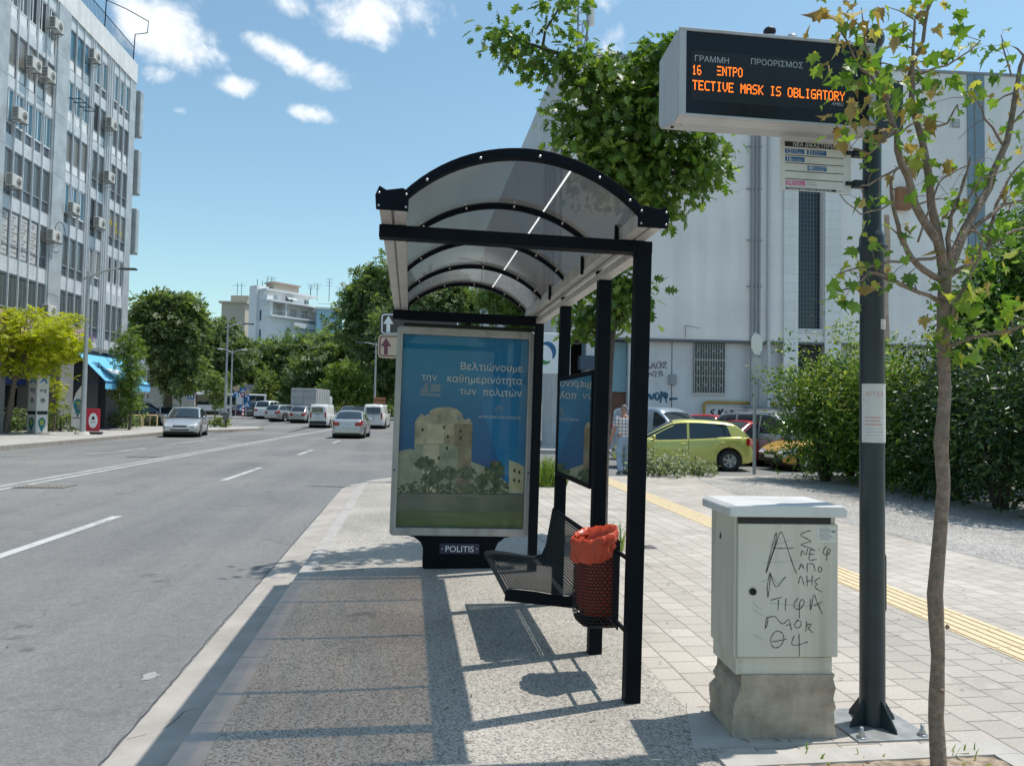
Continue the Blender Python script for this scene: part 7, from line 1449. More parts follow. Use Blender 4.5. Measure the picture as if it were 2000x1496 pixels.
def car(name, lab, cat, shape, loc, rotz, pmat, group=None, lower=None, detail=True, roofrack=False, plate_front=True, scale=1.0, sil=0.0, rim=None):
    s = SHAPES[shape]; Lh, Wh = s['L'] / 2, s['W'] / 2; t = thing(name, lab, cat, loc, rotz, group=group); t.scale = (scale, scale, scale)
    xs = sorted(set([round(v, 3) for v in np.linspace(-Lh, Lh, 46)] + [round(w + d * s['wr'] * 1.19, 3) for w in s['wx'] for d in (-1, -.96, -.85, -.65, -.4, 0, .4, .65, .85, .96, 1)] + [-Lh + .02, -Lh + .06, Lh - .02, Lh - .06]))
    def zt(x): return sinterp(s['belt'], x)
    def zb(x):
        z = .20 + (.10 * max(0, (abs(x) - Lh + .45) / .45) ** 1.5)
        for w in s['wx']:
            d = abs(x - w); R = s['wr'] * 1.19
            if d < R: z = max(z, s['wr'] + math.sqrt(R * R - d * d))
        return min(z, zt(x) - .08)
    def hw(x): f = abs(x) / Lh; return Wh * (1 - .15 * f ** 5 - .10 * max(0, f - .93) / .07 * .9)
    prof_t = [(0, .90), (.08, .965), (.3, .992), (.55, 1.0), (.72, .992), (.9, .965), (.97, .945), (1.0, .90)]
    def BS(x, q):   # side of the lower body
        for (a, u), (b, v) in zip(prof_t[:-1], prof_t[1:]):
            if q <= b: k = u + (v - u) * (q - a) / (b - a); break
        z0 = .20; z1 = zt(x); return V((x, hw(x) * k, z0 + (z1 - z0) * q))
    rows = []
    for x in xs:
        b_, z1, w = zb(x), zt(x), hw(x); half = []
        for q, k in prof_t: half.append(V((x, w * k, b_ + (z1 - b_) * q)))
        cr = .035 * (1 - (abs(x) / Lh) ** 4)
        half += [V((x, w * .72, z1 + cr * .6)), V((x, w * .36, z1 + cr * .95)), V((x, 0, z1 + cr))]
        rows.append([V((p.x, -p.y, p.z)) for p in half] + [p for p in reversed(half[:-1])])
    mb = MB(); mb.grid(rows, sm=True)
    for r_, rev in ((rows[0], False), (rows[-1], True)): mb.add(r_, [tuple(range(len(r_)))[::(-1 if not rev else 1)]], False)
    body = obj('body', mb, pmat, t)
    mb = MB(); mb.span((-Lh + .25, -Wh * .86, .17), (Lh - .25, Wh * .86, .5)); obj('underbody', mb, m_trim, t)
    # cabin
    rf = s['roof']; xa, xz = rf[-1][0], rf[0][0]; gx = sorted(set([round(v, 3) for v in np.linspace(xz, xa, 26)] + [p[0] for p in rf])); hmax = max(p[1] for p in rf)
    def GS(x, q, off=0.0):
        z0 = zt(x) - .03; z1 = max(sinterp(rf, x), z0 + .002); f = (z1 - z0) / max(.01, hmax - z0); wb_ = hw(x) * .925; wr_ = wb_ - (.16 if not s.get('van') else .09) * f ** 1.0 * 1.0; wq = wb_ + (wr_ - wb_) * q
        if q > .9: wq -= .03 * ((q - .9) / .1) ** 2
        return V((x, wq + off, z0 + (z1 - z0) * (q if q < 1 else 1)))
    def GR(x, o=0.0):
        sec = [GS(x, q, o) for q in (0, .35, .7, .9, 1.0)]; e = sec[-1]; cr = .045; sec += [V((x, e.y * .7, e.z + cr * .55 + o)), V((x, e.y * .35, e.z + cr * .9 + o)), V((x, 0, e.z + cr + o))]
        return [V((p.x, -p.y, p.z)) for p in sec] + [p for p in reversed(sec[:-1])]
    van = s.get('van'); mb = MB(); mb.grid([GR(x) for x in gx], sm=True); obj('cabin' if van else 'glasshouse', mb, pmat if van else m_cglass, t)
    xr0 = [p[0] for p in rf if p[1] > hmax - .13][0]; xr1 = [p[0] for p in rf if p[1] > hmax - .13][-1]
    mb = MB(); o = .007
    if not van:
        rx = [x for x in gx if xr0 <= x <= xr1]
        def top(x):
            sec = [GS(x, q, o) for q in (.90, 1.0)]; e = sec[-1]; cr = .045; sec[1] = V((e.x, e.y, e.z + o)); sec += [V((x, e.y * .7, e.z + cr * .55 + o)), V((x, e.y * .35, e.z + cr * .9 + o)), V((x, 0, e.z + cr + o))]
            return [V((p.x, -p.y, p.z)) for p in sec] + [p for p in reversed(sec[:-1])]
        mb.grid([top(x) for x in rx], sm=True)
        for sg in (-1, 1):
            f = lambda p: V((p.x, p.y * sg, p.z))
            for seg in ([x for x in gx if x >= xr1], [x for x in gx if x <= xr0]):   # windscreen pillar and rear pillar
                if len(seg) < 2: continue
                a_ = []
                for x in seg:
                    p1 = GS(x, 1.0, o); p0 = GS(x, max(0.0, 1 - .10 / max(.02, (p1.z - zt(x)))) if p1.z - zt(x) > .03 else 0, o); pt = V((p1.x, p1.y - .06, p1.z + .012)); a_.append([f(p0), f(p1) + Z * .006, f(pt)])
                mb.grid(a_, sm=True)
            for xb_ in s['B']:
                mb.grid([[f(GS(xb_ + d, q, o)) for q in (0, .35, .7, .92)] for d in (-.035, .035)], sm=True)
            xc = xr0 + .02
            cx0 = xz + .02; w_ = .50 if shape in ('hatch', 'sedan') else .12
            mb.grid([[f(GS(x, q, o)) for q in (0, .35, .7, .92)] for x in np.linspace(cx0, min(cx0 + w_ + .22, xr0 + .30), 7)], sm=True) if shape in ('sedan',) else mb.grid([[f(GS(x + .30 * (.0 if shape != 'hatch' else q * .55), q, o)) for q in (0, .35, .7, .92)] for x in np.linspace(cx0, cx0 + w_, 6)], sm=True)
        obj('roof', mb, pmat, t)
        mb = MB()
        for sg in (-1, 1):
            f = lambda p: V((p.x, p.y * sg, p.z)); mb.grid([[f(GS(x, .0, o + .004)), f(GS(x, .0, o + .004) + Z * .022)] for x in [x for x in gx if xz + .3 < x < xa - .05]], sm=True)
        obj('window_trim', mb, m_trim, t)
    else:
        mb = MB()
        for sg in (-1, 1):
            f = lambda p: V((p.x, p.y * sg, p.z)); mb.grid([[f(GS(x, q, .006)) for q in (.12, .4, .7, .86)] for x in np.linspace(s['B'][0] + .08, xr1 + .32, 6)], sm=True)
        obj('side_window', mb, m_cglass, t); mb = MB(); wx_ = [x for x in np.linspace(xr1 + .12, xa - .06, 7)]
        def fr_(x): r = GR(x, .008); return [V((p.x + .004, p.y * .94, p.z + .004)) for p in r[4:-4]]
        mb.grid([fr_(x) for x in wx_], sm=True); obj('windscreen', mb, m_cglass, t)
        mb = MB(); yb = hw(-Lh) * .80; zb0, zb1 = 1.22, hmax - .22
        rx_ = lambda z: (-Lh - .004) + (.02 if z < 1.5 else .05) - .03
        if shape == 'van':
            for y0, y1 in ((-yb * .93, -.03), (.05, yb * .72)): mb.prism(rrect(y0, zb0, y1, zb1, .07), 0, .012, FRM((-Lh - .012, 0, 0), (0, -1, 0), (0, 0, 1)))
            mb.v = [(x + .05 * max(0, (z - 1.2)) * .5, y, z) for x, y, z in mb.v]
        else: mb.prism(rrect(-yb * .95, zb0, yb * .95, zb1, .06), 0, .02, FRM((-Lh - .015, 0, 0), (0, -1, 0), (0, 0, 1))); mb.v = [(x + .12 * max(0, (z - 1.2)), y, z) for x, y, z in mb.v]
        obj('rear_window', mb, m_cglass, t)
        mb = MB(); mb.span((-Lh - .02, -.012, .55), (-Lh + .02, .0, hmax - .12)); obj('door_seam', mb, m_seam_, t)
    # lamps, bumpers, plates
    yh = hw(Lh - .05); fz = zt(Lh - .12)
    for sg in (-1, 1):
        mb = MB(); mb.grid([[V((p.x + .006, p.y * sg + .006 * sg, p.z)) for p in [BS(x, q) for q in (.66, .8, .95)]] for x in np.linspace(Lh - .42, Lh - .02, 6)], sm=True); mb.add([V((Lh + .004, sg * yh * .95, fz - .10)), V((Lh + .004, sg * yh * .52, fz - .12)), V((Lh - .10, sg * yh * .55, fz + .01)), V((Lh - .12, sg * yh * .97, fz + .0))], [(0, 1, 2, 3) if sg > 0 else (3, 2, 1, 0)])
        obj('headlight', mb, m_head, t)
        mb = MB(); xr_ = -Lh
        if van: mb.span((xr_ - .012, sg * hw(xr_) * .80 if sg > 0 else -hw(xr_) * .98, .80), (xr_ + .06, sg * hw(xr_) * .98 if sg > 0 else -hw(xr_) * .80, 1.25))
        else:
            mb.grid([[V((p.x - .004, p.y * sg + .006 * sg, p.z)) for p in [BS(x, q) for q in (.70, .85, .97)]] for x in np.linspace(-Lh + .02, -Lh + .24, 4)], sm=True); zt_ = zt(-Lh + .03); mb.span((xr_ - .012, (hw(xr_) * .60) * sg if sg > 0 else -hw(xr_) * .98, zt_ - .24), (xr_ + .03, hw(xr_) * .98 * sg if sg > 0 else -hw(xr_) * .60, zt_ - .05))
        obj('tail_light', mb, m_tail, t, bevel=.01)
    lm_ = lower or pmat
    mb = MB(); mb.span((Lh - .10, -yh * .93, .30), (Lh + .03, yh * .93, .50)); obj('front_bumper', mb, lm_, t, bevel=.03)
    mb = MB(); mb.span((-Lh - .04, -yh * .95, .32), (-Lh + .12, yh * .95, .56)); obj('rear_bumper', mb, lm_, t, bevel=.03)
    mb = MB(); mb.span((Lh - .05, -yh * .42, fz - .17), (Lh + .008, yh * .42, fz - .07)); mb.span((Lh - .04, -yh * .6, .335), (Lh + .036, yh * .6, .40)); obj('grille', mb, m_trim, t, bevel=.008)
    mb = MB(); mb.span((Lh + .03, -.26, .405), (Lh + .042, .26, .50)); obj('number_plate', mb, m_plate, t); mb = MB(); zp = .74 if not van else .80; mb.span((-Lh - .02, -.26, zp), (-Lh + .02, .26, zp + .11)); obj('number_plate', mb, m_plate, t)
    if lower is not None:
        mb = MB()
        for sg in (-1, 1): mb.grid([[V((p.x, p.y * sg + sg * .006, p.z)) for p in (BS(x, .42), BS(x, .52))] for x in np.linspace(s['wx'][0] + s['wr'] * 1.25, s['wx'][1] - s['wr'] * 1.25, 6)], sm=True)
        obj('side_moulding', mb, lower, t)
    for sg in (-1, 1):
        mb = MB(); p = GS(xa - .33, .05); mb.lathe([(0, -.06), (.05, -.055), (.075, -.03), (.08, .0), (.07, .03), (0, .035)], (p.x, (p.y + .09) * sg, p.z + .06), 10, axis=(V((0, 1, 0)), Z, V((1, 0, 0)))); mb.bar((p.x, p.y * sg, p.z + .02), (p.x, (p.y + .07) * sg, p.z + .05), .03); obj('mirror', mb, pmat if not lower else m_trim, t)
    if detail:
        mb = MB(); xd = [s['B'][0], xa - .30, (xz + s['B'][0]) / 2 - (.2 if shape != 'hatch' else .28)]
        for sg in (-1, 1):
            for x in xd:
                mb.grid([[V((p.x + dx, p.y * sg + .003 * sg, p.z)) for p in [BS(x - (.06 * (1 - q) if x == xd[1] else 0), q) for q in (.06, .3, .55, .72, .9, .97)]] for dx in (-.006, .006)], sm=True)
            mb.grid([[V((x, BS(x, q).y * sg + .003 * sg, BS(x, q).z)) for q in (.055, .075)] for x in np.linspace(xd[2], xd[1], 8)], sm=True)
        obj('door_seams', mb, m_seam_, t); mb = MB()
        for sg in (-1, 1):
            for x in (s['B'][0] + .16, xd[2] + .20):
                p = BS(x, .80); mb.lathe([(0, -.09), (.018, -.08), (.022, 0), (.018, .08), (0, .09)], (p.x, (p.y + .012) * sg, p.z), 8, axis=(V((0, 1, 0)), Z, V((1, 0, 0))))
        obj('door_handles', mb, lower or pmat, t)
    wr = s['wr']
    for w in s['wx']:
        for sg in (-1, 1):
            yc = (Wh - .115) * sg; mb = MB(); mb.lathe([(wr * .62, -.09), (wr * .9, -.095), (wr * .985, -.075), (wr, -.04), (wr, .04), (wr * .985, .075), (wr * .9, .095), (wr * .62, .09)], (w, yc, wr), 26, axis='Y'); wh = obj('wheel', mb, m_tyre, t)
            mb = MB(); ax = (V((1, 0, 0)), Z, V((0, sg, 0)))
            mb.lathe([(wr * .63, .05), (wr * .66, .088), (wr * .60, .084), (wr * .56, .03), (wr * .2, .02), (0, .02)], (w, yc, wr), 26, axis=ax)
            if detail:
                for k in range(6):
                    a = k * math.pi / 3 + .3; d = V((math.cos(a), 0, math.sin(a))); e = V((-math.sin(a), 0, math.cos(a))); c = V((w, yc, wr)); mb.box(c + d * wr * .34 + V((0, sg * .07, 0)), (wr * .50, .02, wr * .17), (d, V((0, 1, 0)), e))
                mb.lathe([(wr * .17, .06), (wr * .15, .088), (0, .092)], (w, yc, wr), 14, axis=ax)
            obj('rim', mb, rim or m_rim, wh)
            if detail: mb = MB(); mb.lathe([(0, .024), (wr * .55, .024)], (w, yc, wr), 20, axis=ax); obj('wheel_dark', mb, m_seam_, wh)
    mb = MB()
    for w in s['wx']:
        mb.lathe([(s['wr'] * 1.17, -Wh * .8), (s['wr'] * 1.17, Wh * .8)], (w, 0, s['wr']), 18, axis='Y')
        for yy in (-Wh * .55, Wh * .55): mb.lathe([(0, yy), (s['wr'] * 1.165, yy)], (w, 0, s['wr']), 18, axis='Y')
    obj('wheel_arch', mb, m_trim, t)
    if roofrack:
        mb = MB()
        for sg in (-1, 1): mb.tube([(xr0 + .1, sg * Wh * .70, hmax - .0), (xr0 + .2, sg * Wh * .68, hmax + .09), (xr1 - .2, sg * Wh * .68, hmax + .09), (xr1, sg * Wh * .7, hmax - .0)], .022, 6)
        if roofrack == 2:
            for x in np.linspace(xr0 + .25, xr1 - .3, 4): mb.bar((x, -Wh * .7, hmax + .10), (x, Wh * .7, hmax + .10), .04)
        obj('roof_rack', mb, m_bolt, t)
    return t
P_silver = paint('silver_paint', (.50, .51, .52), .55); P_silver2 = paint('warm_silver_paint', (.46, .46, .45), .5); P_white = paint('white_car_paint', (.74, .75, .75)); P_lime = paint('lime_green_metallic', (.62, .60, .16), .15, .3); P_red = paint('red_car_paint', (.45, .02, .04)); P_gold = paint('gold_orange_paint', (.62, .36, .06), .15, .3); P_blk = paint('black_car_paint', (.018, .02, .025)); P_dk = paint('dark_grey_car_paint', (.06, .065, .07)); P_blue = paint('pale_blue_grey_paint', (.33, .39, .46), .4); P_wine = paint('wine_blue_paint', (.06, .03, .055)); P_greyg = paint('grey_green_paint', (.30, .33, .33), .4)
RG = 'cars parked by the white building'; TG = 'traffic on the avenue'; FGp = 'cars in the far queue'
def gz(p): p = V(p); p.z = zroad(p.y); return p
# right-hand car park
c1, c2 = G(1232, 916, -.1), G(1442, 921, -.1); hd = math.atan2(c1.y - c2.y, c1.x - c2.x); mid = (c1 + c2) / 2
ctr = V((mid.x - .0, mid.y, -.1)) + V((math.cos(hd), math.sin(hd), 0)) * .02 + V((-math.sin(hd), math.cos(hd), 0)) * -.70
car('hatchback_car', 'lime yellow hatchback parked side on facing left', 'car', 'hatch', ctr, hd, P_lime, RG)
def at(px, py, D): p = A(px, py, D); p.z = -.1; return p
car('hatchback_car', 'pale blue grey car standing behind the lime hatchback', 'car', 'van', at(1300, 880, 26.5), math.radians(-60), P_blue, RG, detail=False)
car('hatchback_car', 'red hatchback seen from the rear between the lime car and silver jeep', 'car', 'hatch', at(1448, 888, 25.5), math.radians(205), P_red, RG, detail=False)
car('sedan_car', 'dark grey car behind the lime hatchback roof', 'car', 'hatch', at(1412, 884, 28.5), math.radians(200), P_dk, RG, detail=False, scale=1.02)
car('hatchback_car', 'red car with only its roof showing over the lime hatchback', 'car', 'suv', at(1380, 880, 30.5), math.radians(60), P_red, RG, detail=False, scale=.93)
car('estate_jeep', 'silver four wheel drive with roof rails behind the gold car', 'car', 'suv', at(1520, 886, 25.2), math.radians(-62), P_silver2, RG, detail=True, roofrack=True)
c = G(1545, 921, -.1); car('hatchback_car', 'gold orange hatchback with black bumper half hidden by the privet', 'car', 'hatch', V((c.x + 1.55, c.y + .75, -.1)), math.radians(187), P_gold, RG, lower=m_trim, scale=.97)
# avenue
c = G(690, 857, -.1); car('sedan_car', 'silver saloon driving away in the middle lane', 'car', 'sedan', V((c.x - .25, c.y + 2.3, -.1)), math.radians(88), P_silver, TG, lower=None, scale=1.07)
c = G(348, 854, -.1); car('sedan_car', 'silver saloon facing the camera along the far kerb', 'car', 'sedan', V((c.x - .15, c.y + 2.0, -.1)), math.radians(-82), P_silver, TG, lower=None, scale=1.09)
c = gz(A(627, 838, 59)); car('delivery_van', 'white small van with black rear bumper and roof rack driving away', 'van', 'van', V((c.x + .0, c.y + 2, c.z)), math.radians(83), P_white, TG, lower=m_trim, roofrack=2)
c = gz(A(733, 838, 60)); vt = car('minibus_van', 'white van with a brown box on its roof at the poster edge', 'van', 'bigvan', V((c.x, c.y + 2, c.z)), math.radians(86), P_white, TG)
t = thing('roof_crate', 'brown crate strapped on the white van roof', 'crate', (c.x + .25, c.y + 1.0, c.z + 2.0)); mb = MB(); mb.span((-.45, -.4, 0), (.45, .4, .5)); obj('crate_body', mb, pm('brown_crate_board', (.34, .14, .06), .7), t, bevel=.02); mb = MB(); mb.span((-.47, -.42, .2), (.47, .42, .26)); obj('strap', mb, m_trim, t)
for lab, sh_, px, py, D, hd, pt in (('silver hatchback left of the white van', 'hatch', 594, 825, 68, 80, P_silver), ('silver estate car third in the far queue', 'wagon', 560, 821, 70, 62, P_silver2), ('white off roader in the far queue', 'suv', 528, 818, 76, 78, P_white), ('dark car farthest left in the queue', 'suv', 503, 815, 82, 80, P_dk), ('grey green car ahead of the silver saloon', 'sedan', 684, 814, 74, 88, P_greyg), ('dark car between the saloon and roof crate van', 'hatch', 707, 816, 72, 86, P_blk), ('dark hatchback left of the box truck', 'hatch', 545, 810, 92, 70, P_dk), ('black car beyond the silver estate', 'hatch', 575, 808, 95, 60, P_blk)):
    c = gz(A(px, py, D)); car('queue_car', lab, 'car', sh_, c, math.radians(hd), pt, FGp, detail=False)
c = gz(A(472, 815, 84)); car('sedan_car', 'dark wine coloured car crossing before the bus', 'car', 'sedan', c, math.radians(205), P_wine, FGp, detail=False)
c = A(283, 812, 58); c.z = .05; car('parked_suv', 'black estate with a white roof box by the shops', 'car', 'wagon', c, math.radians(15), P_blk, 'cars parked by the shops', detail=False, scale=1.12, roofrack=True)
b = c + V((.8, .1, 1.66)); t = thing('roof_box', 'white roof box on the black estate', 'roof box', b, math.radians(15)); mb = MB(); mb.grid([[V((x, y, .03)) for y in (-.38, 0, .38)] for x in (-.8, .8)]); mb.prism([(-.8, 0), (.75, 0), (.82, .12), (.5, .36), (-.6, .38), (-.82, .2)], -.38, .38, FRM((0, 0, 0), (1, 0, 0), (0, 0, 1))); obj('lid', mb, P_white, t, bevel=.05)
c = A(262, 806, 62); c.z = .05; car('parked_car', 'black hatchback half hidden by the end pillar', 'car', 'hatch', c, math.radians(200), P_blk, 'cars parked by the shops', detail=False, scale=1.05)
c = A(205, 815, 62); c.z = .05; car('parked_car', 'red car glimpsed between shop pillars', 'car', 'hatch', c, math.radians(20), P_red, 'cars parked by the shops', detail=False)
c = A(326, 818, 58); c.z = .05; car('parked_car', 'white car just behind the silver saloon at the kerb', 'car', 'sedan', c, math.radians(-60), P_white, 'cars parked by the shops', detail=False)
# bus
c = gz(A(425, 812, 92)); bu = thing('city_bus', 'white single deck bus with dark windows turning at the junction', 'bus', c, math.radians(8)); m_busw = paint('bus_white_paint', (.70, .71, .72)); Lb = 11.2
mb = MB(); mb.span((-Lb / 2, -1.2, .35), (Lb / 2, 1.2, 2.75)); obj('body', mb, m_busw, bu, bevel=.12, seg=3)
mb = MB(); mb.span((-Lb / 2 + .5, -.9, 2.75), (-Lb / 2 + 5.2, .9, 3.05)); obj('roof_unit', mb, m_busw, bu, bevel=.1)
mb = MB()
for x0, x1 in ((-5.3, -3.5), (-3.35, -.4), (-.25, 2.2)): mb.span((x0, -1.22, 1.35), (x1, -1.19, 2.5))
obj('side_window', mb, m_cglass, bu); mb = MB(); mb.span((3.0, -1.22, 1.3), (5.35, -1.19, 2.55)); mb.span((5.5, -1.1, 1.2), (5.62, 1.1, 2.55)); obj('end_window', mb, m_cglass, bu)
mb = MB(); mb.span((-Lb / 2 + .1, -1.21, .36), (Lb / 2 - .1, -1.19, .62)); obj('skirt', mb, m_trim, bu)
for x in (-3.9, 1.2):
    mb = MB(); mb.lathe([(0, -.16), (.44, -.16), (.48, -.1), (.48, .1), (.44, .16), (0, .16)], (x, -1.12, .48), 20, axis='Y'); wh = obj('wheel', mb, m_tyre, bu); mb = MB(); mb.lathe([(.26, .165), (.1, .15), (0, .15)], (x, -1.12, .48), 16, axis=(V((1, 0, 0)), Z, V((0, -1, 0)))); obj('rim', mb, m_rim, wh)
mb = MB(); mb.lathe([(0, .01), (.42, .01), (.42, 0)], (4.1, -1.2, .95), 18, axis=(V((1, 0, 0)), Z, V((0, -1, 0)))); obj('orange_emblem', mb, pm('orange_roundel', (.48, .18, .10), .5), bu)
# box truck
c = gz(A(612, 812, 74)); tk = thing('box_truck', 'grey panelled box truck standing in the far queue', 'truck', c, math.radians(80)); m_box = pm('grey_box_panel', (.44, .45, .46), .5, .1, var=.1, vs=1.2, stain=((.28, .28, .28), .4, 2)); 
mb = MB(); mb.span((-3.2, -1.2, .95), (1.4, 1.2, 3.0)); obj('cargo_box', mb, m_box, tk, bevel=.04); mb = MB()
for z in (1.4, 2.1, 2.75): mb.span((-3.23, -1.15, z), (-3.19, 1.15, z + .06))
mb.span((-3.23, -.02, 1.0), (-3.19, .02, 2.95))
for y in (-1.22, 1.19):
    for x in np.linspace(-2.9, 1.0, 6): mb.span((x, y, 1.0), (x + .07, y + .03, 2.95))
obj('box_ribs', mb, m_rim, tk); mb = MB(); mb.span((1.5, -1.0, .6), (3.1, 1.0, 2.4)); obj('cab', mb, P_white, tk, bevel=.15); mb = MB(); mb.span((-3.1, -.5, .55), (3.0, .5, .94)); obj('chassis', mb, m_trim, tk)
for k in range(3): mb = MB(); mb.span((-2.5, 1.205, 1.1 + k * .6), (-.9, 1.225, 1.45 + k * .6)); obj('side_panel', mb, m_framed, tk)
for x in (-2.0, 2.2):
    for y in (-.95, .95): mb = MB(); mb.lathe([(0, -.14), (.38, -.14), (.42, 0), (.38, .14), (0, .14)], (x, y, .42), 18, axis='Y'); obj('wheel', mb, m_tyre, tk)
# ---------------------------------------------------------------- street lamps, signs and other small things
m_lpole = pm('galvanised_pole', (.40, .42, .43), .45, .35, var=.1, vs=4); m_lamp = pm('dark_lamp_head', (.10, .11, .12), .4, .3)
def lamp(lab, base, h, arms, r=.09, head=(.8, .26, .10), plinth=True, hm=None, name='street_lamp'):
    t = thing(name, lab, 'street lamp', base, group='street lamps'); mb = MB(); mb.tube([(0, 0, 0), (0, 0, h * .25), (0, 0, h)], [r * 1.15, r, r * .62], 12); obj('post', mb, m_lpole, t)
    if plinth: mb = MB(); mb.lathe([(0, .14), (.28, .14), (.34, 0)], n=14); obj('plinth', mb, m_paleconc, t)
    for dx, dy, dz in arms:
        d = V((dx, dy, 0)); n = 10; P = [V((0, 0, h * .965)) + d * (i / n) + Z * dz * math.sin(i / n * math.pi / 2) for i in range(n + 1)]; mb = MB(); mb.tube([P[0] - d * .18 - Z * dz * .25] + P, r * .45, 8); ar = obj('arm', mb, m_lpole, t)
        e = P[-1]; dn = d.normalized(); sd = Z.cross(dn); mb = MB(); mb.box(e + dn * head[0] * .4, head, (dn, sd, dn.cross(sd))); obj('lamp_head', mb, hm or m_lamp, ar, bevel=.03)
    return t
b = G(161, 849, .05); lamp('tall grey lamp post with one curved arm before the blue awning', b, A(178, 528, (b - CP).dot(CF)).z - .05, [(1.55, -.1, .45)], .12)
b = A(352, 812, 60); b.z = .05; lamp('single lamp post behind the silver saloon', b, A(357, 668, 60).z, [(1.0, .0, .25)], .1, hm=m_whitepanel, head=(.5, .25, .12))
b = A(439, 828, 56); b.z = .05; lamp('tall lamp post with one long curved arm at the kerb corner', b, A(445, 632, 56).z, [(1.1, .2, .3)], .1)
b = A(450, 810, 78); b.z = .4; lamp('double armed lamp post behind the island', b, A(452, 684, 78).z - .4, [(-1.0, 0, .35), (1.0, 0, .35)], .1, hm=m_whitepanel, head=(.5, .25, .13))
b = A(731, 812, 70); b.z = .4; lamp('lamp post at the left edge of the shelter', b, A(733, 668, 70).z - .4, [(-1.15, .1, .2)], .1)
b = A(722, 812, 96); b.z = .4; lamp('lower lamp post deep in the trees left of the shelter', b, A(723, 700, 96).z - .4, [(-1.1, .1, .4)], .08)
b = A(935, 860, 55); b.z = .0; lamp('pale lamp post seen through the shelter over the poster', b, A(937, 500, 55).z, [(-1.0, .1, .3)], .13)
b = A(282, 806, 66); b.z = .05; lamp('thin pale lamp post before the cream apartment house', b, A(285, 650, 66).z, [(.7, .1, .2)], .11, hm=m_whitepanel, head=(.5, .25, .12))
# ---- signs
m_sgnback = pm('grey_sign_back', (.30, .315, .33), .5, .3, var=.08, vs=4); m_sblue = pm('traffic_blue', (.02, .14, .36), .5, var=.05); m_sred = pm('traffic_red', (.42, .03, .05), .5, var=.05); m_spink = pm('faded_red_disc', (.50, .32, .26), .6, var=.1); m_brownsign = pm('brown_sign_panel', (.06, .05, .045), .5, var=.1); m_cream = pm('cream_sign_panel', (.50, .41, .31), .5, var=.06); m_maroon = pm('maroon_ink', (.14, .035, .06), .5)
def disc(r, n=20): return [(r * math.cos(a), r * math.sin(a)) for a in np.linspace(0, 2 * math.pi, n + 1)[:-1]]
# sign post with two plates seen from behind beside the lime car
b = G(1473, 923, 0); t = thing('sign_post', 'grey sign post with octagon and round plate seen from behind by the lime car', 'sign', b, math.radians(35)); D_ = (b - CP).dot(CF); hz = lambda y: A(1475, y, D_).z
mb = MB(); mb.tube([(0, 0, -.05), (0, 0, hz(648))], .045, 10); obj('post', mb, m_lpole, t)
mb = MB(); mb.prism([(.31 * math.cos(a), hz(672) + .31 * math.sin(a)) for a in np.linspace(math.pi / 8, math.pi / 8 + 2 * math.pi, 9)[:-1]], .05, .065, XZ(0)); obj('octagon_plate', mb, pm('pale_sign_back', (.52, .53, .52), .5, .2, var=.06), t)
mb = MB(); mb.prism([(a, c + hz(718)) for a, c in disc(.30)], .05, .065, XZ(0)); obj('round_plate', mb, m_sgnback, t)
mb = MB()
for y in (660, 684, 706, 730): mb.span((-.06, -.06, hz(y) - .02), (.06, .05, hz(y) + .02))
obj('clamp', mb, m_lamp, t)
# blue and pink traffic signs at the junction
def tsign(lab, px, py, D, plates, hpost):
    b = A(px, py, D); b.z = .3; t = thing('traffic_sign', lab, 'traffic sign', b, 0, group='traffic signs at the junction'); mb = MB(); mb.tube([(0, 0, 0), (0, 0, hpost)], .04, 8); obj('post', mb, m_lpole, t)
    for kind, z, dx in plates:
        mb = MB(); mk = MB()
        if kind == 'disc': mb.prism([(a + dx, c + z) for a, c in disc(.30)], .06, .08, XZ(0)); mk.prism(rrect(dx - .24, z - .09, dx + .24, z + .09, .02), .081, .086, XZ(0)); o_ = obj('round_plate', mb, m_spink, t); obj('bar', mk, m_cream, o_)
        elif kind == 'turn': mb.prism(rrect(dx - .30, z - .30, dx + .30, z + .30, .06), .06, .08, XZ(0)); mk.ribbon([(dx - .2, z + .15), (dx + .12, z + .15), (dx + .12, z - .28)], .13, FRM((0, -.081, 0), (1, 0, 0), (0, 0, 1)), .004); o_ = obj('blue_plate', mb, m_sblue, t); obj('arrow_mark', mk, m_whitepanel, o_)
        elif kind == 'tri': mb.prism(rrect(dx - .32, z - .32, dx + .32, z + .32, .06), .06, .08, XZ(0)); mk.prism([(dx - .23, z - .2), (dx + .23, z - .2), (dx, z + .23)], .081, .086, XZ(0)); o_ = obj('blue_plate', mb, m_sblue, t); obj('walker_mark', mk, m_whitepanel, o_); mk = MB(); mk.prism([(dx - .05, z - .2), (dx + .06, z - .2), (dx + .02, z + .12), (dx - .03, z + .1)], .087, .09, XZ(0)); obj('figure_mark', mk, m_ink, o_)
        elif kind == 'red': mb.prism([(dx - .36, z + .22), (dx, z - .36), (dx + .36, z + .22)], .06, .08, XZ(0)); mk.prism([(a + dx, c + z + .05) for a, c in disc(.12)], .081, .086, XZ(0)); o_ = obj('red_plate', mb, m_sred, t); obj('mark', mk, m_whitepanel, o_)
        elif kind == 'arrow': mb.prism([(a + dx, c + z) for a, c in disc(.34)], .06, .08, XZ(0)); mk.ribbon([(dx + .25, z + .25), (dx - .22, z - .22)], .14, FRM((0, -.081, 0), (1, 0, 0), (0, 0, 1)), .004); o_ = obj('blue_disc', mb, m_sblue, t); obj('arrow_mark', mk, m_whitepanel, o_)
    return t
hh = lambda px, py, D: A(px, py, D).z - .3
tsign('pink disc above a blue turn arrow and walker sign beside the left lamp post', 371, 812, 70, [('disc', hh(372, 754, 70), 0), ('turn', hh(372, 765, 70), .05), ('tri', hh(372, 772.5, 70), .05)], hh(372, 750, 70))
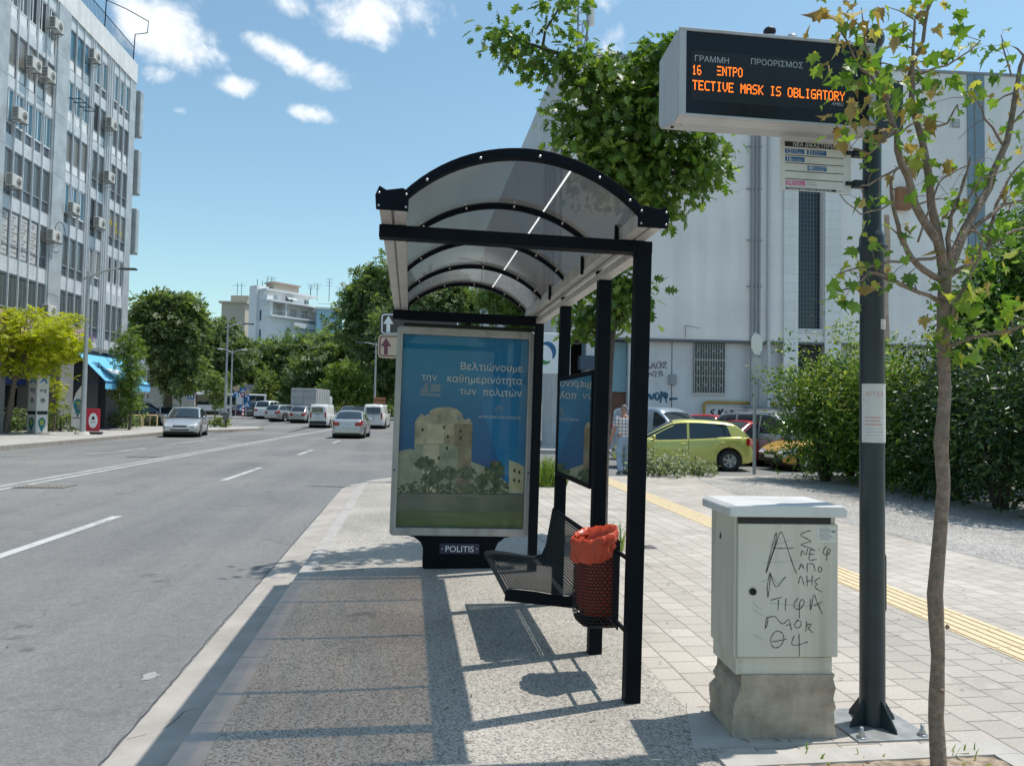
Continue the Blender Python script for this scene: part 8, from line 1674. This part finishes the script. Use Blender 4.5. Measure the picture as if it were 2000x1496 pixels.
tsign('pink disc above a blue turn sign left in the junction cluster', 460, 813, 80, [('disc', hh(460, 759, 80), 0), ('turn', hh(460, 770, 80), 0)], hh(460, 755, 80))
tsign('blue walker sign above a red give way triangle in the junction cluster', 473, 813, 82, [('tri', hh(473, 763, 82), 0), ('red', hh(472, 771, 82), 0)], hh(473, 760, 82))
tsign('pink disc over blue turn plate at the right of the junction cluster', 482, 813, 81, [('disc', hh(482, 766, 81), 0), ('turn', hh(482, 777, 81), 0)], hh(482, 762, 81))
tsign('low blue walker sign with a round blue arrow below it', 480, 813, 79, [('tri', hh(481, 790, 79), .1), ('arrow', hh(473, 797, 79), -.4)], hh(481, 787, 79))
b = A(502, 812, 100); b.z = .4; t = thing('billboard', 'blank pale grey board behind the blue signs', 'billboard', b); z1, z0 = A(490, 751, 100).z - .4, A(490, 765, 100).z - .4; mb = MB(); mb.span((-1.7, 0, z0), (.0, .08, z1)); obj('board', mb, m_sgnback, t); mb = MB(); mb.span((-.9, .08, 0), (-.8, .16, z1)); obj('post', mb, m_lpole, t)
b = A(487, 820, 77); b.z = .5; t = thing('bollard', 'red and white striped bollard at the island end', 'bollard', A(474, 815, 77)); t.location.z = .5; mb = MB(); mb.lathe([(0, 1.1), (.09, 1.05), (.1, 0)], n=12); obj('post', mb, m_whitepanel, t); mb = MB()
for z in (.1, .5, .85): mb.lathe([(.103, z + .2), (.103, z)], n=12)
obj('red_band', mb, m_sred, t)
# direction signs behind the shelter's left edge
def dsign(lab, px0, px1, py0, py1, D, m, mk, py_a, arrow_x):
    a = A(px0, py1, D); b = A(px1, py0, D); t = thing('direction_sign', lab, 'direction sign', (a.x, a.y, a.z), math.radians(-7.5), group='direction signs behind the shelter'); w, h = (V((b.x, b.y, 0)) - V((a.x, a.y, 0))).length, b.z - a.z
    mb = MB(); mb.prism(rrect(0, 0, w, h, .09), -.03, .02, XZ(0)); obj('panel', mb, m, t); mb = MB(); n = 6
    ou, inn = rrect(.03, .03, w - .03, h - .03, .07), rrect(.055, .055, w - .055, h - .055, .05); k = len(ou); mb.add([V((x, -.0225, z)) for x, z in ou] + [V((x, -.0225, z)) for x, z in inn], [(i, (i + 1) % k, k + (i + 1) % k, k + i) for i in range(k)]); obj('border_line', mb, mk, t)
    cx = arrow_x * w; mb = MB(); s = h * .36; mb.prism([(cx - s * .22, h * .5 - s), (cx + s * .22, h * .5 - s), (cx + s * .22, h * .5), (cx + s * .62, h * .5), (cx, h * .5 + s), (cx - s * .62, h * .5), (cx - s * .22, h * .5)], .0205, .024, XZ(0)); obj('arrow_mark', mb, mk, t)
    mb = MB(); mb.span((w * .88, .04, -a.z + .0), (w * .88 + .12, .16, h * .5)); obj('post', mb, m_lpole, t)
dsign('dark brown road sign with a white arrow behind the shelter', 742, 898, 613, 655, 16.4, m_brownsign, m_letter, 634, .105)
dsign('cream road sign with a maroon arrow below the brown one', 738, 895, 656, 699, 16.3, m_cream, m_maroon, 678, .10)
# bright totem with shop names
b = G(72, 846, .05); t = thing('sign_totem', 'white four sided shop totem with blue and green prints on the left pavement', 'sign', b, math.radians(-38)); s_ = (b - CP).dot(CF) / FPX; hT = A(72, 733, (b - CP).dot(CF)).z - .05; w_ = .82
mb = MB(); mb.span((-w_ / 2, -w_ * .35, .06), (w_ / 2, w_ * .35, hT)); obj('case', mb, m_whitesheet, t, bevel=.02); mb = MB(); mb.span((-w_ / 2 - .1, -w_ * .45, 0), (w_ / 2 + .1, w_ * .45, .06)); obj('plinth', mb, m_paleconc, t)
m_navy = pm('navy_print', (.012, .03, .12), .5); m_teal = pm('teal_print', (.02, .17, .22), .5); m_lime = pm('lime_print', (.30, .42, .08), .5)
for F, ww in ((FRM((0, -w_ * .35 - .001, 0), (1, 0, 0), (0, 0, 1)), w_), (FRM((w_ / 2 + .001, 0, 0), (0, 1, 0), (0, 0, 1)), w_ * .7)):
    k = ww / .82; mb = MB()
    mb.text('nrg', .34 * k, F, .003, .02, 'CENTER'); mb.v = [(x, y, z + hT - .82) for x, y, z in mb.v]; m2 = MB(); m2.prism([(-.36 * k, hT - 1.95), (.36 * k, hT - 1.95), (.36 * k, hT - 1.78), (-.36 * k, hT - 1.78)], 0, .004, F); mb.v += []; obj('name_lettering', mb, m_navy, t); obj('dark_band', m2, m_ink, t)
    mb = MB(); mb.prism([(-.30 * k, hT - .42), (-.05 * k, hT - .10), (.10 * k, hT - .12), (.34 * k, hT - .42), (.14 * k, hT - .38), (.02 * k, hT - .25), (-.12 * k, hT - .38)], 0, .004, F); obj('wave_logo', mb, pm('sky_blue_print', (.06, .25, .48), .5), t)
    mb = MB(); mb.prism([(.17 * k * math.cos(a), hT - 1.25 + .12 * math.sin(a)) for a in np.linspace(0, 6.28, 17)[:-1]], 0, .004, F); obj('oval_badge', mb, m_postink, t)
    mb = MB(); mb.prism([(.25 * k * math.cos(a), hT - 2.35 + .25 * math.sin(a)) for a in np.linspace(-.7, math.pi + .7, 14)] + [(0, hT - 2.85)], 0, .004, F); pn = obj('map_pin', mb, m_teal, t); mb = MB(); mb.prism([(.15 * k * math.cos(a), hT - 2.34 + .15 * math.sin(a)) for a in np.linspace(0, 6.28, 13)[:-1]], .0045, .007, F); obj('pin_dot', mb, m_lime, pn)
# feather banner
b = G(151, 846, .05); t = thing('feather_banner', 'white feather banner with a teal map pin beside the lamp post', 'banner', b, math.radians(-8)); D_ = (b - CP).dot(CF); hF = A(151, 752, D_).z
mb = MB(); mb.prism([(-.34, .35), (.22, .15), (.30, .6), (.30, hF), (.12, hF - .06), (-.15, hF - .45), (-.30, hF - 1.0), (-.34, hF - 1.6)], -.006, .006, XZ(0)); obj('cloth', mb, m_whitesheet, t)
mb = MB(); mb.tube([(.31, 0, 0), (.31, 0, hF * .8), (.30, 0, hF), (.1, 0, hF + .0)], .016, 6); mb.span((.0, -.3, 0), (.6, .3, .05)); obj('pole', mb, m_blackm, t)
mb = MB(); mb.prism([(.24 * math.cos(a) - .02, hF - 1.05 + .30 * math.sin(a)) for a in np.linspace(-.6, math.pi + .6, 14)] + [(-.02, hF - 1.75)], .007, .010, XZ(0)); pn = obj('map_pin', mb, m_teal, t); mb = MB(); mb.prism([(-.14, hF - 1.02), (.10, hF - 1.02), (.10, hF - .9), (-.14, hF - .9)], .0105, .013, XZ(0)); obj('pin_dot', mb, m_lime, pn)
mb = MB(); mb.span((-.28, -.011, .75), (.2, -.0065, .82)); mb.span((-.2, -.011, 1.0), (.2, -.0065, 1.04)); mb.span((-.05, -.011, 1.2), (.22, -.0065, 1.5)); obj('banner_print', mb, m_postink, t)
# red advertising board
b = G(181, 848, .05); t = thing('pavement_board', 'red swing board with a white oval on a black foot', 'advertising board', b, math.radians(12)); mb = MB(); mb.prism(rrect(-.30, .15, .30, 1.28, .04), -.03, .03, XZ(0)); obj('panel', mb, pm('bright_red_panel', (.55, .015, .045), .4), t, bevel=.01)
mb = MB(); mb.prism([(.20 * math.cos(a), .68 + .38 * math.sin(a)) for a in np.linspace(0, 6.28, 25)[:-1]], .031, .035, XZ(0)); ov = obj('white_oval', mb, m_whitepanel, t); mb = MB(); mb.prism([(.07 * math.cos(a), .80 + .09 * math.sin(a)) for a in np.linspace(0, 6.28, 13)[:-1]], .0355, .038, XZ(0)); mb.span((-.1, -.039, .58), (.1, -.0355, .61)); obj('cone_mark', mb, m_ink, ov); mb = MB(); mb.span((-.42, -.35, 0), (.42, .35, .12)); obj('foot', mb, m_trim, t, bevel=.04)
# hoop railings and a planter
m_hoop = pm('pale_yellow_hoop', (.55, .40, .20), .5, var=.1)
for px, py, D, lab in ((262, 833, 53, 'yellow hoop railing nearest the pillar'), (293, 829, 54.5, 'middle yellow hoop railing beside the planter'), (306, 827, 55.5, 'yellow hoop railing nearest the silver saloon')):
    b = A(px, py, D); b.z = .05; t = thing('hoop_railing', lab, 'railing', b, math.radians(20), group='yellow hoop railings'); mb = MB(); mb.tube([(-.45, 0, 0), (-.45, 0, .7), (-.38, 0, .8), (.38, 0, .8), (.45, 0, .7), (.45, 0, 0)], .05, 8); obj('hoop', mb, m_hoop, t)
b = A(289, 828, 56.5); b.z = .05; t = thing('planter', 'pale stone planter with a small bright plant', 'planter', b); mb = MB(); mb.lathe([(0, .62), (.62, .62), (.70, .66), (.72, .58), (.62, .1), (.55, 0)], n=20); obj('bowl', mb, pm('sandy_stone', (.42, .33, .22), .85, var=.15), t)
# bicycle and orange load beside the left lamp post
b = A(358, 815, 63); b.z = .05; t = thing('bicycle', 'bicycle leaning by the left lamp post', 'bicycle', b, math.radians(15)); mb = MB()
for x in (-.52, .52): 
    mb = MB(); mb.lathe([(.31, -.02), (.34, 0), (.31, .02), (.29, 0), (.31, -.02)], (x, 0, .34), 20, axis='Y'); obj('wheel', mb, m_tyre, t)
mb = MB()
for a, c in (((-.52, 0, .34), (-.12, 0, .33)), ((-.12, 0, .33), (-.25, 0, .82)), ((-.25, 0, .78), (.38, 0, .82)), ((-.12, 0, .33), (.38, 0, .78)), ((-.52, 0, .34), (-.25, 0, .75)), ((.38, 0, .95), (.52, 0, .34)), ((.38, -.25, .98), (.38, .25, .98))): mb.tube([a, c], .022, 6)
mb.span((-.4, -.07, .84), (-.12, .07, .9)); obj('frame', mb, m_rim, t)
b = A(342, 813, 63.5); b.z = .05; t = thing('delivery_scooter', 'scooter with an orange cargo box left of the lamp post', 'scooter', b, math.radians(160)); mb = MB()
mb.span((-.75, -.3, .75), (-.2, .3, 1.25)); obj('cargo_box', mb, pm('orange_cargo_box', (.52, .17, .06), .5), t, bevel=.04); mb = MB(); mb.prism([(-.7, .4), (-.1, .38), (.25, .28), (.45, .3), (.55, .9), (.45, .95), (.3, .45), (.0, .5), (-.1, .72), (-.7, .74)], -.16, .16, XZ(0)); obj('body', mb, P_white, t, bevel=.03)
for x in (-.5, .6): mb = MB(); mb.lathe([(0, -.06), (.2, -.06), (.24, 0), (.2, .06), (0, .06)], (x, 0, .24), 16, axis='Y'); obj('wheel', mb, m_tyre, t)
mb = MB(); mb.tube([(.5, -.3, 1.02), (.48, 0, 1.0), (.5, .3, 1.02)], .02, 6); obj('handlebar', mb, m_trim, t)
# parking meter box on the kerb-corner lamp post
b = A(441, 826, 55.2); b.z = .05; t = thing('waste_bin', 'dark litter bin fixed at the foot of the kerb corner lamp post', 'litter bin', b); mb = MB(); mb.tube([(0, 0, 0), (0, 0, 1.0)], .06, 8); obj('post', mb, m_trim, t); mb = MB(); mb.lathe([(0, .55), (.2, .55), (.26, 1.05), (.26, 1.12), (0, 1.15)], n=14); obj('bucket', mb, m_lamp, t)
# small iron lid on the pavement
b = G(1258, 1068, .004); t = thing('pavement_lid', 'small square iron lid in the paving right of the bin', 'iron lid', b); mb = MB(); mb.span((-.12, -.1, -.01), (.12, .1, .004)); obj('lid', mb, m_iron, t); mb = MB(); mb.span((-.03, -.02, .004), (.03, .02, .008)); obj('lifting_hole', mb, m_ink, t)
# litter: small dry leaves on the ground
mbl = MB(); tv, tf = T_long()
for _ in range(230):
    x, y = (rnd.uniform(-.8, 4.0), rnd.uniform(2.6, 9)) if rnd.random() < .8 else (rnd.uniform(-3.5, -1.3), rnd.uniform(3, 10)); s = rnd.uniform(.012, .045); a = rnd.uniform(0, 6.28); z0_ = .009 if x > -.83 else -.09; ca, sa = math.cos(a), math.sin(a)
    mbl.add([V((x + s * (p[0] * ca - p[1] * sa), y + s * (p[0] * sa + p[1] * ca), z0_ + s * abs(p[2]) * 1.5)) for p in tv], tf)
o = obj('fallen_leaves', mbl, pm('brown_dry_leaf', (.16, .10, .06), .8, var=.4, vs=3)); o['kind'] = 'stuff'; o['label'] = 'scattered small dry leaves on the pavement and gutter'; o['category'] = 'leaves'

# ---------------------------------------------------------------- the pedestrian beside the lime car, walking away
m_skin = pm('tanned_skin', (.36, .19, .13), .6, var=.08); m_hair = pm('grey_hair', (.20, .18, .17), .8, var=.3, vs=60); m_jeans = pm('faded_blue_jeans', (.25, .34, .45), .85, var=.2, vs=10); m_shoe = pm('dark_shoe', (.06, .06, .065), .6); m_sole = pm('pale_sole', (.55, .55, .53), .7)
def checked():
    m, nt, N, L, out = nm('checked_shirt_cloth'); b = N.new('ShaderNodeBsdfPrincipled'); b.inputs['Roughness'].default_value = .85; L.new(b.outputs[0], out.inputs[0]); tc = N.new('ShaderNodeTexCoord'); br = N.new('ShaderNodeTexBrick'); mp = N.new('ShaderNodeMapping'); mp.inputs['Rotation'].default_value = (math.pi / 2, 0, 0); L.new(tc.outputs['Object'], mp.inputs[0]); L.new(mp.outputs[0], br.inputs[0]); br.offset = 0; br.inputs['Scale'].default_value = 1; br.inputs['Brick Width'].default_value = .085; br.inputs['Row Height'].default_value = .085; br.inputs['Mortar Size'].default_value = .012
    br.inputs['Color1'].default_value = (.62, .61, .62, 1); br.inputs['Color2'].default_value = (.68, .67, .67, 1); br.inputs['Mortar'].default_value = (.22, .21, .26, 1); L.new(br.outputs[0], b.inputs['Base Color']); return m
m_shirt = checked()
def skin(name, verts, edges, mat, parent, root=0, sub=2):
    me = bpy.data.meshes.new(name); me.from_pydata([v[:3] for v in verts], edges, []); o = bpy.data.objects.new(name, me); COL.objects.link(o); md = o.modifiers.new('skin', 'SKIN'); md.use_smooth_shade = True
    if not me.skin_vertices: 
        bm = bmesh.new(); bm.from_mesh(me); bm.verts.layers.skin.verify(); bm.to_mesh(me); bm.free()
    for i, v in enumerate(verts):
        r = v[3] if isinstance(v[3], tuple) else (v[3], v[3]); me.skin_vertices[0].data[i].radius = r; me.skin_vertices[0].data[i].use_root = (i == root)
    sb = o.modifiers.new('sub', 'SUBSURF'); sb.levels = sub; sb.render_levels = sub; me.materials.append(mat); o.parent = parent; return o
pb_ = G(1218, 928, 0); pe = thing('person', 'man in a checked short sleeved shirt and pale jeans walking away beside the lime car', 'person', pb_, math.radians(4))
# body faces +Y (away from the camera)
bv = [(0, 0, .95, (.125, .095)), (0, .0, 1.12, (.135, .095)), (0, .01, 1.30, (.155, .10)), (0, .0, 1.42, (.11, .085)), (0, .01, 1.50, .052), (0, .03, 1.56, .06), (0, .04, 1.66, (.075, .09)), (0, .03, 1.73, (.05, .06)),
      (-.10, .0, .90, .088), (-.11, .05, .50, .058), (-.12, -.08, .10, .042), (-.12, -.02, .04, .040), (-.12, .12, .035, .032), (.10, .0, .90, .088), (.09, .12, .50, .058), (.08, .10, .10, .042), (.08, .16, .04, .040), (.08, .30, .035, .032),
      (-.19, .0, 1.41, .055), (-.27, -.06, 1.15, .042), (-.31, .05, .94, .032), (-.32, .08, .87, .026), (.19, .0, 1.41, .055), (.26, .03, 1.15, .042), (.28, .15, .93, .032), (.285, .18, .87, .026)]
be = [(0, 1), (1, 2), (2, 3), (3, 4), (4, 5), (5, 6), (6, 7), (0, 8), (8, 9), (9, 10), (10, 11), (11, 12), (0, 13), (13, 14), (14, 15), (15, 16), (16, 17), (3, 18), (18, 19), (19, 20), (20, 21), (3, 22), (22, 23), (23, 24), (24, 25)]
for hx, hy, sg in ((-.32, .08, -1), (.285, .18, 1)):   # five fingers each, slightly curled
    w_i = 21 if sg < 0 else 25
    for k, (dx, dy, l) in enumerate(((.0, .035, .075), (.0, .012, .085), (.0, -.010, .08), (.0, -.03, .065))):
        a = len(bv); bv += [(hx, hy + dy * .8, .835, .0095), (hx - sg * .008, hy + dy, .835 - l * .55, .008), (hx - sg * .022, hy + dy, .835 - l, .0065)]; be += [(w_i, a), (a, a + 1), (a + 1, a + 2)]
    a = len(bv); bv += [(hx - sg * .005, hy + .04, .855, .010), (hx - sg * .02, hy + .062, .815, .008)]; be += [(w_i, a), (a, a + 1)]
skin('body', bv, be, m_skin, pe)
hv = [(0, .0, 1.64, .050), (0, .02, 1.70, (.077, .088)), (0, .03, 1.735, (.062, .075))]
skin('hair', [(0, -.005, 1.60, (.05, .04)), (0, .01, 1.66, (.082, .085)), (0, .028, 1.72, (.070, .082)), (0, .035, 1.755, (.03, .04))], [(0, 1), (1, 2), (2, 3)], m_hair, pe)
skin('shirt', [(0, .0, .84, (.168, .128)), (0, .0, 1.10, (.165, .12)), (0, .01, 1.28, (.182, .122)), (0, .0, 1.40, (.15, .10)), (0, .005, 1.455, (.075, .065)), (-.19, 0, 1.405, .075), (-.235, -.035, 1.25, .068), (-.25, -.045, 1.20, .064), (.19, 0, 1.405, .075), (.235, .015, 1.25, .068), (.245, .02, 1.20, .064)], [(0, 1), (1, 2), (2, 3), (3, 4), (3, 5), (5, 6), (6, 7), (3, 8), (8, 9), (9, 10)], m_shirt, pe)
skin('jeans', [(0, 0, 1.06, (.145, .112)), (0, 0, .88, (.13, .105)), (-.10, .0, .80, .102), (-.11, .05, .50, .080), (-.12, -.06, .16, .072), (-.12, -.07, .08, .070), (.10, .02, .80, .102), (.09, .12, .50, .080), (.08, .11, .16, .072), (.08, .11, .08, .070)], [(0, 1), (1, 2), (2, 3), (3, 4), (4, 5), (1, 6), (6, 7), (7, 8), (8, 9)], m_jeans, pe)
for x, y in ((-.12, -.06), (.08, .12)):
    mb = MB(); P = [(-.045, -.09), (.045, -.09), (.052, .0), (.05, .12), (.035, .19), (-.035, .19), (-.05, .12), (-.052, .0)]; mb.grid([[V((x + a * s, y + b * s2, z)) for a, b in P] for z, s, s2 in ((.0, 1.05, 1.03), (.03, 1.05, 1.03), (.06, .95, .9), (.10, .75, .45))], sm=True, closed=True); sh_ = obj('shoe', mb, m_shoe, pe)
    mb = MB(); mb.prism([(x + a * 1.08, y + b * 1.05) for a, b in P], -.002, .026, FRM((0, 0, 0), (1, 0, 0), (0, 1, 0))); obj('sole', mb, m_sole, sh_)
# ears
mb = MB()
for sg in (-1, 1): mb.lathe([(0, -.012), (.022, -.008), (.03, .0), (.02, .010), (0, .012)], (sg * .083, .035, 1.635), 10, axis=(V((0, 1, 0)), Z, V((sg, 0, 0))))
obj('ears', mb, m_skin, pe)
